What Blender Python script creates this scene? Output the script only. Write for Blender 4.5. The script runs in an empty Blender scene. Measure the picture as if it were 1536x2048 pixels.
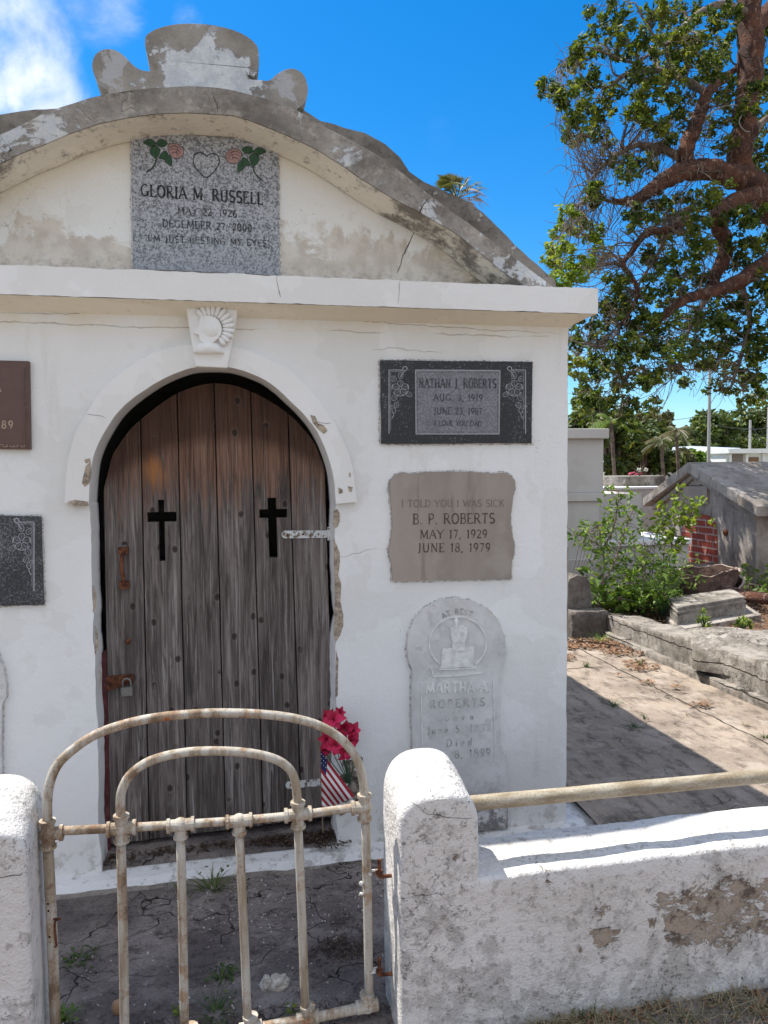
import bpy, bmesh, math, random
import numpy as np
from math import sin, cos, pi, radians, sqrt, atan2
from mathutils import Vector, noise as MN
from mathutils.geometry import tessellate_polygon
random.seed(7); RNG = np.random.default_rng(11)
S = bpy.context.scene
COL = S.collection

# ---------------------------------------------------------------- camera
F = 1540.0
YAW, PIT, ROL = radians(11.6), radians(-3.3), radians(-.55)
CAM = np.array([0, -3.0, 1.5])
fw = np.array([sin(YAW)*cos(PIT), cos(YAW)*cos(PIT), sin(PIT)])
rt = np.array([cos(YAW), -sin(YAW), 0.0]); up = np.cross(rt, fw)
rt, up = cos(ROL)*rt+sin(ROL)*up, -sin(ROL)*rt+cos(ROL)*up
cd = bpy.data.cameras.new('camera'); cam = bpy.data.objects.new('camera', cd); COL.objects.link(cam)
from mathutils import Matrix
m = Matrix([[rt[0], up[0], -fw[0], CAM[0]], [rt[1], up[1], -fw[1], CAM[1]], [rt[2], up[2], -fw[2], CAM[2]], [0, 0, 0, 1]])
cam.matrix_world = m
cd.sensor_fit = 'VERTICAL'; cd.sensor_height = 34.6; cd.lens = 34.6*F/2048; cd.clip_start = .05; cd.clip_end = 2000
S.camera = cam
S.render.resolution_x = 768; S.render.resolution_y = 1024
def ray(px, py): return (px-768)/F*rt-(py-1024)/F*up+fw
def hy(px, py, y):
    d = ray(px, py); return CAM+d*(y-CAM[1])/d[1]
def hz(px, py, z):
    d = ray(px, py); return CAM+d*(z-CAM[2])/d[2]
def hx(px, py, x):
    d = ray(px, py); return CAM+d*(x-CAM[0])/d[0]
def XZ(pts, y, s=1.0): return [(p[0], p[2]) for p in (hy(a*s, b*s, y) for a, b in pts)]

# ---------------------------------------------------------------- light
SUNV = Vector((.41, -.375, -1)).normalized()          # direction the light travels
SUN_EL = math.asin(-SUNV.z); SUN_AZ = atan2(-SUNV.x, -SUNV.y)   # azimuth from +Y towards +X
sl = bpy.data.lights.new('sun', 'SUN'); sl.energy = 3.1; sl.angle = radians(.5); sl.color = (1, .95, .87)
so = bpy.data.objects.new('sun', sl); COL.objects.link(so)
so.rotation_euler = SUNV.to_track_quat('-Z', 'Y').to_euler()
so.location = (0, 0, 10)
W = bpy.data.worlds.new('World'); S.world = W; W.use_nodes = True
S.view_settings.view_transform = 'Standard'; S.view_settings.look = 'None'; S.view_settings.gamma = 1
S.view_settings.exposure = 1.3

# ---------------------------------------------------------------- node helpers
class NT:
    def __init__(s, nt):
        s.nt = nt; nt.nodes.clear(); s.pos = None
    def n(s, t, **k):
        o = s.nt.nodes.new(t)
        for a, b in k.items(): setattr(o, a, b)
        return o
    def l(s, a, b): s.nt.links.new(a, b)
    def put(s, sock, v):
        if isinstance(v, bpy.types.NodeSocket): s.l(v, sock)
        elif isinstance(v, (tuple, list)) and len(v) == 3 and sock.type == 'RGBA': sock.default_value = (*v, 1)
        else: sock.default_value = v
    def P(s):
        if s.pos is None: s.pos = s.n('ShaderNodeNewGeometry').outputs['Position']
        return s.pos
    def map(s, scale=(1, 1, 1), loc=(0, 0, 0), rot=(0, 0, 0), src=None):
        o = s.n('ShaderNodeMapping'); s.l(src or s.P(), o.inputs[0])
        o.inputs['Scale'].default_value = scale; o.inputs['Location'].default_value = loc; o.inputs['Rotation'].default_value = rot
        return o.outputs[0]
    def noise(s, scale, detail=4, rough=.55, src=None, dist=0, out='Fac'):
        o = s.n('ShaderNodeTexNoise'); s.l(src or s.P(), o.inputs['Vector'])
        o.inputs['Scale'].default_value = scale; o.inputs['Detail'].default_value = detail
        o.inputs['Roughness'].default_value = rough; o.inputs['Distortion'].default_value = dist
        return o.outputs[out]
    def vor(s, scale, feature='F1', src=None, out='Distance', rand=1):
        o = s.n('ShaderNodeTexVoronoi', feature=feature); s.l(src or s.P(), o.inputs['Vector'])
        o.inputs['Scale'].default_value = scale; o.inputs['Randomness'].default_value = rand
        return o.outputs[out]
    def m(s, op, a, b=0.0, clamp=False):
        o = s.n('ShaderNodeMath', operation=op, use_clamp=clamp); s.put(o.inputs[0], a); s.put(o.inputs[1], b); return o.outputs[0]
    def ss(s, v, a, b):
        o = s.n('ShaderNodeMapRange', interpolation_type='SMOOTHSTEP'); s.put(o.inputs[0], v)
        o.inputs[1].default_value = a; o.inputs[2].default_value = b
        return o.outputs[0]
    def mix(s, f, a, b, t='MIX'):
        o = s.n('ShaderNodeMix', data_type='RGBA', blend_type=t); s.put(o.inputs[0], f); s.put(o.inputs[6], a); s.put(o.inputs[7], b); return o.outputs[2]
    def sep(s, v=None):
        o = s.n('ShaderNodeSeparateXYZ'); s.l(v or s.P(), o.inputs[0]); return o.outputs
    def wob(s, amt, scale):          # position displaced by coloured noise
        c = s.noise(scale, 3, .6, out='Color')
        v = s.n('ShaderNodeVectorMath', operation='SUBTRACT'); s.l(c, v.inputs[0]); v.inputs[1].default_value = (.5, .5, .5)
        w = s.n('ShaderNodeVectorMath', operation='SCALE'); s.l(v.outputs[0], w.inputs[0]); w.inputs['Scale'].default_value = amt
        a = s.n('ShaderNodeVectorMath', operation='ADD'); s.l(w.outputs[0], a.inputs[0]); s.l(s.P(), a.inputs[1]); return a.outputs[0]
    def vor2(s, x, z, sx_, sz_):
        cb = s.n('ShaderNodeCombineXYZ'); s.put(cb.inputs[0], s.m('MULTIPLY', x, sx_)); s.put(cb.inputs[1], s.m('MULTIPLY', z, sz_))
        o = s.n('ShaderNodeTexVoronoi'); o.voronoi_dimensions = '2D'; s.l(cb.outputs[0], o.inputs['Vector']); o.inputs['Scale'].default_value = 1
        return o.outputs['Distance']
    def crack(s, scale, width=.01, amt=.25, keep=.5, kscale=1.7):      # thin meandering cracks, only where a mask noise lets them
        d = s.vor(scale, 'DISTANCE_TO_EDGE', s.wob(amt, scale*1.6))
        line = s.ss(d, width, 0.0)
        return s.m('MULTIPLY', line, s.ss(s.noise(kscale, 2), keep, keep+.06))
    def out(s, col, rough=.85, bump=None, bstr=.4, bdist=.01, spec=.3, metal=0.0, bump2=None):
        b = s.n('ShaderNodeBsdfPrincipled'); s.put(b.inputs['Base Color'], col); s.put(b.inputs['Roughness'], rough)
        b.inputs['Specular IOR Level'].default_value = spec; s.put(b.inputs['Metallic'], metal)
        if bump is not None:
            k = s.n('ShaderNodeBump'); k.inputs['Strength'].default_value = bstr; k.inputs['Distance'].default_value = bdist
            s.l(bump, k.inputs['Height']); s.l(k.outputs[0], b.inputs['Normal'])
        o = s.n('ShaderNodeOutputMaterial'); s.l(b.outputs[0], o.inputs[0]); return b
M = {}
def mat(name):
    def deco(fn):
        x = bpy.data.materials.new(name); x.use_nodes = True; fn(NT(x.node_tree)); M[name] = x; return fn
    return deco
def add(t, *a):
    r = a[0]
    for b in a[1:]: r = t.m('ADD', r, b)
    return r
def box_mask(t, x, z, x0, x1, z0, z1, e):
    return t.m('MULTIPLY', t.m('MULTIPLY', t.ss(x, x0-e, x0+e), t.ss(x, x1+e, x1-e)), t.m('MULTIPLY', t.ss(z, z0-e, z0+e), t.ss(z, z1+e, z1-e)))

# ---------------------------------------------------------------- sky: deep blue with clouds at the upper left
w = NT(W.node_tree)
sk = w.n('ShaderNodeTexSky', sky_type='NISHITA'); sk.sun_disc = False; sk.sun_elevation = SUN_EL; sk.sun_rotation = SUN_AZ
sk.air_density = 1.0; sk.dust_density = .3; sk.ozone_density = 2.0
hs = w.n('ShaderNodeHueSaturation'); hs.inputs['Saturation'].default_value = 1.3; hs.inputs['Value'].default_value = .73; w.l(w.mix(1.0, sk.outputs[0], (.64, .78, .90), 'MULTIPLY'), hs.inputs['Color'])
tc = w.n('ShaderNodeTexCoord').outputs['Generated']
def cloud(px, py, spread, scale, lo, hi, amt, stretch=(1, 1, 1)):
    d = Vector(ray(px, py)).normalized()
    q = w.n('ShaderNodeVectorMath', operation='DOT_PRODUCT'); w.l(tc, q.inputs[0]); q.inputs[1].default_value = d
    reg = w.ss(q.outputs['Value'], cos(radians(spread)), cos(radians(spread*.25)))
    nz = w.noise(scale, 7, .58, src=w.map(stretch, src=tc), dist=.3)
    v = w.m('ADD', nz, w.m('MULTIPLY', w.m('SUBTRACT', reg, .5), .5))
    return w.m('MULTIPLY', w.m('MULTIPLY', w.ss(v, lo, hi), reg, True), amt)
cl = w.m('MAXIMUM', cloud(15, 95, 6.3, 11, .47, 1.0, 1.0), cloud(70, 180, 4.6, 14, .47, 1.05, .95))
cl = w.m('MAXIMUM', cl, cloud(200, 5, 4, 14, .5, 1.2, .5, (1, 1, 2)))
cl = w.m('MAXIMUM', cl, cloud(372, 40, 1.6, 30, .45, 1.3, .4))
cl = w.m('MAXIMUM', cl, cloud(880, 275, 1.8, 14, .5, 1.9, .10, (1, 1, 3)))
cl = w.m('MAXIMUM', cl, cloud(-700, 300, 22, 5, .4, .8, .9))
# broad bank of cumulus added unseen behind the camera to neutralise the blue shade
q_ = w.n('ShaderNodeVectorMath', operation='DOT_PRODUCT'); w.l(tc, q_.inputs[0]); q_.inputs[1].default_value = Vector((.1, -.93, .36)).normalized()
bank = w.ss(w.m('ADD', q_.outputs['Value'], w.m('MULTIPLY', w.m('SUBTRACT', w.noise(2.6, 6, .6, src=tc), .5), 1.1)), .05, .35)
bank = w.m('MULTIPLY', bank, .78)
cl = w.m('MAXIMUM', cl, bank)
cl = w.m('MAXIMUM', cl, cloud(1150, 690, 3, 12, .4, 1.2, .35))
cs_ = w.ss(w.noise(14, 6, .6, src=tc, dist=.4), .35, .62)
skc = w.mix(cl, hs.outputs[0], w.mix(cs_, (2.6, 2.9, 3.6), (4.3, 4.35, 4.45)))
bg = w.n('ShaderNodeBackground'); w.l(skc, bg.inputs[0]); bg.inputs[1].default_value = .12
wo = w.n('ShaderNodeOutputWorld'); w.l(bg.outputs[0], wo.inputs[0])

# ---------------------------------------------------------------- materials
def plaster(t, white=(.80, .79, .778), dirt=(.32, .27, .22), clean=.62, speck=.5, rough_bump=1.0, extra=None, crk=.56):
    big = t.noise(1.3, 5, .6); fine = t.noise(26, 6, .65); grit = t.noise(140, 3, .6)
    c = t.mix(t.ss(big, .3, .75), white, tuple(v*k for v, k in zip(white, (.90, .90, .89))))
    pt = t.noise(2.7, 3, .5, src=t.wob(.3, 4)); c = t.mix(t.ss(pt, .52, .535), c, t.mix(1.0, c, (.955, .95, .94), 'MULTIPLY'))
    c = t.mix(t.m('MULTIPLY', t.ss(fine, clean, clean+.13), .55), c, dirt)
    sp = t.m('MULTIPLY', t.ss(t.vor(31, src=t.wob(.02, 60)), .13, .04), t.ss(t.noise(3.1, 3), speck, speck+.1))
    c = t.mix(t.m('MULTIPLY', sp, .7), c, (.16, .14, .12))
    ck = t.crack(3.6, .0035, .4, crk)
    c = t.mix(t.m('MULTIPLY', ck, .45), c, (.25, .22, .18))
    h = add(t, t.m('MULTIPLY', big, 1.2), t.m('MULTIPLY', fine, .5*rough_bump), t.m('MULTIPLY', grit, .18*rough_bump), t.m('MULTIPLY', ck, -.5), t.m('MULTIPLY', t.noise(6, 4), .8))
    return c, h
@mat('facade_plaster')
def _(t):
    c, h = plaster(t, clean=.68, speck=.6, crk=.64)
    x, y, z = t.sep()
    dr = t.m('MULTIPLY', t.ss(t.noise(9, 6, .7, src=t.map((1, 1, .09))), .54, .68), t.ss(t.noise(1.9, 3), .4, .6))
    c = t.mix(t.m('MULTIPLY', dr, .22), c, (.45, .40, .33))
    # grime along the foot of the wall
    f = t.m('MULTIPLY', t.ss(z, .16, -.03), t.ss(t.noise(14, 6, .7), .5, .62))
    c = t.mix(t.m('MULTIPLY', f, .6), c, (.3, .27, .22))
    # warm bounced light under the cornice, painted into the plaster
    f2 = t.m('MULTIPLY', t.ss(z, 1.96, 2.07), t.ss(t.noise(5, 6, .7), .35, .7))
    c = t.mix(t.m('MULTIPLY', f2, .5), c, (.72, .61, .43))
    ln = t.m('MULTIPLY', t.ss(t.m('ABSOLUTE', t.m('SUBTRACT', z, t.m('ADD', 2.005, t.m('MULTIPLY', t.noise(4, 5, .7), .05)))), .0035, .0008), t.ss(t.noise(2.4, 2), .42, .52))
    c = t.mix(t.m('MULTIPLY', ln, .6), c, (.3, .25, .18))
    t.out(c, .8, h, .32, .02)
@mat('white_trim_paint')
def _(t):
    c, h = plaster(t, white=(.83, .815, .80), clean=.70, speck=.62, crk=.64)
    t.out(c, .7, h, .3, .015)
@mat('soffit_bounce_tint')
def _(t):
    c, h = plaster(t, white=(.88, .82, .70), dirt=(.45, .35, .22), clean=.6, speck=.58)  # warm cream base stands in for light bounced onto the underside
    t.out(c, .85, h, .4, .015)
@mat('tympanum_plaster')
def _(t):
    c, h = plaster(t, white=(.80, .775, .735), dirt=(.45, .40, .32), clean=.62, speck=.5)
    x, y, z = t.sep()
    edge = t.noise(4.5, 7, .68, dist=.4)
    f = t.ss(t.m('ADD', t.m('MULTIPLY', t.m('SUBTRACT', 2.44, z), 1.5), edge), .52, .60)
    c = t.mix(t.m('MULTIPLY', f, .8), c, t.mix(t.ss(t.noise(9, 5, .6), .4, .62), (.48, .40, .315), (.63, .555, .47)))
    blk = t.m('MULTIPLY', t.ss(z, 2.35, 2.22), t.ss(t.noise(30, 6, .7), .47, .6))
    c = t.mix(t.m('MULTIPLY', blk, .5), c, (.16, .15, .14))
    # ochre near the arch above
    o = t.ss(t.m('ADD', z, t.m('MULTIPLY', t.m('POWER', x, 2.0), .42)), 2.62, 2.84)
    c = t.mix(t.m('MULTIPLY', o, .55), c, (.72, .58, .36))
    # mould spreading at the right foot of the arch
    mo = t.m('MULTIPLY', t.ss(x, .78, 1.12), t.ss(t.noise(11, 6, .7, src=t.map((1, 1, 2.2))), .44, .6))
    c = t.mix(t.m('MULTIPLY', mo, .75), c, (.07, .06, .055))
    t.out(c, .9, h, .5, .02)
@mat('arch_soffit')
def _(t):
    c, h = plaster(t, white=(.82, .765, .655), dirt=(.2, .16, .12), clean=.56, speck=.45)  # warm base carries painted bounce light; the dark stains are mould
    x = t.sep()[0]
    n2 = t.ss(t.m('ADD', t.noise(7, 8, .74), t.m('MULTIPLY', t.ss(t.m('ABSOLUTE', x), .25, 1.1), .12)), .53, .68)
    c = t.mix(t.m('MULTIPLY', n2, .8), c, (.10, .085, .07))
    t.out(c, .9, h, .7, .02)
@mat('weathered_render')
def _(t):
    a = t.noise(3.2, 6, .65); b = t.noise(17, 7, .7); g = t.noise(90, 4, .7)
    c = t.mix(t.ss(a, .35, .68), (.40, .365, .33), (.17, .15, .132))
    c = t.mix(t.m('MULTIPLY', t.ss(b, .5, .66), .6), c, (.50, .45, .39))
    c = t.mix(t.m('MULTIPLY', t.ss(t.noise(11, 8, .75, src=t.map(loc=(3, 3, 8))), .5, .62), .5), c, (.13, .11, .09))
    # remains of pale whitewash
    e = t.noise(2.3, 9, .7, dist=.5)
    pal = t.ss(e, .535, .56)
    c = t.mix(t.m('MULTIPLY', pal, .85), c, t.mix(t.ss(b, .4, .6), (.58, .60, .64), (.66, .66, .64)))
    st = t.m('MULTIPLY', t.ss(t.noise(7, 6, .7, src=t.map((1, 1, .5), loc=(5, 2, 1))), .58, .72), .6)
    c = t.mix(st, c, (.11, .10, .09))
    c = t.mix(t.m('MULTIPLY', t.ss(g, .55, .7), .5), c, (.12, .105, .09))
    ck = t.crack(3.1, .003, .4, .55)
    c = t.mix(ck, c, (.07, .06, .05))
    h = add(t, a, t.m('MULTIPLY', b, .6), t.m('MULTIPLY', g, .25), t.m('MULTIPLY', pal, .12), t.m('MULTIPLY', ck, -1))
    t.out(c, .95, h, .8, .02, spec=.15)
@mat('parapet_render')
def _(t):
    a = t.noise(4.2, 7, .68); b = t.noise(20, 7, .72)
    c = t.mix(t.ss(a, .35, .65), (.27, .24, .21), (.14, .122, .105))
    c = t.mix(t.m('MULTIPLY', t.ss(b, .5, .66), .6), c, (.07, .06, .05))
    c = t.mix(t.m('MULTIPLY', t.ss(t.noise(5, 8, .7, src=t.map(loc=(2, 2, 2))), .62, .64), .8), c, (.5, .5, .48))
    t.out(c, .95, t.m('ADD', a, b), .8, .02, spec=.15)
@mat('crest_render')
def _(t):
    a = t.noise(3.2, 6, .65); b = t.noise(17, 7, .7); g = t.noise(90, 4, .7)
    x, y, z = t.sep()
    c = t.mix(t.ss(a, .35, .68), (.36, .325, .29), (.19, .17, .15))
    wz = t.m('ADD', t.m('ADD', t.m('MULTIPLY', t.m('ABSOLUTE', t.m('ADD', x, .04)), -1.1), t.m('MULTIPLY', t.m('ABSOLUTE', t.m('SUBTRACT', z, 2.95)), -1.3)), t.m('MULTIPLY', t.noise(7, 8, .7), .8))
    pal = t.ss(wz, .12, .15)
    c = t.mix(t.m('MULTIPLY', pal, .95), c, t.mix(t.ss(b, .42, .6), (.66, .67, .68), (.52, .53, .56)))
    p2 = t.ss(t.noise(4.2, 8, .66, dist=.5), .56, .6)
    c = t.mix(t.m('MULTIPLY', p2, .6), c, (.5, .50, .53))
    h = add(t, a, t.m('MULTIPLY', b, .6), t.m('MULTIPLY', g, .3), t.m('MULTIPLY', pal, .15))
    t.out(c, .95, h, .8, .02, spec=.15)
@mat('boundary_plaster')
def _(t):
    c, h = plaster(t, white=(.70, .675, .65), dirt=(.22, .19, .165), clean=.55, speck=.40, rough_bump=1.9, crk=.56)
    x, y, z = t.sep()
    # black mildew, denser low down
    n = t.noise(19, 8, .74); n2 = t.noise(3.3, 4, .6)
    mil = t.ss(t.m('ADD', t.m('ADD', n, t.m('MULTIPLY', t.m('SUBTRACT', n2, .5), .5)), t.m('MULTIPLY', t.m('SUBTRACT', .3, z), .24)), .50, .64)
    c = t.mix(t.m('MULTIPLY', mil, .38), c, (.17, .15, .13))
    n3 = t.noise(62, 6, .78)
    c = t.mix(t.m('MULTIPLY', t.ss(t.m('ADD', n3, t.m('MULTIPLY', t.m('SUBTRACT', n2, .5), .4)), .57, .63), .65), c, (.11, .095, .08))
    # pale green cast low on the left pillar
    # flaked patches showing brown render
    e = t.noise(10, 10, .72, dist=.9)
    m1 = box_mask(t, x, z, .93, 1.02, .17, .29, .06)
    m2 = box_mask(t, x, z, 1.13, 2.2, .16, .31, .07)
    fl = t.ss(t.m('ADD', e, t.m('MULTIPLY', t.m('MAXIMUM', m1, m2), .26)), .635, .645)
    fl = t.m('MULTIPLY', fl, t.ss(t.noise(31, 8, .74, src=t.map((.6, 1, 1.5))), .56, .545))
    fl = t.m('MULTIPLY', fl, t.ss(y, -1.04, -1.09))
    c = t.mix(fl, c, t.mix(t.ss(n, .46, .62), (.36, .295, .235), (.13, .10, .08)))
    h = add(t, h, t.m('MULTIPLY', fl, -1.1), t.m('MULTIPLY', mil, -.12))
    t.out(c, .92, h, .75, .016, spec=.2)
@mat('yard_concrete')
def _(t):
    a = t.noise(2.3, 6, .62); b = t.noise(24, 7, .72); g = t.noise(120, 4, .75)
    c = t.mix(t.ss(a, .35, .65), (.19, .16, .15), (.42, .36, .325))
    c = t.mix(t.m('MULTIPLY', t.ss(b, .50, .64), .6), c, (.06, .05, .045))
    c = t.mix(t.m('MULTIPLY', t.ss(t.noise(4.5, 8, .74), .5, .62), .6), c, (.44, .38, .35))
    c = t.mix(t.m('MULTIPLY', t.ss(g, .62, .72), .6), c, (.5, .46, .43))
    c = t.mix(t.ss(t.vor(27, src=t.wob(.02, 50)), .09, .05), c, (.62, .6, .57))
    ck = t.m('MAXIMUM', t.crack(2.2, .008, .5, .42), t.m('MULTIPLY', t.crack(6, .012, .4, .5), .6))
    c = t.mix(t.m('MULTIPLY', ck, .9), c, (.03, .025, .02))
    c = t.mix(t.m('MULTIPLY', t.ss(t.noise(70, 5, .8), .55, .62), .6), c, (.07, .06, .055))
    t.out(c, .95, add(t, a, t.m('MULTIPLY', b, .8), t.m('MULTIPLY', g, .4), t.m('MULTIPLY', ck, -1.5)), 1.0, .035, spec=.15)
@mat('walk_concrete')
def _(t):
    a = t.noise(1.7, 6, .62); b = t.noise(13, 7, .7, src=t.map((1, .45, 1))); g = t.noise(110, 4, .75)
    c = t.mix(t.ss(a, .35, .68), (.38, .31, .245), (.235, .19, .15))
    c = t.mix(t.m('MULTIPLY', t.ss(b, .46, .64), .7), c, (.09, .072, .058))
    c = t.mix(t.m('MULTIPLY', t.ss(t.noise(5, 8, .75), .54, .6), .45), c, (.46, .40, .34))
    c = t.mix(t.m('MULTIPLY', t.ss(g, .57, .68), .6), c, (.52, .47, .41))
    ck = t.crack(1.5, .0035, .5, .52)
    x, y, z = t.sep()
    jn = t.ss(t.m('ABSOLUTE', t.m('SUBTRACT', t.m('ADD', x, t.m('MULTIPLY', t.noise(5, 6, .7), .05)), 2.845)), .008, .002)
    j2 = t.m('MULTIPLY', t.ss(t.m('ABSOLUTE', t.m('SUBTRACT', t.m('ADD', y, t.m('MULTIPLY', t.noise(4, 6, .7), .08)), 2.27)), .008, .002), t.ss(t.noise(3, 2), .4, .5))
    ck = t.m('MAXIMUM', t.m('MAXIMUM', ck, jn), j2)
    c = t.mix(ck, c, (.06, .05, .04))
    t.out(c, .95, add(t, a, t.m('MULTIPLY', b, .8), t.m('MULTIPLY', g, .4), t.m('MULTIPLY', ck, -1.5)), .8, .02, spec=.15)
@mat('kerb_concrete')
def _(t):
    a = t.noise(3.1, 7, .66); b = t.noise(15, 8, .75); g = t.noise(90, 4, .75)
    c = t.mix(t.ss(a, .35, .66), (.42, .375, .325), (.20, .175, .145))
    c = t.mix(t.m('MULTIPLY', t.ss(b, .47, .62), .65), c, (.105, .095, .08))
    vs = t.noise(9, 6, .7, src=t.map((1, 1, .25)))
    c = t.mix(t.m('MULTIPLY', t.ss(vs, .52, .68), .6), c, (.13, .115, .09))
    ck = t.crack(3.1, .010, .6, .5)
    x, y, z = t.sep()
    for zz_, am in ((.155, .09), (.045, .05)):
        dd_ = t.m('ABSOLUTE', t.m('SUBTRACT', z, t.m('ADD', zz_-am*.5, t.m('MULTIPLY', t.noise(3.3, 7, .72, src=t.map(loc=(zz_*40, 0, 0))), am))))
        ck = t.m('MAXIMUM', ck, t.m('MULTIPLY', t.m('MULTIPLY', t.ss(dd_, .006, .002), t.ss(t.noise(1.3, 2, src=t.map(loc=(zz_*90, 0, 0))), .42, .5)), t.ss(x, 3.34, 3.30)))
    c = t.mix(ck, c, (.05, .042, .035))
    c = t.mix(t.m('MULTIPLY', t.ss(t.noise(4, 8, .75), .55, .6), .6), c, (.52, .48, .43))
    t.out(c, .95, add(t, a, b, t.m('MULTIPLY', g, .3), t.m('MULTIPLY', ck, -1.3)), .9, .03, spec=.15)
@mat('tomb_stone')
def _(t):
    a = t.noise(2.2, 7, .66); b = t.noise(12, 8, .7, src=t.map((1, 1, .35))); g = t.noise(70, 4, .7)
    c = t.mix(t.ss(a, .35, .66), (.40, .36, .32), (.23, .20, .17))
    c = t.mix(t.m('MULTIPLY', t.ss(b, .5, .68), .65), c, (.10, .09, .08))
    t.out(c, .95, add(t, a, b, t.m('MULTIPLY', g, .3)), .7, .03, spec=.15)
@mat('pale_tomb_paint')
def _(t):
    c, h = plaster(t, white=(.52, .49, .465), clean=.66, speck=.55)
    t.out(c, .85, h, .3, .015)
@mat('white_house_paint')
def _(t):
    c, h = plaster(t, white=(.8, .8, .8), clean=.7, speck=.7)
    t.out(c, .7)
@mat('granite_speckled')
def _(t):
    a = t.noise(120, 4, .7); b = t.noise(170, 3, .7, src=t.map(loc=(3, 1, 2)))
    c = t.mix(t.ss(a, .40, .58), (.12, .12, .13), (.40, .40, .415))
    c = t.mix(t.m('MULTIPLY', t.ss(b, .58, .64), .8), c, (.68, .69, .71))
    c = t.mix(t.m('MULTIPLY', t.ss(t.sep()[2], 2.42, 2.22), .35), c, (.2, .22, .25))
    t.out(c, .45, a, .1, .003)
@mat('granite_black')
def _(t):
    a = t.noise(120, 5, .75); big = t.noise(7, 5, .6)
    c = t.mix(t.ss(t.m('ADD', a, t.m('MULTIPLY', t.m('SUBTRACT', big, .5), .3)), .55, .72), (.02, .02, .022), (.24, .235, .24))
    c = t.mix(.18, c, (.05, .05, .055))
    t.out(c, .35, a, .1, .003)
@mat('granite_grey_panel')
def _(t):
    a = t.noise(120, 5, .75); big = t.noise(9, 5, .6)
    c = t.mix(t.ss(a, .4, .65), (.15, .15, .165), (.27, .27, .29))
    c = t.mix(t.m('MULTIPLY', t.ss(big, .45, .7), .5), c, (.13, .13, .14))
    t.out(c, .6, a, .1, .003)
@mat('granite_worn')
def _(t):
    a = t.noise(130, 5, .78); big = t.noise(6, 5, .6)
    c = t.mix(t.ss(t.m('ADD', a, t.m('MULTIPLY', t.m('SUBTRACT', big, .5), .3)), .47, .68), (.035, .036, .04), (.22, .22, .23))
    t.out(c, .55, a, .1, .003)
@mat('pale_engraving')
def _(t): t.out(t.mix(t.noise(120, 4), (.28, .28, .30), (.44, .44, .46)), .7)
@mat('dark_engraving')
def _(t): t.out(t.mix(t.ss(t.noise(60, 4), .45, .75), (.02, .02, .022), (.12, .115, .11)), .8)
@mat('faint_engraving')
def _(t): t.out(t.mix(t.ss(t.noise(60, 4), .35, .7), (.045, .045, .05), (.12, .12, .13)), .8)
@mat('brown_engraving')
def _(t): t.out(t.mix(t.ss(t.noise(60, 4), .45, .75), (.075, .06, .05), (.19, .165, .145)), .9)
@mat('tan_engraving')
def _(t): t.out(t.mix(t.noise(60, 4), (.17, .145, .12), (.22, .19, .165)), .9)
@mat('marble_tan')
def _(t):
    a = t.noise(4, 7, .62, src=t.map((1, 1, .3)), dist=.5); b = t.noise(9, 7, .65, src=t.map((1.8, 1, .18), loc=(3, 3, 3)))
    c = t.mix(t.ss(a, .33, .68), (.36, .305, .26), (.27, .23, .20))
    c = t.mix(t.m('MULTIPLY', t.ss(b, .56, .68), .45), c, (.15, .12, .10))
    c = t.mix(t.m('MULTIPLY', t.ss(t.noise(5, 5), .55, .7), .45), c, (.42, .37, .32))
    t.out(c, .7, t.noise(60, 5), .15, .004)
@mat('marble_white')
def _(t):
    a = t.noise(5, 7, .66, dist=.3); b = t.noise(21, 7, .7)
    c = t.mix(t.ss(a, .35, .65), (.68, .665, .65), (.53, .515, .50))
    c = t.mix(t.m('MULTIPLY', t.ss(b, .52, .66), .4), c, (.33, .32, .31))
    c = t.mix(t.m('MULTIPLY', t.m('MULTIPLY', t.ss(t.sep()[2], .2, .08), t.ss(b, .42, .55)), .8), c, (.13, .12, .11))
    t.out(c, .65, add(t, a, t.m('MULTIPLY', b, .5)), .35, .008)
@mat('marble_relief')
def _(t): t.out(t.mix(t.ss(t.noise(30, 6, .7), .4, .6), (.76, .74, .72), (.62, .60, .58)), .65, t.noise(60, 4), .3, .004)
@mat('marble_carved')
def _(t): t.out(t.mix(t.ss(t.noise(30, 6, .7), .35, .65), (.30, .285, .27), (.56, .54, .52)), .8)
@mat('shaded_post_stone')  # darker tomb stone: the shade on the post is put into its colour
def _(t):
    a = t.noise(5, 7, .7); b = t.noise(30, 6, .7)
    c = t.mix(t.ss(a, .35, .65), (.20, .175, .15), (.10, .085, .075)); t.out(t.mix(t.m('MULTIPLY', t.ss(b, .5, .65), .6), c, (.05, .042, .036)), .95, t.m('ADD', a, b), .8, .02)
@mat('step_paint')
def _(t):
    c, h = plaster(t, white=(.74, .735, .73), clean=.6, speck=.5, crk=.55)
    n = t.noise(16, 8, .74)
    c = t.mix(t.m('MULTIPLY', t.ss(n, .50, .62), .65), c, (.27, .24, .21))
    t.out(c, .85, h, .6, .02)
@mat('bare_plaster')
def _(t):
    n = t.noise(40, 7, .75)
    t.out(t.mix(t.ss(n, .38, .62), (.50, .41, .31), (.22, .175, .14)), .95, n, .9, .01)
@mat('granite_letter')
def _(t): t.out(t.mix(t.ss(t.noise(95, 3, .7), .53, .64), (.04, .04, .045), (.32, .32, .33)), .7)
@mat('mortar')
def _(t): t.out(t.mix(t.ss(t.noise(70, 5, .75), .40, .56), (.33, .29, .25), (.72, .70, .68)), .95)
@mat('bronze')
def _(t): t.out(t.mix(t.noise(40, 4), (.10, .058, .048), (.14, .085, .07)), .45, t.noise(90, 3), .1, .002, metal=.35, spec=.4)
@mat('bronze_light')
def _(t): t.out((.36, .26, .20), .4, metal=.6)
@mat('rose_leaf_green')
def _(t): t.out(t.mix(t.noise(60, 3), (.02, .06, .03), (.05, .11, .055)), .7)
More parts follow.
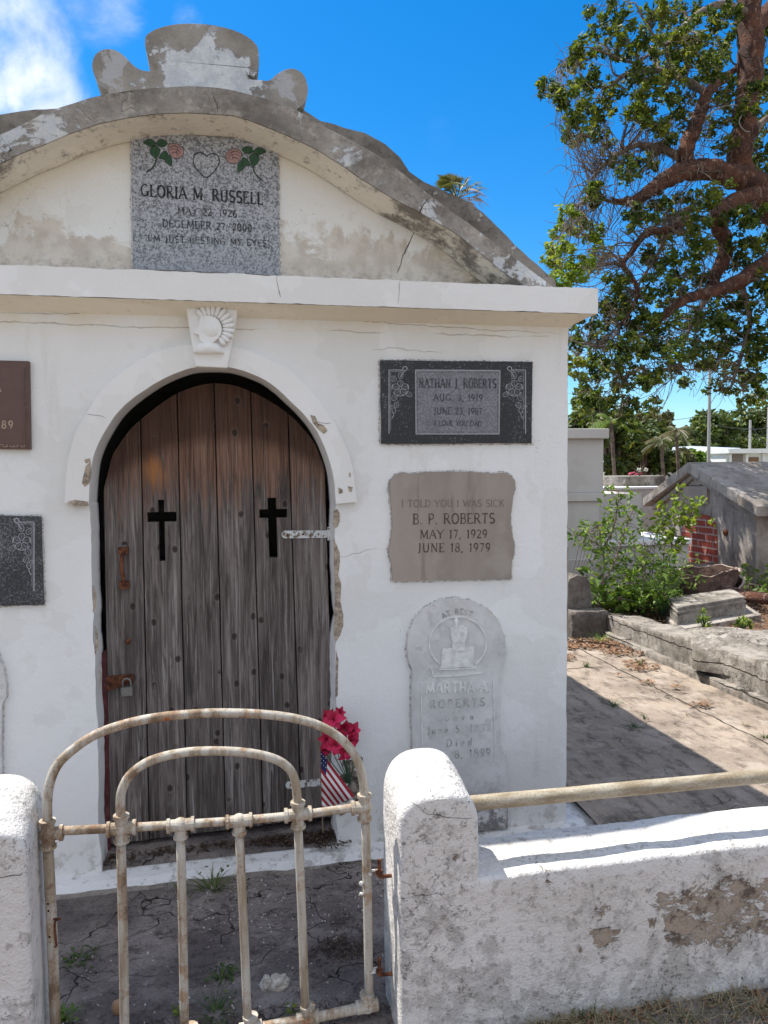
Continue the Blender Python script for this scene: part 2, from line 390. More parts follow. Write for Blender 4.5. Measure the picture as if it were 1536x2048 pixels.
@mat('rose_petal_inlay')
def _(t): t.out(t.mix(t.ss(t.noise(70, 3), .4, .6), (.42, .24, .22), (.30, .19, .175)), .7)
@mat('old_wood')
def _(t):
    oi = t.n('ShaderNodeObjectInfo').outputs['Random']
    x, y, z = t.sep()
    cb = t.n('ShaderNodeCombineXYZ'); t.l(t.m('ADD', x, t.m('MULTIPLY', oi, 3)), cb.inputs[0]); t.l(y, cb.inputs[1]); t.l(t.m('ADD', z, t.m('MULTIPLY', oi, 7)), cb.inputs[2])
    v = cb.outputs[0]
    g1 = t.noise(8, 7, .7, src=t.map((3.0, 1, .22), src=v), dist=1.6)
    g2 = t.noise(9, 6, .72, src=t.map((15, 1, .42), src=v), dist=.5)
    g3 = t.noise(3.2, 4, .6, src=t.map((2.5, 1, .7), src=v))
    c = t.mix(t.ss(g1, .32, .66), (.065, .055, .05), (.215, .187, .173))
    c = t.mix(t.m('MULTIPLY', t.ss(g2, .46, .66), .62), c, (.05, .037, .034))
    c = t.mix(t.m('MULTIPLY', t.ss(g2, .44, .33), .5), c, (.34, .31, .295))
    c = t.mix(t.m('MULTIPLY', t.ss(g3, .5, .7), .45), c, (.065, .05, .047))
    c = t.mix(1.0, c, t.mix(t.m('FRACT', t.m('MULTIPLY', oi, 17.3)), (.82, .80, .79), (1.45, 1.43, 1.42)), 'MULTIPLY')
    lt = t.m('MULTIPLY', t.ss(t.noise(7, 6, .7, src=t.map((9, 1, .2), src=v), dist=.8), .57, .63), .45)
    c = t.mix(lt, c, (.46, .43, .41))
    # the head of the door has kept a warm reddish stain
    hd = t.m('MULTIPLY', t.ss(t.m('ADD', z, t.m('MULTIPLY', t.m('SUBTRACT', g1, .5), .9)), 1.33, 1.52), .85)
    c = t.mix(t.m('MULTIPLY', hd, .8), c, t.mix(t.ss(g2, .38, .66), (.26, .125, .07), (.065, .03, .019)))
    om = t.m('MAXIMUM', box_mask(t, x, z, -.31, -.22, 1.40, 1.58, .09), t.m('MULTIPLY', box_mask(t, x, z, .04, .11, 1.44, 1.60, .09), .85))
    om = t.m('MAXIMUM', om, t.m('MULTIPLY', box_mask(t, x, z, -.46, -.38, 1.26, 1.42, .08), .75))
    org = t.m('MULTIPLY', t.ss(t.m('ADD', t.m('MULTIPLY', om, .42), t.m('ADD', t.m('MULTIPLY', g2, .7), t.m('MULTIPLY', g3, .5))), .80, 1.02), .6)
    c = t.mix(org, c, (.52, .21, .07))
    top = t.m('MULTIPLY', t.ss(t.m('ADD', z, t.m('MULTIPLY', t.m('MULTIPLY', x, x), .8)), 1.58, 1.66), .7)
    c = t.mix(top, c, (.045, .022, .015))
    # knots
    sv = t.sep(v)
    kv = t.vor2(sv[0], sv[2], 6.3, 4.6); km = t.ss(t.m('ADD', kv, t.m('MULTIPLY', t.m('SUBTRACT', t.noise(60, 3), .5), .05)), .085, .04)
    km = t.m('MULTIPLY', km, t.ss(t.noise(5.3, 2, src=t.map(loc=(1, 4, 2), src=v)), .44, .5))
    c = t.mix(t.m('MULTIPLY', km, .85), c, (.03, .022, .02))
    rg = t.m('MULTIPLY', t.ss(t.m('ABSOLUTE', t.m('SUBTRACT', kv, .085)), .02, .005), t.m('MULTIPLY', .18, t.ss(t.noise(5.3, 2, src=t.map(loc=(1, 4, 2), src=v)), .44, .5)))
    c = t.mix(rg, c, (.24, .2, .17))
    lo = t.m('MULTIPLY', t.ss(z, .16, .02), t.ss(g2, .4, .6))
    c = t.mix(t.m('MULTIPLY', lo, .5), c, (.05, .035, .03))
    t.out(c, .82, add(t, g1, t.m('MULTIPLY', g2, 1.3), t.m('MULTIPLY', km, -.6)), .65, .006, spec=.2)
@mat('cut_wood')
def _(t): t.out((.02, .016, .014), .9)
@mat('red_frame_paint')
def _(t): t.out(t.mix(t.ss(t.noise(20, 5, .7), .45, .65), (.085, .022, .025), (.15, .05, .05)), .7, t.noise(40, 4), .3, .004)
@mat('rust')
def _(t):
    n = t.noise(45, 6, .7)
    t.out(t.mix(t.ss(n, .35, .65), (.05, .018, .011), (.20, .075, .035)), .9, n, .6, .004)
@mat('flaking_white_iron')
def _(t):
    n = t.noise(55, 7, .72); n2 = t.noise(150, 4, .7)
    c = t.mix(t.ss(n, .5, .58), (.62, .63, .62), (.16, .12, .09))
    t.out(t.mix(t.m('MULTIPLY', t.ss(n2, .6, .7), .5), c, (.35, .25, .16)), .75, n, .6, .003)
@mat('gate_paint')
def _(t):
    n = t.noise(22, 8, .74); st = t.noise(30, 6, .7, src=t.map((1, 1, .12))); big = t.noise(4.3, 4, .6)
    x, y, z = t.sep()
    c = t.mix(t.ss(st, .4, .62), (.46, .43, .375), (.30, .235, .16))
    rz = t.m('ADD', t.m('ADD', n, t.m('MULTIPLY', t.m('SUBTRACT', big, .5), .7)), t.m('MULTIPLY', t.ss(t.m('ABSOLUTE', t.m('SUBTRACT', z, .595)), .07, .01), .07))
    c = t.mix(t.m('MULTIPLY', t.ss(rz, .51, .63), .72), c, t.mix(t.ss(st, .4, .6), (.33, .19, .09), (.12, .065, .035)))
    c = t.mix(t.m('MULTIPLY', t.ss(rz, .72, .76), .9), c, (.35, .10, .03))
    c = t.mix(t.m('MULTIPLY', t.ss(t.noise(120, 4, .7), .6, .68), .5), c, (.10, .07, .05))
    t.out(c, .72, add(t, n, t.m('MULTIPLY', st, .5)), .6, .004, spec=.35)
@mat('rail_pipe')
def _(t):
    n = t.noise(24, 7, .7, src=t.map((.25, 1, 1))); g = t.noise(160, 4, .7)
    c = t.mix(t.ss(n, .38, .62), (.44, .39, .30), (.26, .205, .13))
    c = t.mix(t.m('MULTIPLY', t.ss(g, .5, .65), .5), c, (.14, .12, .09))
    c = t.mix(t.ss(t.noise(70, 3), .72, .75), c, (.7, .7, .68))
    t.out(c, .7, add(t, n, g), .5, .003)
@mat('steel')
def _(t): t.out(t.mix(t.noise(80, 4), (.14, .13, .12), (.30, .29, .27)), .6, metal=.5)
@mat('red_petals')
def _(t):
    r = t.n('ShaderNodeNewGeometry').outputs['Random Per Island']
    t.out(t.mix(r, (.33, .004, .03), (.66, .025, .11)), .55)
@mat('flower_centre')
def _(t): t.out((.10, .035, .02), .8)
@mat('flag_red')
def _(t): t.out((.30, .018, .03), .8)
@mat('flag_white')
def _(t): t.out((.66, .64, .63), .8)
@mat('flag_blue')
def _(t): t.out((.02, .025, .09), .8)
@mat('twig_wood')
def _(t): t.out((.22, .16, .10), .8)
@mat('limestone')
def _(t):
    n = t.noise(26, 7, .7)
    t.out(t.mix(t.ss(n, .4, .62), (.62, .57, .50), (.36, .32, .27)), .95, n, .8, .01)
@mat('rubble_rock')
def _(t):
    n = t.noise(22, 7, .7)
    t.out(t.mix(t.ss(n, .38, .6), (.34, .29, .24), (.08, .065, .055)), .95, n, .9, .015)
@mat('brown_pebble')
def _(t): t.out((.33, .2, .12), .6)
@mat('soil')
def _(t):
    a = t.noise(3.5, 6, .65); b = t.noise(45, 7, .75)
    c = t.mix(t.ss(a, .35, .65), (.15, .095, .065), (.26, .15, .09))
    c = t.mix(t.m('MULTIPLY', t.ss(b, .48, .62), .7), c, (.06, .042, .03))
    c = t.mix(t.ss(t.noise(90, 3), .66, .7), c, (.4, .33, .25))
    t.out(c, .97, add(t, a, b), .9, .02, spec=.1)
@mat('far_ground')
def _(t):
    a = t.noise(.6, 6, .65); b = t.noise(8, 6, .7)
    c = t.mix(t.ss(a, .4, .6), (.28, .25, .2), (.16, .17, .08))
    t.out(t.mix(t.m('MULTIPLY', t.ss(b, .5, .7), .6), c, (.12, .1, .07)), .97, b, .5, .03, spec=.1)
def leafmat(name, c1, c2, c3, trans=.35, rough=.5):
    x = bpy.data.materials.new(name); x.use_nodes = True; t = NT(x.node_tree); M[name] = x
    r = t.n('ShaderNodeNewGeometry').outputs['Random Per Island']
    big = t.noise(1.6, 3)
    c = t.mix(t.ss(r, .05, .75), c1, c2); c = t.mix(t.m('MULTIPLY', t.ss(r, .86, .95), .9), c, c3)
    c = t.mix(t.m('MULTIPLY', t.ss(big, .5, .72), .5), c, c3)
    b = t.n('ShaderNodeBsdfPrincipled'); t.l(c, b.inputs['Base Color']); b.inputs['Roughness'].default_value = rough; b.inputs['Specular IOR Level'].default_value = .35
    tr = t.n('ShaderNodeBsdfTranslucent'); t.l(t.mix(1.0, c, (1.3, 1.25, .5), 'MULTIPLY'), tr.inputs[0])
    mx = t.n('ShaderNodeMixShader'); mx.inputs[0].default_value = trans; t.l(b.outputs[0], mx.inputs[1]); t.l(tr.outputs[0], mx.inputs[2])
    o = t.n('ShaderNodeOutputMaterial'); t.l(mx.outputs[0], o.inputs[0])
leafmat('tree_leaves', (.03, .055, .014), (.12, .17, .03), (.30, .31, .04), .42)
leafmat('bright_leaves', (.12, .20, .025), (.21, .29, .035), (.32, .34, .04), .45)
leafmat('shrub_leaves', (.09, .17, .03), (.17, .27, .05), (.27, .34, .06), .42)
leafmat('far_leaves', (.05, .08, .022), (.11, .15, .035), (.17, .19, .05), .25)
leafmat('far_leaves_dry', (.09, .085, .045), (.14, .14, .06), (.19, .17, .09), .25)
leafmat('palm_leaves', (.06, .08, .03), (.12, .13, .045), (.23, .17, .08), .25)
leafmat('dry_frond', (.25, .17, .09), (.33, .23, .13), (.4, .3, .2), .2)
leafmat('weed_leaves', (.03, .06, .018), (.07, .115, .03), (.14, .16, .05), .25)
leafmat('dry_grass', (.26, .21, .13), (.38, .32, .21), (.12, .15, .05), .2)
leafmat('dead_leaves', (.17, .085, .045), (.28, .15, .08), (.36, .24, .15), .1)
leafmat('dead_brown', (.035, .022, .015), (.075, .045, .03), (.12, .08, .05), .1)
@mat('red_bark')
def _(t):
    a = t.noise(5, 7, .7); b = t.noise(28, 7, .72, src=t.map((1, 1, .6)))
    c = t.mix(t.ss(a, .38, .6), (.27, .11, .065), (.12, .06, .045))
    c = t.mix(t.m('MULTIPLY', t.ss(b, .48, .62), .6), c, (.07, .045, .035))
    c = t.mix(t.m('MULTIPLY', t.ss(t.noise(14, 6, .75, src=t.map((1, 1, .5), loc=(2, 2, 2))), .55, .6), .8), c, (.42, .26, .19))
    t.out(c, .85, add(t, a, b, t.noise(70, 4)), 1.0, .06)
@mat('grey_bark')
def _(t):
    a = t.noise(9, 6, .7)
    t.out(t.mix(t.ss(a, .4, .62), (.22, .17, .135), (.10, .075, .06)), .9, a, .6, .01)
@mat('terracotta_rot')
def _(t):
    a = t.noise(8, 7, .7)
    t.out(t.mix(t.ss(a, .4, .6), (.16, .10, .08), (.06, .04, .033)), .95, a, .9, .02)
@mat('rot_rim')
def _(t): t.out(t.mix(t.noise(30, 5), (.25, .18, .14), (.42, .36, .31)), .95, t.noise(40, 4), .7, .006)
@mat('brick')
def _(t):
    x, y, z = t.sep()
    cb = t.n('ShaderNodeCombineXYZ'); t.l(y, cb.inputs[0]); t.l(z, cb.inputs[1])
    v = cb.outputs[0]
    wv = t.n('ShaderNodeVectorMath', operation='ADD'); t.l(v, wv.inputs[0]); n0 = t.n('ShaderNodeVectorMath', operation='SCALE'); t.l(t.noise(9, 3, out='Color'), n0.inputs[0]); n0.inputs['Scale'].default_value = .02; t.l(n0.outputs[0], wv.inputs[1])
    b = t.n('ShaderNodeTexBrick'); t.l(wv.outputs[0], b.inputs['Vector']); b.inputs['Scale'].default_value = 1
    b.inputs['Brick Width'].default_value = .30; b.inputs['Row Height'].default_value = .083; b.inputs['Mortar Size'].default_value = .009; b.inputs['Mortar Smooth'].default_value = .3
    b.inputs['Color1'].default_value = (.27, .05, .033, 1); b.inputs['Color2'].default_value = (.36, .085, .055, 1); b.inputs['Mortar'].default_value = (.40, .33, .29, 1)
    c = t.mix(t.m('MULTIPLY', t.ss(t.noise(18, 6, .7), .5, .68), .5), b.outputs['Color'], (.09, .03, .025))
    t.out(c, .9, b.outputs['Fac'], -.5, .01)
@mat('metal_roof')
def _(t): t.out((.62, .64, .68), .4, metal=.3)
@mat('window_glass')
def _(t): t.out((.05, .07, .09), .1, spec=.6)
@mat('brown_door')
def _(t): t.out(t.mix(t.noise(6, 4), (.17, .14, .12), (.24, .2, .175)), .8)
@mat('brown_sign')
def _(t): t.out(t.mix(t.noise(30, 4), (.16, .085, .045), (.24, .14, .08)), .6)
@mat('grey_pole')
def _(t): t.out(t.mix(t.noise(9, 4), (.38, .37, .36), (.26, .25, .24)), .7)
@mat('wire')
def _(t): t.out((.03, .03, .03), .6)
@mat('pink_flowers')
def _(t): t.out((.55, .10, .16), .7)
@mat('cream_flowers')
def _(t): t.out((.75, .72, .62), .7)

# ---------------------------------------------------------------- mesh helpers
def catmull(pts, n=6):
    pts = [np.array(p, float) for p in pts]
    if len(pts) < 3: return pts
    P = [2*pts[0]-pts[1]]+pts+[2*pts[-1]-pts[-2]]; out = []
    for i in range(1, len(P)-2):
        for k in range(n):
            u = k/n
            out.append(.5*((2*P[i])+(-P[i-1]+P[i+1])*u+(2*P[i-1]-5*P[i]+4*P[i+1]-P[i+2])*u*u+(-P[i-1]+3*P[i]-3*P[i+1]+P[i+2])*u**3))
    out.append(pts[-1]); return out
def link(o, parent=None):
    COL.objects.link(o)
    if parent: o.parent = parent
    return o
class MB:
    def __init__(s): s.v = []; s.f = []; s.m = []
    def face(s, idx, mi=0): s.f.append(tuple(idx)); s.m.append(mi)
    def vs(s, pts):
        b = len(s.v); s.v.extend([tuple(float(c) for c in p) for p in pts]); return b
    def box(s, a, b, mi=0):
        x0, y0, z0 = a; x1, y1, z1 = b
        k = s.vs([(x0, y0, z0), (x1, y0, z0), (x1, y1, z0), (x0, y1, z0), (x0, y0, z1), (x1, y0, z1), (x1, y1, z1), (x0, y1, z1)])
        for q in ((0, 3, 2, 1), (4, 5, 6, 7), (0, 1, 5, 4), (1, 2, 6, 5), (2, 3, 7, 6), (3, 0, 4, 7)): s.face([k+i for i in q], mi)
    def hexa(s, c, mi=0):     # 8 corners: bottom 4 ccw, top 4 ccw
        k = s.vs(c)
        for q in ((0, 3, 2, 1), (4, 5, 6, 7), (0, 1, 5, 4), (1, 2, 6, 5), (2, 3, 7, 6), (3, 0, 4, 7)): s.face([k+i for i in q], mi)
    def prism(s, out, y0, y1, mi=0, ms=None, axis='y', back=True):
        ms = mi if ms is None else ms
        n = len(out)
        def P(q, y): return (q[0], y, q[1]) if axis == 'y' else ((y, q[0], q[1]) if axis == 'x' else (q[0], q[1], y))
        a = s.vs([P(q, y0) for q in out]); b = s.vs([P(q, y1) for q in out])
        for tr in tessellate_polygon([[Vector((q[0], q[1], 0)) for q in out]]):
            s.face([a+i for i in tr], mi)
            if back: s.face([b+i for i in tr], mi)
        for i in range(n):
            j = (i+1) % n; s.face((a+i, a+j, b+j, b+i), ms)
    def strip(s, A, B, mi=0):       # band between two polylines of 3-D points
        a = s.vs(A); b = s.vs(B)
        for i in range(len(A)-1): s.face((a+i, a+i+1, b+i+1, b+i), mi)
    def tube(s, pts, rad, seg=8, mi=0, cap=True):
        pts = [Vector(p) for p in pts]; n = len(pts)
        if not hasattr(rad, '__len__'): rad = [rad]*n
        t0 = (pts[1]-pts[0]).normalized(); ref = Vector((0, 0, 1)) if abs(t0.z) < .9 else Vector((0, 1, 0))
        u = t0.cross(ref).normalized(); base = len(s.v)
        for i, p in enumerate(pts):
            t = (pts[min(i+1, n-1)]-pts[max(i-1, 0)]).normalized()
            u = (u-t*u.dot(t)).normalized(); w_ = t.cross(u)
            for k in range(seg):
                a = 2*pi*k/seg; s.v.append(tuple(p+(u*cos(a)+w_*sin(a))*rad[i]))
        for i in range(n-1):
            for k in range(seg):
                a = base+i*seg+k; b = base+i*seg+(k+1) % seg; s.face((a, b, b+seg, a+seg), mi)
        if cap:
            s.face([base+k for k in range(seg)][::-1], mi); s.face([base+(n-1)*seg+k for k in range(seg)], mi)
    def ball(s, c, r, mi=0, nu=12, nv=8, half=False, jit=0, seed=0):
        base = len(s.v); rows = nv+1
        for j in range(rows):
            th = pi*j/nv
            for i in range(nu):
                ph = 2*pi*i/nu
                d = Vector((sin(th)*cos(ph), sin(th)*sin(ph), cos(th)))
                k = 1+jit*MN.noise(d*1.7+Vector((seed*3.1, 0, 0)))*2
                s.v.append((c[0]+r[0]*d.x*k, c[1]+r[1]*d.y*k, c[2]+r[2]*d.z*k))
        for j in range(nv):
            for i in range(nu):
                a = base+j*nu+i; b = base+j*nu+(i+1) % nu; s.face((a, b, b+nu, a+nu), mi)
    def ribbon(s, pts, w, y0, y1, mi=0, conv=None):     # flat stroke in XZ, standing proud from y1 to y0
        pts = [Vector((p[0], p[1])) for p in pts]; L = []; R = []
        n = len(pts)
        for i, p in enumerate(pts):
            t = (pts[min(i+1, n-1)]-pts[max(i-1, 0)]);
            if t.length < 1e-9: t = Vector((1, 0))
            t.normalize(); q = Vector((-t.y, t.x))*(w/2); L.append(p+q); R.append(p-q)
        P = conv or (lambda x, z, y: (x, y, z))
        a = s.vs([P(p.x, p.y, y0) for p in L]); b = s.vs([P(p.x, p.y, y0) for p in R])
        c = s.vs([P(p.x, p.y, y1) for p in L]); d = s.vs([P(p.x, p.y, y1) for p in R])
        for i in range(n-1):
            s.face((a+i, a+i+1, b+i+1, b+i), mi); s.face((c+i, c+i+1, a+i+1, a+i), mi); s.face((b+i, b+i+1, d+i+1, d+i), mi)
        s.face((a, b, d, c), mi); s.face((a+n-1, c+n-1, d+n-1, b+n-1), mi)
    def build(s, name, mats, parent=None, smooth=False, bevel=0, fixn=False, seg=2, sub=0, disp=None):
        me = bpy.data.meshes.new(name); me.from_pydata(s.v, [], s.f)
        for k in (mats if isinstance(mats, (list, tuple)) else [mats]): me.materials.append(M[k])
        me.polygons.foreach_set('material_index', s.m)
        if fixn or bevel or disp or sub:
            bm = bmesh.new(); bm.from_mesh(me); bmesh.ops.remove_doubles(bm, verts=bm.verts, dist=1e-5); bmesh.ops.recalc_face_normals(bm, faces=bm.faces)
            for _ in range(sub): bmesh.ops.subdivide_edges(bm, edges=bm.edges, cuts=1, use_grid_fill=True)
            if disp:
                amp, sc = disp; bm.normal_update()
                for v in bm.verts:
                    p = v.co*sc; q = v.co*sc*4.3
                    v.co += Vector((MN.noise(p), MN.noise(p+Vector((9, 4, 2))), MN.noise(p+Vector((2, 7, 5)))))*amp+Vector((MN.noise(q), MN.noise(q+Vector((5, 1, 3))), MN.noise(q+Vector((1, 8, 2)))))*amp*.4
            bm.to_mesh(me); bm.free()
        if smooth: me.polygons.foreach_set('use_smooth', [True]*len(me.polygons))
        me.update()
        o = bpy.data.objects.new(name, me); link(o, parent)
        if bevel:
            b = o.modifiers.new('bevel', 'BEVEL'); b.width = bevel; b.segments = seg; b.limit_method = 'ANGLE'; b.angle_limit = radians(35)
            if hasattr(b, 'harden_normals'): pass
        return o
def tag(o, label, cat=None, group=None, kind=None):
    if label: o['label'] = label
    if cat: o['category'] = cat
    if group: o['group'] = group
    if kind: o['kind'] = kind
    return o
def thing(name, label, cat, loc=(0, 0, 0), group=None):
    o = bpy.data.objects.new(name, None); COL.objects.link(o); o.location = loc; o.empty_display_size = .1
    T[o.name] = Vector(loc)
    return tag(o, label, cat, group)
T = {}
def at(o):       # builders work in world coordinates; a child is then shifted under its empty
    p = o.parent
    while p is not None and p.parent is not None: p = p.parent
    if p is not None and p.name in T:
        L = T[p.name]
        if o.parent == p: o.location = -L
    return o
_b = MB.build
def _nb(s, *a, **k): return at(_b(s, *a, **k))
MB.build = _nb
def wobble(out, step, amp, seed=0, closed=True):      # resample an outline and make it slightly uneven
    r = []; n = len(out)
    for i in range(n if closed else n-1):
        a = Vector(out[i]); b = Vector(out[(i+1) % n]); L = (b-a).length; k = max(1, int(L/step))
        for j in range(k):
            p = a.lerp(b, j/k); q = Vector((p.x*9+seed, p.y*9, seed))
            d = Vector((MN.noise(q)+.5*MN.noise(q*3.7), MN.noise(q+Vector((7, 3, 1)))+.5*MN.noise(q*3.7+Vector((7, 3, 1)))))*amp
            r.append((p.x+d.x, p.y+d.y))
    if not closed: r.append(tuple(out[-1]))
    return r

# ---------------------------------------------------------------- ground and paving
def sheet(name, xs, ys, hf, mt, kind='structure'):
    b = MB(); nx, ny = len(xs), len(ys)
    for y in ys:
        for x in xs: b.v.append((x, y, hf(x, y)))
    for j in range(ny-1):
        for i in range(nx-1):
            a = j*nx+i; b.face((a, a+1, a+1+nx, a+nx))
    o = b.build(name, mt, smooth=True); return tag(o, None, kind=kind)
def lin(a, b, n): return [a+(b-a)*i/(n-1) for i in range(n)]
def nz(x, y, s, k=0): return MN.noise(Vector((x*s, y*s, k)))
def sst(a, b, x):
    t = min(1, max(0, (x-a)/(b-a))); return t*t*(3-2*t)
sheet('ground', lin(-300, 300, 41), lin(-60, 600, 41), lambda x, y: -.22, 'far_ground')
sheet('front_soil', lin(-6, 8, 140), lin(-5, -1.02, 50), lambda x, y: -.012+.016*nz(x, y, 6)+.02*nz(x, y, 1.3, 4)-.07*sst(.75, -.2, x), 'soil')
sheet('yard_paving', lin(-3.2, 1.51, 420), lin(-1.3, .05, 150), lambda x, y: -.055+.045*sst(-.25, -1.05, y)+.006*nz(x, y, 7)+.005*nz(x, y, 2, 3)+.002*nz(x, y, 22, 2)+.001*nz(x, y, 47, 2), 'yard_concrete')
sheet('walkway', lin(1.50, 3.42, 160), lin(-.98, 3.62, 300), lambda x, y: .0+.006*nz(x, y, 4)+.008*nz(x, y, 1.2, 5)+.003*nz(x, y, 18, 5), 'walk_concrete')
sheet('raised_soil', lin(3.28, 12, 60), lin(-4, 14, 90), lambda x, y: .1+.05*nz(x, y, 1.3)+.02*nz(x, y, 6), 'soil')
sheet('rear_soil', lin(1.2, 3.4, 20), lin(3.45, 14, 40), lambda x, y: .005+.02*nz(x, y, 2), 'soil')
sheet('rear_soil', lin(12, 34, 20), lin(-4, 40, 40), lambda x, y: .09+.03*nz(x, y, .5), 'far_ground')
sheet('rear_soil', lin(-6, 12, 20), lin(13.9, 40, 20), lambda x, y: .085+.03*nz(x, y, .5), 'far_ground')

# ---------------------------------------------------------------- mausoleum
mau = thing('mausoleum', 'white plastered mausoleum with arched parapet, scroll crest and round-headed plank door', 'mausoleum', (-.04, .1, 0))
XL, XR, YB = -1.49, 1.40, 3.3
jl = [(204, 1745), (198, 1670), (195, 1475), (190, 1330), (185, 1200), (181, 1060), (179, 1010)]
arc = [(177, 1008), (182, 940), (192, 900), (215, 855), (240, 820), (275, 790), (320, 760), (360, 742), (395, 733), (455, 733), (500, 745), (540, 765), (580, 800), (610, 830), (635, 865), (655, 910), (667, 955), (672, 1010)]
jr = [(668, 1073), (671, 1110), (674, 1190), (679, 1245), (671, 1281), (672, 1398), (673, 1500), (674, 1690)]
JL = wobble(XZ(jl, 0), .03, .006, 1, False); AR = [(p[0], p[1]) for p in catmull(XZ(arc, 0), 3)]; JR = wobble(XZ(jr, 0), .025, .007, 2, False)
JL[0] = (JL[0][0], -.04); JR[-1] = (JR[-1][0], -.04)
opening = JL+AR+JR
wallr = [(XR+.004*MN.noise(Vector((z*5, 1, 1)))+.004*MN.noise(Vector((z*14, 3, 1))), z) for z in lin(-.04, 2.14, 40)]
b = MB(); front = [(XL, -.04)]+opening+wallr+[(XL, 2.14)]
b.prism(front, 0, .2)
b.box((XL+.003, .2, -.04), (XL+.2, YB, 2.14)); b.box((XR-.2, .2, -.04), (XR-.006, YB, 2.14)); b.box((XL+.2, YB-.2, -.04), (XR-.2, YB, 2.14))
b.box((XL+.2, .2, -.05), (XR-.2, YB-.2, -.035))
b.build('wall', 'facade_plaster', mau)
# low plinth / step: a painted slab along the foot
b = MB(); n = 90; xs = lin(-3.0, 1.52, n); A = []; B_ = []; C_ = []; D_ = []
for x in xs:
    q = .008*nz(x, 0, 8)+.006*nz(x, 0, 23); A.append((x, .004, -.022+.3*q)); B_.append((x, -.055+q, -.028+.5*q)); C_.append((x, -.088+q*1.3, -.045+q*.4)); D_.append((x, -.15+q*3.2+.02*nz(x, 3, 5), -.085+q))
b.strip(A, B_); b.strip(B_, C_); b.strip(C_, D_, 1)
b.box((XL+.1, .0, -.14), (1.52, .196, -.026))
b.build('step', ['step_paint', 'kerb_concrete'], mau, smooth=False, fixn=True)
b = MB(); b.box((-.6, .02, -.024), (.5, .3, -.014)); b.build('door_sill', 'yard_concrete', mau)

# cornice round three sides
b = MB()
def cornice_ring(y, x0, x1, z0, z1, b, mi=0): b.box((x0, y, z0), (x1, YB+.1, z1), mi)
cz0, cz1 = 2.105, 2.205
n = 260; xs = lin(-1.58, 1.472, n)
lo = [(x, -.12+.003*nz(x, 7, 6), cz0+.002*nz(x, 1, 9)+.002*nz(x, 1, 31)) for x in xs]; hi = [(x, -.12+.003*nz(x, 5, 12), cz1+.004*nz(x, 2, 9)+.003*nz(x, 2, 35)) for x in xs]; bk = [(x, .3, cz1-.002) for x in xs]
b.strip(lo, hi); b.strip(hi, bk)
b.box((-1.58, .29, cz0), (1.472, YB+.1, cz1-.003)); b.box((-1.5795, -.117, cz0+.001), (-1.56, .3, cz1-.004)); b.box((1.45, -.117, cz0+.001), (1.4715, .3, cz1-.004))
b.build('cornice', 'white_trim_paint', mau, fixn=False)
b = MB()
b.hexa([(XL, .001, 2.07), (XR, .001, 2.07), (XR, .1, 2.07), (XL, .1, 2.07), (-1.565, -.114, 2.1045), (1.458, -.114, 2.1045), (1.458, .1, 2.1045), (-1.565, .1, 2.1045)])
b.box((-1.565, .1, 2.09), (1.458, YB+.08, 2.1045))
b.build('soffit', 'soffit_bounce_tint', mau)

# gable: tympanum, arch band with soffit, parapet and crest
yb = -.05; yt = .10
oc = [(-330, 480), (-250, 410), (-120, 325), (0, 270), (100, 222), (180, 196), (260, 181), (350, 173), (430, 175), (510, 192), (590, 220), (660, 258), (768, 318), (850, 383), (920, 435), (1000, 493), (1060, 540), (1112, 577)]
ic = [(-230, 500), (-180, 440), (-100, 384), (0, 328), (100, 284), (175, 254), (230, 241), (300, 229), (350, 225), (440, 229), (500, 241), (575, 271), (650, 309), (768, 386), (843, 426), (918, 472), (978, 520), (1038, 566), (1060, 577)]
OC = [tuple(p) for p in catmull(XZ(oc, yb), 6)]; IC = [tuple(p) for p in catmull(XZ(ic, yb), 6)]
OC = [(x, z) for x, z in OC if z > 2.2]; IC = [(x, z) for x, z in IC if z > 2.2]
OC = wobble(OC, .03, .003, 3, False); IC = wobble(IC, .03, .004, 4, False)
OC[0] = (OC[0][0], 2.2); OC[-1] = (OC[-1][0], 2.2); IC[0] = (IC[0][0], 2.2); IC[-1] = (IC[-1][0], 2.2)
b = MB(); band = OC+IC[::-1]
b.prism(band, yb, yt+.12, 0, ms=0)
b.build('arch_band', 'weathered_render', mau, bevel=.007)
# the cove under the band
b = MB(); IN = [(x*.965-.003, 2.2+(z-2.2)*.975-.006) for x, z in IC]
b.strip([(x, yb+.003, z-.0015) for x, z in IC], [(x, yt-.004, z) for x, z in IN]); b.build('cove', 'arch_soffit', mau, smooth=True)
b = MB(); b.prism([(x*1.01, z+.004) for x, z in IC], yt, yt+.08); b.build('tympanum', 'tympanum_plaster', mau)
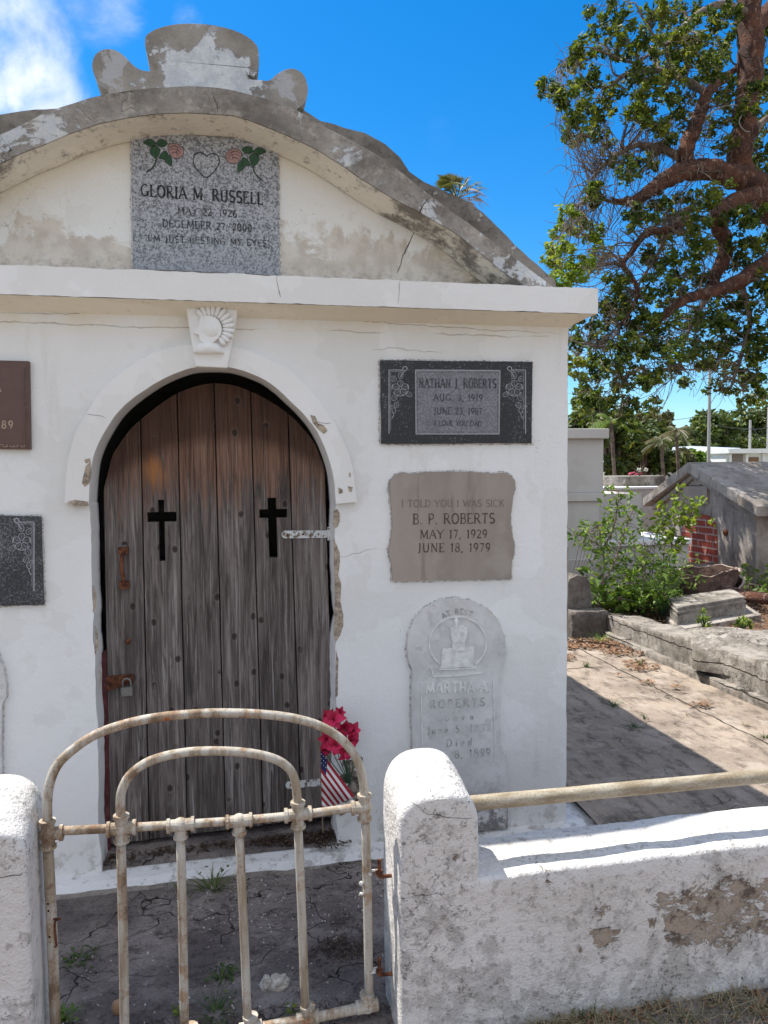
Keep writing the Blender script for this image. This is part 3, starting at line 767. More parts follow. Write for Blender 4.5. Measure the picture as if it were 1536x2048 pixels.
# ogee parapet behind the band
yp = .16
og = [(-330, 420), (-200, 330), (-60, 262), (0, 231), (45, 223), (90, 218), (140, 212), (185, 207), (200, 200), (230, 192), (600, 215), (640, 240), (690, 256), (730, 266), (770, 287), (800, 315), (820, 343), (848, 364), (885, 380), (930, 400), (965, 425), (1000, 458), (1030, 490), (1075, 530), (1110, 560)]
OG = XZ(og, yp); OG = [p for p in OG if p[1] > 2.21]
OG = wobble(OG, .04, .005, 5, False)
b = MB(); b.prism([(OG[0][0], 2.2)]+OG+[(OG[-1][0]+.02, 2.2)], yp, yp+.16)
b.build('parapet', 'parapet_render', mau, bevel=.006)
cr = [(213, 200), (218, 178), (209, 168), (196, 158), (187, 146), (184, 128), (190, 110), (203, 100), (217, 98), (233, 101), (250, 113), (264, 128), (280, 139), (296, 142), (312, 141), (316, 134), (306, 124), (297, 112), (291, 96), (290, 78), (295, 68), (312, 58), (340, 50), (370, 47), (410, 48), (450, 55), (482, 66), (505, 81), (516, 96), (518, 118), (517, 138), (508, 152), (497, 150), (491, 141), (496, 152), (504, 159), (522, 160), (538, 161), (552, 150), (566, 141), (582, 137), (598, 141), (609, 152), (614, 166), (616, 182), (612, 200), (603, 213), (596, 216), (594, 224), (600, 240)]
CR = [tuple(p) for p in catmull(XZ(cr, .13), 2)]
b = MB(); b.prism([(CR[0][0], 2.75)]+CR+[(CR[-1][0], 2.75)], .13, .30)
b.build('crest', 'crest_render', mau, bevel=.006)
# barrel roof hidden behind the parapet
b = MB(); prof = [(1.38*cos(a)-.04, 2.2+.52*sin(a)) for a in lin(0, pi, 25)]
b.prism(prof, .32, YB-.05); b.build('roof', 'weathered_render', mau)

# archivolt and keystone
ao = [(129, 1006), (132, 950), (137, 915), (150, 868), (172, 828), (200, 783), (240, 747), (280, 720), (325, 699), (375, 690), (420, 688), (465, 694), (500, 702), (540, 719), (585, 745), (625, 785), (665, 840), (690, 890), (705, 935), (714, 1004)]
ai = [(177, 1008), (181, 940), (191, 901), (214, 856), (239, 821), (274, 790), (320, 761), (360, 743), (395, 734), (455, 734), (500, 746), (540, 766), (580, 801), (610, 831), (635, 866), (655, 911), (667, 956), (672, 1008)]
AO = [tuple(p) for p in catmull(XZ(ao, -.028), 3)]; AI = [tuple(p) for p in catmull(XZ(ai, -.028), 3)]
b = MB(); b.prism(wobble(AO, .03, .0025, 6, False)+wobble(AI, .03, .0025, 7, False)[::-1], -.028, .006)
b.build('archivolt', 'white_trim_paint', mau, bevel=.006)
ks = XZ([(370, 601), (478, 605), (455, 736), (391, 733)], -.06)
b = MB(); b.prism(ks, -.06, .006); key = b.build('keystone', 'white_trim_paint', mau, bevel=.004)
b = MB()
def KP(x, y): q = hy(340+x/8.533, 580+y/8.533, -.062); return (q[0], q[2])
c0 = KP(700, 660)
hc = KP(700, 670); b.ball((hc[0], -.062, hc[1]), (.041, .027, .042), nu=20, nv=14)             # head
fc = KP(590, 690); b.ball((fc[0], -.062, fc[1]), (.024, .02, .034), nu=14, nv=10)
ey = KP(595, 590); b.ball((ey[0], -.078, ey[1]), (.006, .004, .004), nu=8, nv=6)
n1 = KP(655, 900); b.ball((n1[0], -.062, n1[1]), (.022, .017, .024), nu=12, nv=8)              # neck
bc = KP(660, 1085); pts = [(bc[0]+.056*cos(a), bc[1]+.048*sin(a)) for a in lin(0, pi, 16)]
k0 = len(b.v); m0 = b.vs([(x, -.060, z) for x, z in pts]); m1 = b.vs([(bc[0]+(x-bc[0])*.86, -.080, bc[1]+(z-bc[1])*.8) for x, z in pts]); m2 = b.vs([(bc[0], -.092, bc[1]+.008)])
for i in range(15): b.face((m0+i, m0+i+1, m1+i+1, m1+i)); b.face((m1+i, m1+i+1, m2))
b.face((m0, m1, m2, m1+15, m0+15))
for i, a in enumerate(lin(128, -52, 13)):                                                       # fan of plumes
    a = radians(a); r0 = .042; r1 = .080+.008*sin(i/12*pi); ctr = (c0[0], c0[1]+.002)
    p = [(ctr[0]+cos(a)*r, -.062-.007*(1 if r > r0 else .8), ctr[1]+sin(a)*r*1.0) for r in lin(r0, r1, 5)]
    b.tube(p, [.0055, .0075, .0088, .0095, .006], 8)
fpr = [KP(*p) for p in [(530, 470), (512, 520), (505, 570), (492, 620), (455, 680), (416, 722), (420, 752), (470, 768), (500, 785), (492, 806), (512, 822), (500, 842), (520, 868), (540, 900), (590, 915), (600, 960), (740, 960), (745, 900), (810, 850), (870, 760), (880, 660), (850, 560), (770, 480), (650, 450)]]
pf = MB(); pf.prism([tuple(p) for p in catmull([(*p,) for p in fpr]+[fpr[0]], 2)][:-1], -.080, -.058); pf.build('relief_face', 'white_trim_paint', key, bevel=.006, seg=3)
b.build('relief_bust', 'white_trim_paint', key, smooth=True)

# ---------------------------------------------------------------- door
door = tag(at(link(bpy.data.objects.new('door', None), mau)), None)
door.empty_display_size = .1
yd = .165
seam = [((207, 1010), (220, 1726)), ((281, 845), (300, 1722)), ((354, 785), (376, 1718)), ((428, 765), (453, 1712)), ((501, 780), (528, 1700)), ((576, 825), (605, 1692)), ((651, 960), (673, 1684))]
SE = []
for a, c in seam:
    A_ = hy(*a, yd); C_ = hy(*c, yd); SE.append(((A_[0]-C_[0])/(A_[2]-C_[2]), C_[0], C_[2]))
def sx(i, z): k, x, z0 = SE[i]; return x+k*(z-z0)
tc_ = XZ([(206, 1020), (207, 985), (211, 950), (222, 915), (240, 885), (262, 856), (282, 838), (320, 808), (355, 786), (395, 771), (430, 766), (470, 771), (505, 784), (540, 802), (575, 826), (610, 860), (635, 895), (648, 930), (653, 965), (655, 1010)], yd)
TC = sorted([tuple(p) for p in catmull(tc_, 3)])
def ztop(x):
    for i in range(len(TC)-1):
        if TC[i][0] <= x <= TC[i+1][0]: return TC[i][1]+(TC[i+1][1]-TC[i][1])*(x-TC[i][0])/max(1e-9, TC[i+1][0]-TC[i][0])
    return TC[0][1] if x < TC[0][0] else TC[-1][1]
crossL = [(316, 1000), (331, 1122), (294, 1025), (353, 1043)]; crossR = [(536, 996), (555, 1115), (519, 1019), (575, 1035)]
def cross(cr):
    a = [hy(*p, yd) for p in cr]; return a[0][0], a[1][0], a[0][2], a[1][2], a[2][0], a[3][0], a[2][2], a[3][2]
zb0 = .005
for k in range(6):
    gap = .0022
    b = MB()
    if k in (1, 4):
        xa, xb, zt, zb, ya, yb2, za, zc = cross(crossL if k == 1 else crossR)
        xcuts = sorted([ya, xa, xb, yb2]); zcuts = [zb, zc, za, zt]
    else: xcuts = []; zcuts = []
    def xe(u, z):
        l = sx(k, z)+gap; r = sx(k+1, z)-gap; return l+(r-l)*u
    if xcuts:
        zm = .5*(zcuts[0]+zcuts[3]); l = sx(k, zm)+gap; r = sx(k+1, zm)-gap; us = [0]+[(x-l)/(r-l) for x in xcuts]+[1]
    else: us = [0, .5, 1]
    if k == 1: zbm = zb0
    bot = zb0+(.004*k)
    zs = [bot]+zcuts
    nU = []
    for i in range(len(us)-1): nU += lin(us[i], us[i+1], 3)[:-1]
    nU.append(1.0)
    hole = lambda i, j: False
    if xcuts:
        def hole(i, j):
            u = .5*(nU[i]+nU[i+1]); a = (u > us[2] and u < us[3]); h = (u > us[1] and u < us[4])
            return (a and 1 <= j <= 3) or (h and j == 2)
    nr = len(zs)
    grid = {}
    def vid(i, j, s_):
        key_ = (i, j, s_)
        if key_ not in grid:
            z = zs[j] if j < nr else None
            if z is None:
                x = xe(nU[i], 1.3)
                for _ in range(3): z = ztop(x); x = xe(nU[i], z)
                z = max(z, zs[-1]+.01)
            grid[key_] = b.vs([(xe(nU[i], z), yd if s_ == 0 else yd+.03, z)])
        return grid[key_]
    nc_ = len(nU)-1; nrow = nr
    for i in range(nc_):
        for j in range(nrow):
            if hole(i, j): continue
            b.face((vid(i, j, 0), vid(i+1, j, 0), vid(i+1, j+1, 0), vid(i, j+1, 0))); b.face((vid(i, j, 1), vid(i, j+1, 1), vid(i+1, j+1, 1), vid(i+1, j, 1)))
            for di, dj, e in ((-1, 0, (i, j, i, j+1)), (1, 0, (i+1, j, i+1, j+1)), (0, -1, (i, j, i+1, j)), (0, 1, (i, j+1, i+1, j+1))):
                a, c = i+di, j+dj
                if a < 0 or a >= nc_ or c < 0 or c >= nrow or hole(a, c):
                    b.face((vid(e[0], e[1], 0), vid(e[2], e[3], 0), vid(e[2], e[3], 1), vid(e[0], e[1], 1)))
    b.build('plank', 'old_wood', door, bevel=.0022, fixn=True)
# dark battens behind
b = MB()
for z in (.25, .88):
    b = MB(); b.box((-.46, yd+.031, z), (.40, yd+.055, z+.1)); b.build('batten', 'cut_wood', door)
def bxp(px0, py0, px1, py1, y, t, b, mi=0):
    A_ = hy(px0, py0, y); B2 = hy(px1, py1, y); b.box((min(A_[0], B2[0]), y-t, min(A_[2], B2[2])), (max(A_[0], B2[0]), y, max(A_[2], B2[2])), mi)
# pull handle
b = MB(); bxp(238, 1094, 258, 1107, yd, .03, b); bxp(240, 1162, 260, 1176, yd, .03, b)
p = [hy(247, 1100, yd-.022), hy(244, 1115, yd-.03), hy(243, 1135, yd-.034), hy(246, 1155, yd-.03), hy(250, 1168, yd-.022)]
b.tube(catmull(p, 4), .0085, 8); b.build('handle', 'rust', door, bevel=.002)
# strap hinges, flaking white
def hinge(x0, x1, yc, hh, slope=0):
    b = MB(); A_ = hy(x0, yc+slope, yd); C_ = hy(x1, yc, yd); h = hh/1540*3.2/2
    top = [(A_[0]+h*(1-cos(a))-0, A_[2]+h*sin(a)) for a in lin(pi*.5, pi*1.5, 9)]
    pts = [(A_[0]+h+h*cos(a), A_[2]+h*sin(a)) for a in lin(pi*.5, pi*1.5, 9)]+[(C_[0], C_[2]-h), (C_[0], C_[2]+h)]
    b.prism(pts, yd-.007, yd+.001)
    b.tube([(C_[0]+.004, yd-.008, C_[2]-h*1.7), (C_[0]+.004, yd-.008, C_[2]+h*1.9)], .0095, 10)
    for u in (.12, .45, .78): b.ball((A_[0]+(C_[0]-A_[0])*u, yd-.008, A_[2]+(C_[2]-A_[2])*u), (.004, .003, .004), 1, 8, 6)
    b.build('strap_hinge', ['flaking_white_iron', 'rust'], door)
hinge(563, 657, 1068, 15, 1); hinge(571, 662, 1562, 14, 8)
# rusty hasp
b = MB(); q = XZ([(200, 1354), (266, 1347), (268, 1364), (236, 1374), (206, 1384)], yd-.004)
b.prism(q, yd-.012, yd-.004); A_ = hy(262, 1358, yd); b.tube([(A_[0], yd, A_[2]+.01), (A_[0], yd-.03, A_[2]+.006), (A_[0], yd-.03, A_[2]-.006), (A_[0], yd, A_[2]-.01)], .0035, 6)
b.build('hasp', 'rust', door)
# old staple without its lock
b = MB(); A_ = hy(257, 1282, yd); b.ball((A_[0], yd-.004, A_[2]), (.011, .008, .009), 0, 10, 8, jit=.3); b.build('bolt_stub', 'rust', door)
# red painted strip of frame left of the door
b = MB(); q = XZ([(203, 1308), (212, 1300), (222, 1742), (205, 1745)], .15); b.prism(q, .15, .19); b.build('door_frame', 'red_frame_paint', mau)
# padlock
A_ = hy(254, 1380, yd-.03)
pad = thing('padlock', 'small grey padlock hanging from the rusty hasp on the plank door', 'padlock', tuple(A_))
b = MB(); b.box((A_[0]-.022, yd-.045, A_[2]-.022), (A_[0]+.022, yd-.022, A_[2]+.014)); b.build('body', 'steel', pad, bevel=.003)
b = MB(); b.tube([(A_[0]-.015, yd-.034, A_[2]+.008)]+[(A_[0]+.015*cos(a), yd-.034, A_[2]+.032+.015*sin(a)) for a in lin(pi, 0, 9)]+[(A_[0]+.015, yd-.034, A_[2]+.008)], .0038, 8)
b.build('shackle', 'steel', pad, smooth=True)

# cracks lie in the plaster: thin irregular lines, part of their own wall
def crack_line(name, px, y, w, mt, parent, seed=0, amp=.006):
    pts = XZ(px, y); out = []
    for i in range(len(pts)-1):
        a = Vector(pts[i]); c = Vector(pts[i+1]); k = max(2, int((c-a).length/.012))
        for j in range(k):
            p = a.lerp(c, j/k); q = Vector((p.x*30+seed, p.y*30, seed)); out.append((p.x+amp*MN.noise(q)+amp*.5*MN.noise(q*3), p.y+amp*MN.noise(q+Vector((4, 2, 1)))))
    b = MB()
    n_ = len(out); L = []; R = []
    for i, p in enumerate(out):
        t = Vector(out[min(i+1, n_-1)])-Vector(out[max(i-1, 0)]); t = t.normalized() if t.length > 0 else Vector((1, 0)); q = Vector((-t.y, t.x))
        ww = w*(.35+.8*abs(MN.noise(Vector((i*.37, seed, 2)))))*(sin(pi*(i+.6)/n_)**.4 if n_ > 2 else 1)
        L.append((p[0]+q.x*ww, y, p[1]+q.y*ww)); R.append((p[0]-q.x*ww, y, p[1]-q.y*ww))
    b.strip(L, R); return b.build(name, mt, parent)
b = None
crack_line('crack', [(835, 428), (830, 455), (822, 480), (806, 510), (792, 555)], yt-.0012, .0032, 'dark_engraving', mau, 3)
crack_line('crack', [(425, 180), (433, 205), (436, 232)], yb-.0012, .002, 'dark_engraving', mau, 5)
crack_line('crack', [(858, 395), (846, 410), (836, 432)], yb-.0012, .003, 'dark_engraving', mau, 6)
crack_line('crack', [(553, 552), (558, 585), (566, 603)], -.1216, .0015, 'brown_engraving', mau, 8)
crack_line('crack', [(800, 562), (798, 590), (795, 615)], -.1216, .0012, 'brown_engraving', mau, 9)
crack_line('crack', [(172, 828), (195, 831), (222, 836)], -.0292, .0016, 'brown_engraving', mau, 10)
crack_line('crack', [(625, 845), (645, 846), (669, 845)], -.0292, .0018, 'brown_engraving', mau, 11)
crack_line('crack', [(0, 625), (120, 628), (250, 622), (368, 626)], -.0012, .0015, 'tan_engraving', mau, 12)
crack_line('crack', [(480, 630), (640, 634), (760, 645), (900, 655), (1030, 662), (1128, 668)], -.0012, .0015, 'tan_engraving', mau, 13)
crack_line('crack', [(680, 1113), (710, 1108), (735, 1100), (760, 1093)], -.0012, .0014, 'tan_engraving', mau, 14)
crack_line('crack', [(745, 700), (780, 695), (830, 701), (890, 705)], -.0012, .0013, 'tan_engraving', mau, 15)
# broken plaster and rubble at the right foot of the door jamb
b = MB()
rr = random.Random(4)
for px, py, r in ((700, 1530, .03), (712, 1548, .034), (692, 1556, .03), (705, 1575, .03), (690, 1592, .028), (715, 1592, .026), (716, 1520, .02), (684, 1622, .02), (720, 1560, .02)):
    q = hy(px, py, .0); b.ball((q[0], .002, q[2]), (r*1.05, .012, r*.8), 0, 12, 8, jit=.35, seed=px)
b.build('rubble', 'rubble_rock', mau)
# places where the paint coat has broken away from the edges
kk = 0
for pl_, yy in (([(668, 1022), (674, 1018), (679, 1026), (680, 1040), (676, 1052), (670, 1056), (667, 1048)], 0), ([(668, 1078), (674, 1090), (679, 1104), (680, 1125), (676, 1150), (682, 1168), (681, 1200), (687, 1228), (686, 1252), (680, 1270), (672, 1284), (668, 1270), (671, 1200), (668, 1130)], 0),
                ([(672, 1300), (677, 1320), (675, 1390), (671, 1395)], 0), ([(172, 932), (181, 925), (184, 945), (178, 968), (170, 974), (163, 965), (168, 948)], -.028), ([(170, 918), (180, 916), (182, 924), (172, 926)], -.028),
                ([(134, 1004), (150, 1000), (176, 1004), (177, 1012), (150, 1014)], -.028), ([(620, 830), (630, 832), (636, 846), (648, 850), (655, 862), (648, 868), (636, 858), (626, 846)], -.028), ([(676, 975), (684, 978), (686, 985), (678, 988)], -.028), ([(696, 972), (706, 974), (704, 984), (698, 982)], -.028), ([(699, 944), (702, 946), (701, 954), (698, 952)], -.028),
                ([(186, 1170), (192, 1185), (190, 1215), (186, 1225)], 0), ([(190, 1250), (196, 1270), (197, 1300), (192, 1310)], 0), ([(196, 1330), (200, 1350), (198, 1375)], 0)):
    o_ = wobble(XZ(pl_, yy), .008, .0035, kk); kk += 1; b = MB(); b.prism(o_, yy-.0016, yy+.004, back=False); b.build('paint_chip', 'bare_plaster', mau)

# ---------------------------------------------------------------- lettering: strokes with serifs
def ar(cx, cy, rx, ry, a0, a1, n=12): return [(cx+rx*cos(radians(a)), cy+ry*sin(radians(a))) for a in lin(a0, a1, n)]
G = {}
def g(ch, w, strokes, ser=()): G[ch] = (w, strokes, ser)
T1, T0 = 1, 0      # thick, thin
g('A', .78, [([(0, 0), (.39, 1)], T0), ([(.39, 1), (.78, 0)], T1), ([(.14, .36), (.64, .36)], T0)], [(0, 0), (.78, 0)])
g('B', .62, [([(.1, 0), (.1, 1)], T1), ([(.1, 1), (.32, 1)]+ar(.34, .76, .2, .24, 90, -90)+[(.1, .52)], T0), ([(.1, .52), (.34, .52)]+ar(.36, .26, .24, .26, 90, -90)+[(.1, 0)], T0)], [(.06, 0), (.06, 1)])
g('C', .78, [(ar(.42, .5, .37, .5, 48, 312, 20), T0)], [])
g('D', .76, [([(.1, 0), (.1, 1)], T1), ([(.1, 1), (.3, 1)]+ar(.32, .5, .38, .5, 90, -90, 16)+[(.1, 0)], T0)], [(.06, 0), (.06, 1)])
g('E', .62, [([(.1, 0), (.1, 1)], T1), ([(.1, 1), (.56, 1), (.56, .86)], T0), ([(.1, .52), (.46, .52)], T0), ([(.1, 0), (.6, 0), (.6, .16)], T0)], [(.06, 0), (.06, 1)])
g('G', .82, [(ar(.42, .5, .37, .5, 48, 318, 20), T0), ([(.72, .42), (.72, .08)], T1)], [(.7, .42)])
g('H', .8, [([(.12, 0), (.12, 1)], T1), ([(.68, 0), (.68, 1)], T1), ([(.12, .5), (.68, .5)], T0)], [(.12, 0), (.12, 1), (.68, 0), (.68, 1)])
g('I', .26, [([(.13, 0), (.13, 1)], T1)], [(.13, 0), (.13, 1)])
g('J', .42, [([(.28, 1), (.28, .15)]+ar(.14, .12, .14, .2, 0, -110, 6), T1)], [(.28, 1)])
g('K', .72, [([(.12, 0), (.12, 1)], T1), ([(.66, 1), (.12, .42)], T0), ([(.28, .6), (.7, 0)], T1)], [(.12, 0), (.12, 1), (.66, 1), (.7, 0)])
g('L', .6, [([(.12, 0), (.12, 1)], T1), ([(.12, 0), (.58, 0), (.58, .18)], T0)], [(.12, 1), (.06, 0)])
g('M', .98, [([(.1, 0), (.14, 1)], T0), ([(.14, 1), (.49, .12)], T1), ([(.49, .12), (.84, 1)], T0), ([(.84, 1), (.88, 0)], T1)], [(.1, 0), (.1, 1), (.88, 0), (.88, 1)])
g('N', .82, [([(.12, 0), (.12, 1)], T0), ([(.12, 1), (.7, 0)], T1), ([(.7, 0), (.7, 1)], T0)], [(.12, 0), (.08, 1), (.7, 1)])
g('O', .82, [(ar(.41, .5, .36, .5, 0, 360, 26), T1)], [])
g('P', .62, [([(.1, 0), (.1, 1)], T1), ([(.1, 1), (.32, 1)]+ar(.34, .74, .22, .26, 90, -90)+[(.1, .48)], T0)], [(.1, 0), (.06, 1)])
g('R', .72, [([(.1, 0), (.1, 1)], T1), ([(.1, 1), (.32, 1)]+ar(.34, .75, .22, .25, 90, -90)+[(.1, .5)], T0), ([(.32, .5), (.68, 0)], T1)], [(.1, 0), (.06, 1), (.7, 0)])
g('S', .6, [(ar(.31, .745, .24, .255, 35, 270, 14)+ar(.31, .25, .26, .25, 85, -145, 14), T1)], [])
g('T', .7, [([(.35, 0), (.35, 1)], T1), ([(.04, .84), (.04, 1), (.66, 1), (.66, .84)], T0)], [(.35, 0)])
g('U', .8, [([(.12, 1), (.12, .3)]+ar(.4, .3, .28, .3, 180, 360, 12)+[(.68, 1)], T1)], [(.12, 1), (.68, 1)])
g('V', .78, [([(0, 1), (.39, 0)], T1), ([(.39, 0), (.78, 1)], T0)], [(0, 1), (.78, 1)])
g('W', 1.1, [([(0, 1), (.28, 0)], T1), ([(.28, 0), (.55, .9)], T0), ([(.55, .9), (.82, 0)], T1), ([(.82, 0), (1.1, 1)], T0)], [(0, 1), (1.1, 1), (.55, 1)])
g('Y', .74, [([(0, 1), (.37, .48)], T1), ([(.74, 1), (.37, .48)], T0), ([(.37, .48), (.37, 0)], T1)], [(0, 1), (.74, 1), (.37, 0)])
g('1', .34, [([(.04, .84), (.18, 1), (.18, 0)], T1)], [(.18, 0)])
g('2', .56, [(ar(.28, .74, .21, .25, 165, -45, 10)+[(.05, .05)], T0), ([(.04, .05), (.55, .05)], T1)], [])
g('3', .54, [(ar(.26, .76, .2, .24, 150, -85, 10), T0), (ar(.26, .27, .24, .27, 85, -150, 12), T1)], [])
g('5', .54, [([(.48, 1), (.14, 1), (.1, .56)]+ar(.26, .32, .24, .32, 110, -145, 12), T1)], [])
g('6', .56, [([(.46, .96)]+ar(.48, .3, .42, .66, 110, 180, 6)+ar(.3, .3, .22, .3, 180, -180, 18), T1)], [])
g('7', .54, [([(.03, .95), (.52, .95)], T1), ([(.5, .95), (.2, 0)], T0)], [])
g('8', .56, [(ar(.28, .76, .19, .24, 0, 360, 16), T0), (ar(.28, .27, .23, .27, 0, 360, 16), T1)], [])
g('9', .56, [(ar(.28, .7, .22, .3, 0, 360, 18), T1), (ar(.1, .7, .4, .68, 0, -75, 8), T0)], [])
g('0', .58, [(ar(.29, .5, .23, .5, 0, 360, 22), T1)], [])
g('.', .2, [([(.06, .02), (.14, .02)], 2)]); g(',', .2, [([(.12, .06), (.05, -.16)], T1)])
g("'", .2, [([(.1, 1), (.08, .8)], T1)]); g('"', .3, [([(.07, 1), (.05, .8)], T1), ([(.2, 1), (.18, .8)], T1)]); g(' ', .4, [])
g('r', .4, [([(.08, 0), (.08, .6)], T1), (ar(.28, .4, .18, .2, 170, 50, 6), T0)], [(.08, 0)])
g('o', .5, [(ar(.25, .3, .2, .3, 0, 360, 14), T1)])
g('e', .5, [([(.06, .32), (.44, .32)]+ar(.25, .3, .2, .3, 10, 310, 14), T0)])
g('i', .22, [([(.11, 0), (.11, .6)], T1), ([(.07, .85), (.15, .85)], 2)], [(.11, 0)])
g('u', .54, [([(.08, .6), (.08, .15)]+ar(.25, .18, .17, .18, 180, 360, 7)+[(.42, .6)], T1), ([(.42, .5), (.42, 0)], T1)], [])
g('n', .54, [([(.08, 0), (.08, .6)], T1), ([(.08, .4)]+ar(.25, .4, .17, .2, 160, 0, 7)+[(.42, 0)], T1)], [(.08, 0), (.42, 0)])
g('d', .54, [(ar(.23, .3, .18, .3, 0, 360, 14), T0), ([(.42, 0), (.42, 1)], T1)], [])
g('g', .54, [(ar(.23, .32, .18, .28, 0, 360, 14), T0), ([(.42, .6), (.42, -.1)]+ar(.24, -.1, .18, .18, 0, -150, 6), T1)], [])
def text(b, s, place, h, track=.14, thick=.13, thin=.075, wscale=1.0, y0=-.001, y1=0, mi=0, serif=True, fade=0, rnd=None):
    """place(u, v) -> (x, z) for u, v in letter heights"""
    tot = sum(G[c][0]*wscale+track for c in s)-track; u = -tot/2; kk = 0
    for c in s:
        w_, st, se = G[c]
        for pts, k in st:
            wd = (thin, thick, .16)[k]
            P_ = [place((u+p[0]*wscale)*h, p[1]*h) for p in pts]
            kk = (kk+1) % 7; b.ribbon(P_, wd*h, y0-kk*.00004, y1, mi)
        if serif:
            for p in se: b.ribbon([place((u+p[0]*wscale-.11)*h, p[1]*h), place((u+p[0]*wscale+.11)*h, p[1]*h)], .05*h, y0+.00004, y1, mi)
        u += w_*wscale+track
    return tot
def fit(s, width, h, wscale=1.0):       # letter spacing that makes the line as wide as in the photo
    tot = sum(G[c][0]*wscale for c in s); return (width/h-tot)/max(1, len(s)-1)
def line(b, s, x0, x1, yt_, yb_, y, **k):      # a text line given by its left, right, top, bottom in the photograph
    a = hy(x0, (yt_[0]+yb_[0])/2, y); c = hy(x1, (yt_[1]+yb_[1])/2, y)
    top = hy(x0, yt_[0], y); bot = hy(x0, yb_[0], y); h = top[2]-bot[2]
    bl = (bot[0], bot[2]); br = hy(x1, yb_[1], y); br = (br[0], br[2])
    d = Vector((br[0]-bl[0], br[1]-bl[1])); W_ = d.length; d.normalize(); q = Vector((-d.y, d.x)); mid = Vector(((bl[0]+br[0])/2, (bl[1]+br[1])/2))
    ws = k.pop('wscale', 1.0); tr = fit(s, W_, h, ws)
    while tr < .11 and ws > .5: ws *= .93; tr = fit(s, W_, h, ws)
    LN_ = MB() if b is None else b
    if b is None: mt_, par_ = k.pop('mt'), k.pop('par')
    text(LN_, s, lambda u, v: tuple(mid+d*u+q*v), h, track=tr, wscale=ws, y0=y-k.pop('pr', .0011), y1=y, **k)
    if b is None: LN_.build('inscription', mt_, par_)

def plaque(name, label, px, y, t, mt, bev=.002, wob=.002, cat='memorial plaque'):
    out = XZ(px, y); xs_ = [p[0] for p in out]; zs_ = [p[1] for p in out]
    root = thing(name, label, cat, ((min(xs_)+max(xs_))/2, y, min(zs_)))
    b = MB(); b.prism(wobble(out, .02, wob, len(px)) if wob else out, y, y+t); b.build('slab', mt, root, bevel=bev)
    if wob:
        cx, cz = sum(xs_)/len(xs_), sum(zs_)/len(zs_); W_, H_ = max(xs_)-min(xs_), max(zs_)-min(zs_); ys = y+t-.0085 if y > 0 else -.0013
        g_ = wobble([(cx+(a-cx)*(1+.009/W_), cz+(c-cz)*(1+.009/H_)) for a, c in out], .006, .0045, len(px)+3); g_.append(g_[0]); b = MB(); b.ribbon(g_, .005, ys, ys+.002); b.build('mortar_edge', 'mortar', root)
    return root
# 1 speckled granite in the gable
y = yt-.012
p1 = plaque('granite_plaque', 'square speckled grey granite plaque with two roses and a heart, set in the gable', [(262, 262), (411, 272), (556, 283), (559, 551), (412, 543), (266, 537)], y, .02, 'granite_speckled', wob=.0015)
def Q(x, yy): q = hy(240+x/4.518, 240+yy/4.518, y); return (q[0], q[2])
line(None, 'GLORIA M. RUSSELL', 240+188/4.518, 240+1290/4.518, (240+580/4.518, 240+655/4.518), (240+685/4.518, 240+762/4.518), y, thick=.17, thin=.11, mt='dark_engraving', par=p1)
line(None, 'MAY 22, 1926', 240+520/4.518, 240+1055/4.518, (240+785/4.518, 240+812/4.518), (240+848/4.518, 240+880/4.518), y, thick=.17, thin=.11, mt='granite_letter', par=p1)
line(None, 'DECEMBER 27, 2000', 240+385/4.518, 240+1190/4.518, (240+900/4.518, 240+940/4.518), (240+965/4.518, 240+1008/4.518), y, thick=.17, thin=.11, mt='granite_letter', par=p1)
line(None, '"I\'M JUST RESTING MY EYES"', 240+225/4.518, 240+1350/4.518, (240+1035/4.518, 240+1085/4.518), (240+1092/4.518, 240+1143/4.518), y, thick=.17, thin=.11, mt='granite_letter', par=p1)
b = MB(); hp = [(775, 330), (760, 308), (730, 298), (700, 298), (672, 318), (662, 350), (664, 385), (685, 430), (720, 475), (760, 512), (782, 520), (810, 505), (850, 465), (885, 415), (898, 370), (892, 335), (865, 310), (835, 305), (800, 315), (782, 330)]
b.ribbon([tuple(p) for p in catmull([Q(*p) for p in hp], 3)], .0036, y-.0011, y); b.build('heart', 'dark_engraving', p1)
def blob(b, px, mi, conv=Q, yy=None, n=3, edge=True, ew=.0017, em=2):
    yy = y if yy is None else yy
    pts = [tuple(p) for p in catmull([conv(*p) for p in px]+[conv(*px[0])], n)]
    b.prism(pts[:-1], yy-.0009, yy, mi, back=False)
    if edge: b.ribbon(pts, ew, yy-.0016, yy, em)
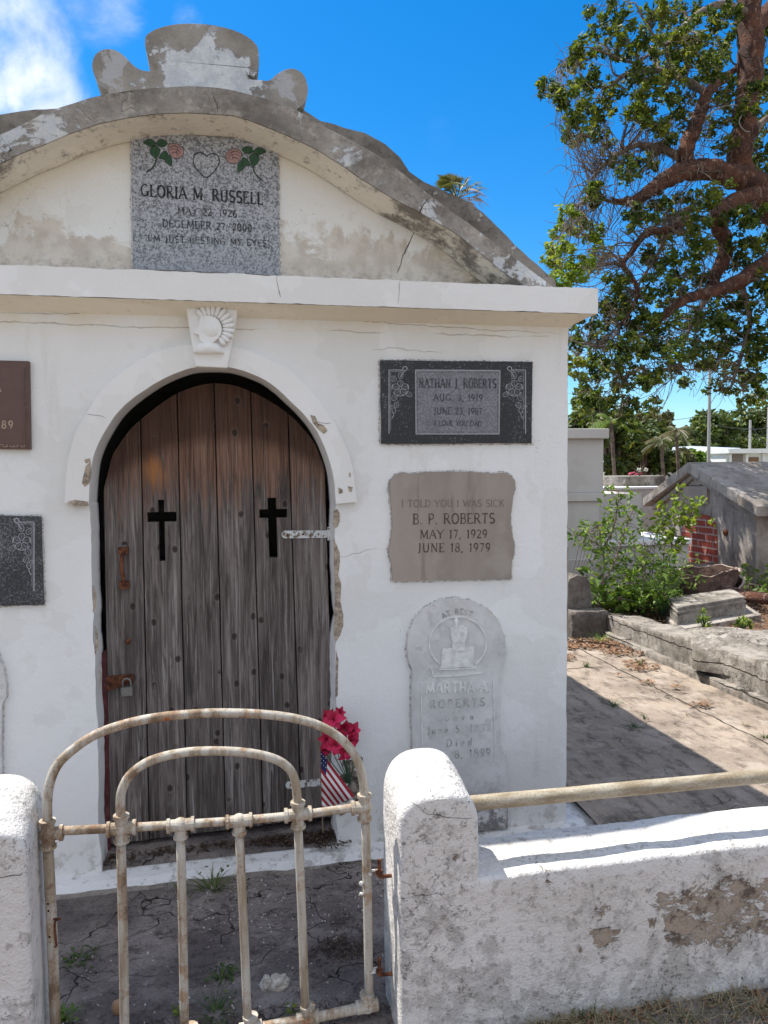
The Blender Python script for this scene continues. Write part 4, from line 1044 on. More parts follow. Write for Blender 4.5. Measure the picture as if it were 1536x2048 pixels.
def rose(fx):
    b = MB()
    blob(b, [fx(*p) for p in [(325, 215), (290, 178), (245, 180), (208, 205), (245, 225), (280, 245), (315, 235)]], 0)
    blob(b, [fx(*p) for p in [(325, 215), (345, 185), (385, 178), (430, 210), (400, 240), (355, 240)]], 0)
    blob(b, [fx(*p) for p in [(325, 230), (290, 240), (272, 285), (290, 320), (325, 350), (355, 310), (360, 265)]], 0)
    blob(b, [fx(*p) for p in [(350, 345), (375, 300), (415, 280), (440, 320), (465, 345), (468, 412), (425, 395), (400, 360)]], 0)
    blob(b, [fx(*p) for p in [(430, 240), (455, 215), (500, 212), (545, 235), (575, 275), (565, 325), (520, 350), (470, 335), (440, 290)]], 1)
    for w_ in ([(445, 250), (480, 235), (520, 245), (550, 270)], [(450, 275), (490, 262), (530, 280), (545, 310)], [(465, 300), (500, 290), (520, 315)], [(500, 225), (520, 262), (505, 300)]):
        b.ribbon([tuple(p) for p in catmull([Q(*fx(*p)) for p in w_], 4)], .0014, y-.0018, y, 2)
    b.ribbon([tuple(p) for p in catmull([Q(*fx(*p)) for p in [(330, 345), (318, 395), (285, 440), (240, 468)]], 5)], .0055, y-.0010, y, 2)
    b.ribbon([tuple(p) for p in catmull([Q(*fx(*p)) for p in [(330, 350), (316, 396), (285, 438), (248, 463)]], 5)], .0026, y-.0016, y, 0)
    for w_ in ([(230, 205), (275, 215)], [(345, 225), (400, 205)], [(320, 260), (325, 320)], [(405, 310), (450, 385)]):
        b.ribbon([Q(*fx(*p)) for p in w_], .001, y-.0018, y, 2)
    b.build('rose', ['rose_leaf_green', 'rose_petal_inlay', 'dark_engraving'], p1)
rose(lambda a, c: (a, c)); rose(lambda a, c: (1530-a, c+68+(a-330)*-.12))
# 2 black granite with floral corners
y = -.014
p2 = plaque('black_granite_plaque', 'black granite plaque with a grey centre panel and flower scrolls in both upper corners', [(761, 720), (912, 722), (1065, 724), (1063, 886), (912, 887), (763, 887)], y, .018, 'granite_black')
b = MB(); o2 = XZ([(830, 739), (1001, 740), (999, 869), (831, 869)], y); b.prism(o2, y-.0009, y); b.build('centre_panel', 'granite_grey_panel', p2)
b = MB()
def rect_line(b, px, w_, yy, mi=0):
    q = XZ(px, yy); q = q+[q[0]]
    for i in range(len(q)-1): b.ribbon([q[i], q[i+1]], w_, yy-.0006, yy, mi)
rect_line(b, [(831, 740), (1000, 741), (998, 868), (832, 868)], .003, y-.0009); b.build('panel_border', 'pale_engraving', p2)
b = MB(); yl = y-.0009
rect_line(b, [(834.5, 744), (996, 745), (994.5, 864), (835.5, 864)], .0009, yl)
for s_, x0, x1, t0, t1, b0, b1 in (('NATHAN J. ROBERTS', 838, 992, 757, 757, 775, 776), ('AUG. 3, 1919', 867, 965, 788, 788, 801, 802), ('JUNE 23, 1987', 867, 964, 815, 815, 828, 829), ('I LOVE YOU DAD', 869, 963, 841, 841, 851, 852)):
    line(None, s_, x0, x1, (t0, t1), (b0, b1), yl, thick=.15, thin=.1, mt='faint_engraving', par=p2)
b.build('panel_line', 'faint_engraving', p2)
def floral(root, ox, oy, flip, sc, y, inv):     # local grid: x to the frame corner, y down, in photo pixels of the panel at upper left
    b = MB()
    def q(a, c):
        a_ = (a if not flip else -a); r = hy(ox+a_*sc, oy+c*sc, y); return (r[0], r[2])
    def rb(pts, w_=.0016, n=4, mi=0): b.ribbon([tuple(p) for p in catmull([q(*p) for p in pts], n)] if len(pts) > 2 else [q(*p) for p in pts], w_*sc, y-.0012, y, mi)
    # frame L: long vertical, short top
    rb([(0, 0), (26, 0)], .0030); rb([(0, 0), (0, 130)], .0034); rb([(3.5, 3), (3.5, 122)], .0012); rb([(3, 3.5), (24, 3.5)], .0012)
    # curl
    rb([(24, 1), (28, 1), (29, -5), (34, -7), (37, -3), (34, 1), (31, 2), (27, 8), (24, 14)], .0032); 
    def petal(cx, cy, a, l, w_):
        pts = []
        for i in range(13):
            u = i/12*2*pi; pts.append((cx+cos(a)*(l/2-l/2*cos(u))-sin(a)*w_*sin(u), cy+sin(a)*(l/2-l/2*cos(u))+cos(a)*w_*sin(u)))
        ps = [q(*p) for p in pts]; b.prism(ps[:-1], y-.0009, y, 1, back=False); rb(pts, .0014, 2)
        rb([(cx+cos(a)*l*.2, cy+sin(a)*l*.2), (cx+cos(a)*l*.8, cy+sin(a)*l*.8)], .0009)
    petal(22, 18, radians(-75), 14, 5); petal(14, 22, radians(-140), 13, 5)
    fxx, fyy = 23, 37
    for k in range(5): petal(fxx+cos(radians(72*k-90))*3, fyy+sin(radians(72*k-90))*3, radians(72*k-90), 13, 6)
    pts = [(fxx+3*cos(a), fyy+3*sin(a)) for a in lin(0, 2*pi, 10)]; rb(pts, .0016, 1)
    rb([(fxx+17*cos(a), fyy+16*sin(a)) for a in lin(radians(20), radians(150), 8)], .0026, 2); rb([(fxx+17*cos(a), fyy+16*sin(a)) for a in lin(radians(-30), radians(10), 4)], .0026, 2); rb([(fxx+17*cos(a), fyy+16*sin(a)) for a in lin(radians(170), radians(210), 4)], .0026, 2)
    petal(34, 46, radians(30), 14, 4.5); petal(14, 50, radians(115), 14, 5); petal(13, 66, radians(70), 11, 5); petal(8, 74, radians(150), 7, 4)
    rb([(10, 76), (14, 82), (10, 88), (6, 86), (8, 82)], .0022); rb([(10, 88), (8, 96), (5, 100)], .0022)
    b.build('flower_scroll', ['pale_engraving', inv], root)
floral(p2, 778, 740, False, .98, y, 'faint_engraving'); floral(p2, 1051, 740, True, .98, y, 'faint_engraving')
# 3 shaped tan marble
y = -.014
px3 = [(778, 975), (781, 962), (790, 950), (806, 944), (822, 948), (838, 946), (856, 944), (905, 943), (950, 944), (972, 946), (990, 947), (1008, 945), (1022, 951), (1030, 962), (1031, 978), (1027, 992), (1025, 1008), (1022, 1030), (1022, 1050), (1025, 1070), (1030, 1090), (1029, 1108), (1024, 1122), (1023, 1158), (905, 1160), (786, 1162), (784, 1130), (779, 1112), (778, 1098), (783, 1078), (785, 1050), (784, 1022), (781, 995)]
p3 = plaque('marble_plaque', 'tan marble plaque with a wavy outline below the black granite one', px3, y, .018, 'marble_tan', wob=.0012)
line(None, 'I TOLD YOU I WAS SICK', 803, 1008, (1000, 999), (1014, 1013), y, thick=.13, thin=.09, mt='tan_engraving', par=p3)
line(None, 'B. P. ROBERTS', 826, 989, (1028, 1026), (1048, 1046), y, thick=.135, thin=.085, mt='brown_engraving', par=p3)
line(None, 'MAY 17, 1929', 840, 974, (1060, 1058), (1077, 1076), y, thick=.135, thin=.085, mt='brown_engraving', par=p3)
line(None, 'JUNE 18, 1979', 835, 980, (1087, 1086), (1104, 1103), y, thick=.135, thin=.085, mt='brown_engraving', par=p3)
# 4 old carved headstone set in the wall
y = -.022
px4 = [(826, 1340), (818, 1325), (815, 1300), (818, 1270), (830, 1240), (852, 1216), (880, 1202), (912, 1198), (945, 1202), (975, 1217), (998, 1242), (1010, 1275), (1013, 1305), (1008, 1330), (1003, 1340), (1002, 1380), (1001, 1420), (1002, 1465), (1003, 1490), (1006, 1505), (1014, 1518), (1015, 1590), (1015, 1656), (930, 1660), (826, 1664), (826, 1520), (824, 1420), (825, 1370)]
p4 = plaque('carved_headstone', 'round-headed white marble headstone with a carved pointing hand, set in the wall', px4, y, .03, 'marble_white', bev=.006, wob=.003, cat='headstone')
b = MB()
def H4(x, yy): q = hy(740+x/3.339, 1150+yy/3.339, y); return (q[0], q[2])
rb = lambda pts, w_, n=4, d=.004: b.ribbon([tuple(p) for p in catmull([H4(*p) for p in pts], n)] if len(pts) > 2 else [H4(*p) for p in pts], w_, y-d, y)
cc = [(400+185+190*cos(a), 455-178*sin(a)) for a in lin(radians(232), radians(-52), 30)]; rb(cc, .006, 1)
rb([(460, 628), (585, 626), (705, 620)], .006); rb([(425, 680), (585, 672), (750, 655)], .004)
rb([(340, 720), (345, 1000), (350, 1250)], .004); rb([(822, 700), (830, 1000), (838, 1250)], .004); rb([(408, 620), (425, 680)], .004)
b.build('roundel', 'marble_relief', p4)
b = MB()
# hand pointing up: palm, index finger, three curled fingers, thumb, cuff and book
def cap(x0, y0_, x1, y1_, r, d=.010):
    A_ = H4(x0, y0_); C_ = H4(x1, y1_); pts = catmull([(A_[0], y, A_[1]), ((A_[0]+C_[0])/2, y-.002, (A_[1]+C_[1])/2), (C_[0], y, C_[1])], 3)
    b.tube(pts, [r*.8]+[r]*(len(pts)-2)+[r*.72], 10)
b.prism([H4(*p) for p in [(545, 350), (553, 338), (562, 334), (563, 288), (574, 279), (585, 288), (587, 335), (606, 334), (624, 340), (640, 350), (649, 380), (641, 420), (628, 450), (552, 452), (540, 420), (535, 380)]], y-.007, y)
cap(573, 400, 574, 292, .0095); cap(598, 355, 600, 395, .0082); cap(616, 360, 617, 405, .0078); cap(633, 368, 630, 408, .007); cap(548, 345, 552, 420, .0078)
cp = XZ([(740+545/3.339, 1150+455/3.339), (740+632/3.339, 1150+452/3.339), (740+630/3.339, 1150+505/3.339), (740+548/3.339, 1150+505/3.339)], y); b.prism(cp, y-.008, y)
b.build('hand', 'marble_relief', p4, smooth=False, bevel=.001)
b = MB(); bk = XZ([(740+483/3.339, 1150+490/3.339), (740+695/3.339, 1150+480/3.339), (740+685/3.339, 1150+612/3.339), (740+468/3.339, 1150+622/3.339)], y)
b.prism(bk, y-.005, y)
rect_line(b, [(740+493/3.339, 1150+505/3.339), (740+683/3.339, 1150+498/3.339), (740+676/3.339, 1150+600/3.339), (740+480/3.339, 1150+610/3.339)], .003, y-.005)
b.build('carved_book', 'marble_relief', p4, bevel=.0015)
b = MB()
ctr = H4(585, 455)
tt = 'AT REST'; R_ = .128; tw = [G[c][0]*.9+.3 for c in tt]; hh = .022; tot = sum(tw)*hh; s0 = -tot/2
for c, w_ in zip(tt, tw):
    for pts, k in G[c][1]:
        P_ = []
        for p in pts:
            th = pi/2-(s0+p[0]*hh)/R_; rr_ = R_-.008+p[1]*hh; P_.append((ctr[0]+cos(th)*rr_, ctr[1]+sin(th)*rr_))
        b.ribbon(P_, .0028, y-.0028, y)
    s0 += w_*hh
b.build('inscription', 'marble_carved', p4)
def ml(s_, x0, x1, t0, t1, b0, b1, th, tn, ser=False): 
    Z_ = lambda v: 1150+v/3.339
    line(None, s_, 740+x0/3.339, 740+x1/3.339, (Z_(t0), Z_(t1)), (Z_(b0), Z_(b1)), y, thick=th, thin=tn, serif=ser, mt='marble_relief' if not ser and th > .18 else 'marble_carved', par=p4, pr=.004 if th > .18 else .0012)
ml('MARTHA A.', 372, 800, 722, 705, 790, 778, .2, .17)
ml('ROBERTS', 400, 765, 838, 822, 890, 872, .17, .13, True); ml('Born', 500, 690, 932, 924, 974, 966, .17, .12); ml('June 5, 1832', 380, 805, 1015, 990, 1062, 1040, .14, .09, True)
ml('Died', 510, 680, 1098, 1090, 1147, 1137, .17, .12); ml('Aug. 8, 1899', 375, 803, 1182, 1155, 1235, 1208, .15, .1, True)
# 5 bronze plaque cut by the left edge of the picture
y = -.02
p5 = plaque('bronze_plaque', 'dark brown bronze plaque with a leafy border at the left edge', [(-190, 716), (58, 722), (61, 899), (-190, 896)], y, .022, 'bronze', bev=.002, wob=0)
b = MB(); rect_line(b, [(-180, 728), (43, 734), (46, 886), (-180, 884)], .0016, y); rect_line(b, [(-187, 719), (55, 725), (58, 896), (-187, 893)], .003, y)
rr = random.Random(3)
for i in range(26):
    q = hy(51+i*.12, 738+i*6.0, y); b.ribbon([(q[0]+.006*cos(a), q[2]+.005*sin(a)) for a in lin(rr.uniform(0, 3), rr.uniform(3.5, 7), 6)], .002, y-.0022, y)
b.build('border', 'bronze', p5)
b = MB()
for i in range(30):
    q = hy(46-i*7, 891.5-i*.05, y); b.ribbon([(q[0]+.007*cos(a), q[2]+.0045*sin(a)) for a in lin(rr.uniform(0, 3), rr.uniform(3.5, 7), 6)], .002, y-.0026, y)
b.build('lower_border', 'bronze_light', p5)
line(None, 'A', -14, 3, (766, 766), (783, 783), y, thick=.16, thin=.12, mt='bronze_light', par=p5); line(None, '1989', -20, 26, (841, 842), (856, 857), y, thick=.18, thin=.14, mt='bronze_light', par=p5)
# 6 worn black granite below it
y = -.016
p6 = plaque('worn_granite_plaque', 'worn grey-black granite plaque with one flower scroll, below the bronze one', [(-200, 1028), (81, 1033), (87, 1210), (-200, 1216)], y, .02, 'granite_worn', wob=.001)
floral(p6, 68, 1044, True, 1.06, y, 'faint_engraving')
# 7 edge of another carved headstone at far left
y = -.022
p7 = plaque('carved_headstone', 'edge of a round-headed headstone at the left border beside the gate pillar', [(-170, 1340), (-150, 1290), (-80, 1262), (-40, 1275), (-10, 1300), (6, 1335), (11, 1370), (11, 1395), (3, 1410), (2, 1500), (4, 1580), (6, 1660), (-170, 1662)], y, .03, 'marble_white', bev=.006, wob=.003, cat='headstone')

# ---------------------------------------------------------------- pillars and boundary wall
YF, YR = -1.12, -.90
def pillar_mesh(x0, x1, ztop_, peak, zbot, dome=.055):
    b = MB(); cx = (x0+x1)/2; hw = (x1-x0)/2; ny = 15; prof = []
    na = 20
    ys = lin(YF, YR, ny); rings = []
    def sec(y, inset, dz):
        pts = []
        w_ = hw-inset
        zz = lin(zbot, ztop_, 26)
        for z in zz[:-1]: pts.append((cx-w_, z))
        for a in lin(pi, 0, na): 
            # flattened super-elliptic head
            c_, s_ = cos(a), sin(a); pts.append((cx+w_*np.sign(c_)*abs(c_)**.72, ztop_-inset*.6+(peak-ztop_+dz)*abs(s_)**.9))
        for z in zz[::-1][1:]: pts.append((cx+w_, z))
        return [(p[0], y, p[1]) for p in pts]
    for i, y in enumerate([YF]+lin(YF+.008, YR-.008, ny)+[YR]):
        u = (y-YF)/(YR-YF); inset = .009 if i in (0, ny+1) else 0
        rings.append(sec(y, inset, dome*sin(min(1, u*1.25)*pi*.5) if i else 0))
    n_ = len(rings[0])
    for r_ in rings: b.vs(r_)
    for j in range(len(rings)-1):
        for i in range(n_-1): a = j*n_+i; b.face((a, a+1, a+1+n_, a+n_))
    # front and rear faces as rows of quads left to right
    for base, rev in ((0, False), ((len(rings)-1)*n_, True)):
        r_ = rings[0] if base == 0 else rings[-1]; h_ = n_//2; cols = 8; G_ = []
        for i in range(h_):
            L_ = Vector(r_[i]); R_ = Vector(r_[n_-1-i]); row = [base+i]
            for c in range(1, cols): row.append(b.vs([tuple(L_.lerp(R_, c/cols))]))
            row.append(base+n_-1-i); G_.append(row)
        for i in range(h_-1):
            for c in range(cols): b.face((G_[i][c], G_[i][c+1], G_[i+1][c+1], G_[i+1][c]))
    return b
pr = thing('boundary_wall', 'low whitewashed boundary wall with flaking patches, round-topped pillar and pipe rail', 'wall', (1.9, -1.0, 0))
b = pillar_mesh(.419, .633, .575, .645, -.2); b.build('pillar', 'boundary_plaster', pr, smooth=True, disp=(.0035, 9), fixn=True)
def wall_mesh(x0, x1, top):
    b = MB(); nx = int((x1-x0)/.02)+2; xs_ = lin(x0, x1, nx)
    prof = [(YF-.0015, z) for z in lin(-.2, top-.012, 20)]+[(YF+.003, top-.005), (YF+.012, top)]+[(y, top) for y in lin(YF+.03, YR-.012, 9)]+[(YR-.004, top-.004)]+[(YR, z) for z in lin(top-.012, -.2, 12)]
    n_ = len(prof)
    for x in xs_:
        for (y, z) in prof: b.v.append((x, y, z))
    for i in range(nx-1):
        for j in range(n_-1): a = i*n_+j; b.face((a, a+n_, a+n_+1, a+1))
    return b
wall_mesh(.50, 3.28, .42).build('wall', 'boundary_plaster', pr, smooth=True, disp=(.004, 8), fixn=True)
b = MB(); q0 = hy(945, 1597+12, -1.0); zc = hy(950, 1606, -1.01)[2]
b.tube([(x, -1.01, zc-.008*(x-.63)/1.0+.0015*nz(x, 0, 5)) for x in lin(.60, 3.2, 40)], .0205, 16); b.build('pipe_rail', 'rail_pipe', pr, smooth=True)
crack_line('crack', [(812, 1601), (835, 1612), (855, 1628), (880, 1632), (915, 1637), (953, 1638)], YF-.0042, .0016, 'dark_engraving', pr, 21, .004)
crack_line('crack', [(800, 1800), (830, 1792), (870, 1788), (905, 1790)], YF-.0042, .0012, 'brown_engraving', pr, 22, .005)
pl = thing('gate_pillar', 'round-topped whitewashed gate pillar at the lower left corner', 'pillar', (-.58, -1.0, 0))
b = pillar_mesh(-.70, -.474, .60, .665, -.25, .06); b.build('shaft', 'boundary_plaster', pl, smooth=True, disp=(.0035, 9), fixn=True)
crack_line('crack', [(-10, 1757), (20, 1752), (42, 1750), (52, 1735)], YF-.0044, .0018, 'dark_engraving', pl, 23, .003)
w2 = thing('boundary_wall', 'low whitewashed boundary wall running left from the corner gate pillar, out of frame', 'wall', (-2, -1.0, 0))
wall_mesh(-3.4, -.69, .42).build('wall', 'boundary_plaster', w2, smooth=True, disp=(.004, 8), fixn=True)

# ---------------------------------------------------------------- iron gate made of pipe
gate = thing('garden_gate', 'weathered white pipe gate with double arched top and rust, between two pillars', 'gate', (-.05, -1.0, 0))
yg = -1.0; R1 = .0118; R2 = .0105
def GX(px, py): q = hy(px, py, yg); return (q[0], yg, q[2])
def bar(name, pts, r, n=5, seg=14): b = MB(); b.tube(catmull(pts, n) if len(pts) > 2 else pts, r, seg); return b.build(name, 'gate_paint', gate, smooth=True)
bar('outer_arch', [GX(95, 1645), GX(95, 1600), GX(100, 1565), GX(115, 1530), GX(145, 1500), GX(190, 1470), GX(250, 1448), GX(320, 1434), GX(400, 1427), GX(460, 1426), GX(530, 1429), GX(590, 1437), GX(640, 1452), GX(682, 1478), GX(710, 1512), GX(724, 1550), GX(730, 1600)], R1)
bar('inner_arch', [GX(242, 1640), GX(241, 1605), GX(244, 1580), GX(258, 1553), GX(285, 1530), GX(320, 1515), GX(370, 1505), GX(420, 1502), GX(480, 1504), GX(530, 1512), GX(565, 1526), GX(585, 1548), GX(593, 1580), GX(595, 1615)], R1)
bar('top_rail', [GX(100, 1663), GX(240, 1656), GX(360, 1649), GX(478, 1641), GX(595, 1630), GX(725, 1613)], R1*.95)
for n_, (a, c, r) in enumerate([((96, 1690), (111, 2052), R1*1.12), ((242, 1680), (250, 2110), R1*1.02), ((361, 1672), (369, 2055), R1*.98), ((478, 1660), (495, 2035), R1*.98), ((596, 1650), (610, 2010), R1), ((731, 1638), (738, 1990), R1*1.05)]):
    A_ = GX(*a); C_ = GX(*c); C_ = (C_[0], C_[1], max(C_[2], .0))
    bar('bar', [A_, ((A_[0]+C_[0])/2+.001, yg, (A_[2]+C_[2])/2), C_], r, 4)
bl_ = hy(205, 2075, yg); br_ = hy(745, 1992, yg)
bar('bottom_rail', [(-.455, yg, .0), (-.1, yg, .008), (.18, yg, .016), (.36, yg, .026)], R1*1.15)
def fitting(px, py, arms, sz=1.0):
    c = Vector(GX(px, py)); b = MB(); b.ball(c, (.0195*sz, .0195*sz, .0195*sz), 0, 14, 10)
    for dx, dz in arms:
        d = Vector((dx, 0, dz)); b.tube([c, c+d*.026*sz, c+d*.0262*sz, c+d*.034*sz, c+d*.0345*sz], [.0155*sz, .0155*sz, .019*sz, .019*sz, .014*sz], 14)
    b.build('pipe_fitting', 'gate_paint', gate, smooth=False, bevel=0)
fitting(96, 1668, [(1, 0), (0, 1), (0, -1)], 1.05); fitting(243, 1657, [(1, 0), (-1, 0), (0, 1), (0, -1)], 1.05); fitting(361, 1650, [(1, 0), (-1, 0), (0, -1)]); fitting(478, 1642, [(1, 0), (-1, 0), (0, -1)])
fitting(596, 1629, [(1, 0), (-1, 0), (0, 1), (0, -1)], 1.05); fitting(729, 1614, [(-1, 0), (0, 1), (0, -1)], 1.05)
for x, z in ((-.45, .0), (-.27, .004), (-.12, .008), (.035, .012), (.187, .017), (.35, .026)):
    b = MB(); b.tube([(x, yg, z-.01), (x, yg, z+.03), (x, yg, z+.0302), (x, yg, z+.038)], [.0175, .0175, .0205, .0205], 12); b.tube([(x-.03, yg, z), (x+.03, yg, z+.003)], .018, 12); b.build('pipe_fitting', 'gate_paint', gate, smooth=False)
# hinges on the right pillar, latch chain on the left
for py in (1742, 1938):
    b = MB(); A_ = hy(742, py, yg); P_ = hy(757, py, yg)
    b.box((A_[0]-.012, yg-.012, A_[2]-.006), (P_[0]+.006, yg+.004, A_[2]+.002), 1)
    b.tube([(P_[0], yg-.012, A_[2]-.012), (P_[0], yg-.012, A_[2]+.036)], .0052, 8, 0); b.tube([(P_[0], yg-.012, A_[2]-.012), (P_[0]+.06, yg-.012, A_[2]-.014)], .0052, 8, 0)
    b.tube([(P_[0], yg-.012, A_[2]-.006), (P_[0], yg-.012, A_[2]+.004)], .0095, 10, 0)
    b.build('hinge_pin', ['rust', 'flaking_white_iron'], gate)
b = MB()
for py in (1765, 1787): A_ = hy(723, py, yg); b.ball((A_[0]-.002, yg-.006, A_[2]), (.007, .006, .007), 0, 8, 6)
b.build('bolt', 'flaking_white_iron', gate)
b = MB()
for px, py in ((96, 1808), (97, 1822), (99, 1874)): A_ = hy(px, py, yg-.0128); b.ball((A_[0], yg-.0124, A_[2]), (.003, .0016, .003), 0, 8, 6)
b.build('bolt_hole', 'cut_wood', gate)
b = MB(); p = [hy(115, 1840, yg-.005), hy(111, 1842, yg-.01), hy(110, 1855, yg-.012), hy(112, 1880, yg-.012), hy(113, 1892, yg-.01), hy(108, 1894, yg-.012)]
b.tube(catmull(p, 4), .0026, 6); b.tube([hy(106, 1838, yg-.01), hy(122, 1838, yg-.006)], .003, 6); b.build('latch_hook', 'rust', gate)

# ---------------------------------------------------------------- silk flowers and small flag by the door
yf = -.09
fb = thing('flower_bouquet', 'bunch of crimson artificial lilies wedged beside the door jamb', 'flowers', tuple(hy(690, 1560, yf)))
rr = random.Random(8)
stem_base = hy(700, 1570, yf+.05)
for (px, py, s_, dy) in ((668, 1440, 1.0, -.02), (690, 1455, .9, .01), (655, 1478, .95, -.01), (700, 1480, .9, .02), (672, 1490, 1.0, -.035), (690, 1500, 1.05, -.03), (660, 1432, .75, .03), (706, 1462, .8, .03), (650, 1500, .6, .0), (680, 1425, .6, .02)):
    s_ *= 1.22; c = Vector(hy(px, py, yf+dy)); ax = Vector((rr.uniform(-.5, .5), -1, rr.uniform(-.35, .6))).normalized()
    u = ax.cross(Vector((0, 0, 1))).normalized(); v = ax.cross(u); b = MB()
    n_ = 6; ph = rr.uniform(0, 1)
    for k in range(n_):
        a = 2*pi*(k+ph)/n_; d = u*cos(a)+v*sin(a); sd = ax.cross(d); L_ = .038*s_*rr.uniform(.85, 1.1); rows = []
        for i in range(6):
            t = i/5; wd = .0135*s_*sin(pi*(.12+.88*t)**.8)**.8 if t < 1 else .001; lift = .016*s_*sin(t*pi*.75)*(1 if k % 2 else .7)-(.012*t*t)
            p_ = c+d*(L_*t)+ax*(lift+.012*(1-t)*0); rows.append((p_-sd*wd+ax*.004*s_, p_, p_+sd*wd+ax*.004*s_))
        base = b.vs([q for r_ in rows for q in r_])
        for i in range(5):
            for j in range(2): a_ = base+i*3+j; b.face((a_, a_+1, a_+4, a_+3))
    for k in range(5): a = rr.uniform(0, 6.3); b.tube([c, c+ax*.02*s_+(u*cos(a)+v*sin(a))*.007], .0011, 4, 1)
    f_ = b.build('flower', ['red_petals', 'flower_centre'], fb, smooth=True)
    b = MB(); b.tube(catmull([tuple(c-ax*.005), tuple((c+Vector(stem_base))/2+Vector((rr.uniform(-.02, .02), .02, 0))), tuple(stem_base)], 4), .0018, 5); b.build('stem', 'rose_leaf_green', fb)
fl = thing('small_flag', 'small American flag drooping on its stick below the crimson flowers', 'flag', tuple(hy(640, 1612, yf-.02)))
b = MB(); ns, nu_ = 13, 14; V_ = []
top = hy(641, 1502, yf-.03); bot = hy(644, 1618, yf-.03)
for j in range(ns*2+1):
    v = j/(ns*2)
    for i in range(nu_+1):
        u = i/nu_
        hp_ = Vector((641+3*v, 1500+118*v)); e = Vector((709, 1592)).lerp(Vector((652, 1622)), v**.9); mid = Vector((662, 1530)).lerp(Vector((646, 1620)), v)
        p_ = hp_*(1-u)**2+mid*2*u*(1-u)+e*u*u
        dep = yf-.03+.012*sin(u*5+v*4)*u+.008*sin(v*9+u*3)
        q = hy(p_.x, p_.y, dep); V_.append(tuple(q))
b.v = V_
for j in range(ns*2):
    for i in range(nu_):
        a = j*(nu_+1)+i; st = j//2; mi = 0 if st % 2 == 0 else 1
        if j < 8 and i < 4: mi = 2
        b.face((a, a+1, a+nu_+2, a+nu_+1), mi)
b.build('cloth', ['flag_red', 'flag_white', 'flag_blue'], fl, smooth=True)
b = MB(); 
for k in range(9):
    q = hy(643+(k % 3)*4, 1508+(k//3)*9+(k % 3)*4, yf-.034); b.ball((q[0], yf-.036, q[2]), (.0016, .0012, .0016), 0, 6, 4)
b.build('star', 'flag_white', fl)
b = MB(); b.tube([tuple(hy(639, 1492, yf-.03)), tuple(hy(646, 1665, yf+.02))], .0024, 6); b.build('stick', 'twig_wood', fl)

# ---------------------------------------------------------------- right side: kerb, tombs, stones
def disp_box(b, lo, hi, n, mi=0):      # box with every face gridded, so it can be made uneven
    x0, y0, z0 = lo; x1, y1, z1 = hi; nx, ny, nz_ = n
    def face(o, u, v, nu, nv):
        base = len(b.v)
        for j in range(nv+1):
            for i in range(nu+1): b.v.append(tuple(o[k]+u[k]*i/nu+v[k]*j/nv for k in range(3)))
        for j in range(nv):
            for i in range(nu): a = base+j*(nu+1)+i; b.face((a, a+1, a+nu+2, a+nu+1), mi)
    X, Y, Z = x1-x0, y1-y0, z1-z0
    face((x0, y0, z0), (X, 0, 0), (0, 0, Z), nx, nz_); face((x0, y1, z0), (X, 0, 0), (0, 0, Z), nx, nz_)
    face((x0, y0, z0), (0, Y, 0), (0, 0, Z), ny, nz_); face((x1, y0, z0), (0, Y, 0), (0, 0, Z), ny, nz_)
    face((x0, y0, z0), (X, 0, 0), (0, Y, 0), nx, ny); face((x0, y0, z1), (X, 0, 0), (0, Y, 0), nx, ny)
# kerb wall: rises slowly towards the viewer
b = MB(); disp_box(b, (3.26, -1.0, -.1), (3.50, 3.62, .2), (6, 120, 10)); 
b.v = [(x, y, z if z < .19 else (.27-(y-1.1)*.04)) for x, y, z in b.v]
b.v = [(x, y, z if z < .19 else z+.0) if z > .19 else (x, y, -.1+(z+.1)*((.27-(y-1.1)*.04)+.1)/.3) for x, y, z in b.v]
tag(b.build('kerb_wall', 'kerb_concrete', smooth=True, disp=(.016, 5), fixn=True), 'long cracked low concrete kerb wall along the right side of the walkway', 'kerb wall')
b = MB(); disp_box(b, (3.20, 1.0, -.05), (3.262, 3.55, .055), (2, 60, 3)); tag(b.build('kerb_footing', 'kerb_concrete', smooth=True, disp=(.012, 7), fixn=True), 'narrow broken concrete footing strip at the base of the kerb wall', 'footing')
# rounded post at the head of the walkway
b = MB(); c = 3.06
prof = [(2.93, -.05), (2.93, .30)]+[(3.06-.13*cos(a), .30+.10*sin(a)) for a in lin(0, pi, 14)][1:]+[(3.19, -.05)]
po = XZ([(1131, 1275), (1133, 1175), (1140, 1158), (1156, 1150), (1172, 1154), (1181, 1168), (1183, 1205), (1182, 1275)], 3.32)
b.prism(wobble(po, .03, .004, 3), 3.32, 3.5)
st = thing('stone_post', 'dark round-topped concrete post with painted shade at the far end of the walkway', 'post', (po[3][0], 3.4, 0))
b.build('shaft', 'shaded_post_stone', st, bevel=.012, fixn=True)
q0 = hz(1133, 1285, 0); q1 = hz(1178, 1285, 0)
b = MB(); disp_box(b, (2.92, 3.15, -.05), (3.262, 3.315, .23), (8, 5, 8)); b.build('base', 'shaded_post_stone', st, smooth=True, disp=(.01, 8), fixn=True)
b = MB(); s0 = hy(1129, 1275, 3.05); s1 = hy(1136, 1092, 3.05); b.box((s1[0]-.06, 3.03, -.02), (s1[0]-.004, 3.06, s1[2])); tag(b.build('wooden_board', 'tomb_stone', bevel=.003), 'thin upright grey board standing just behind the mausoleum corner', 'board')

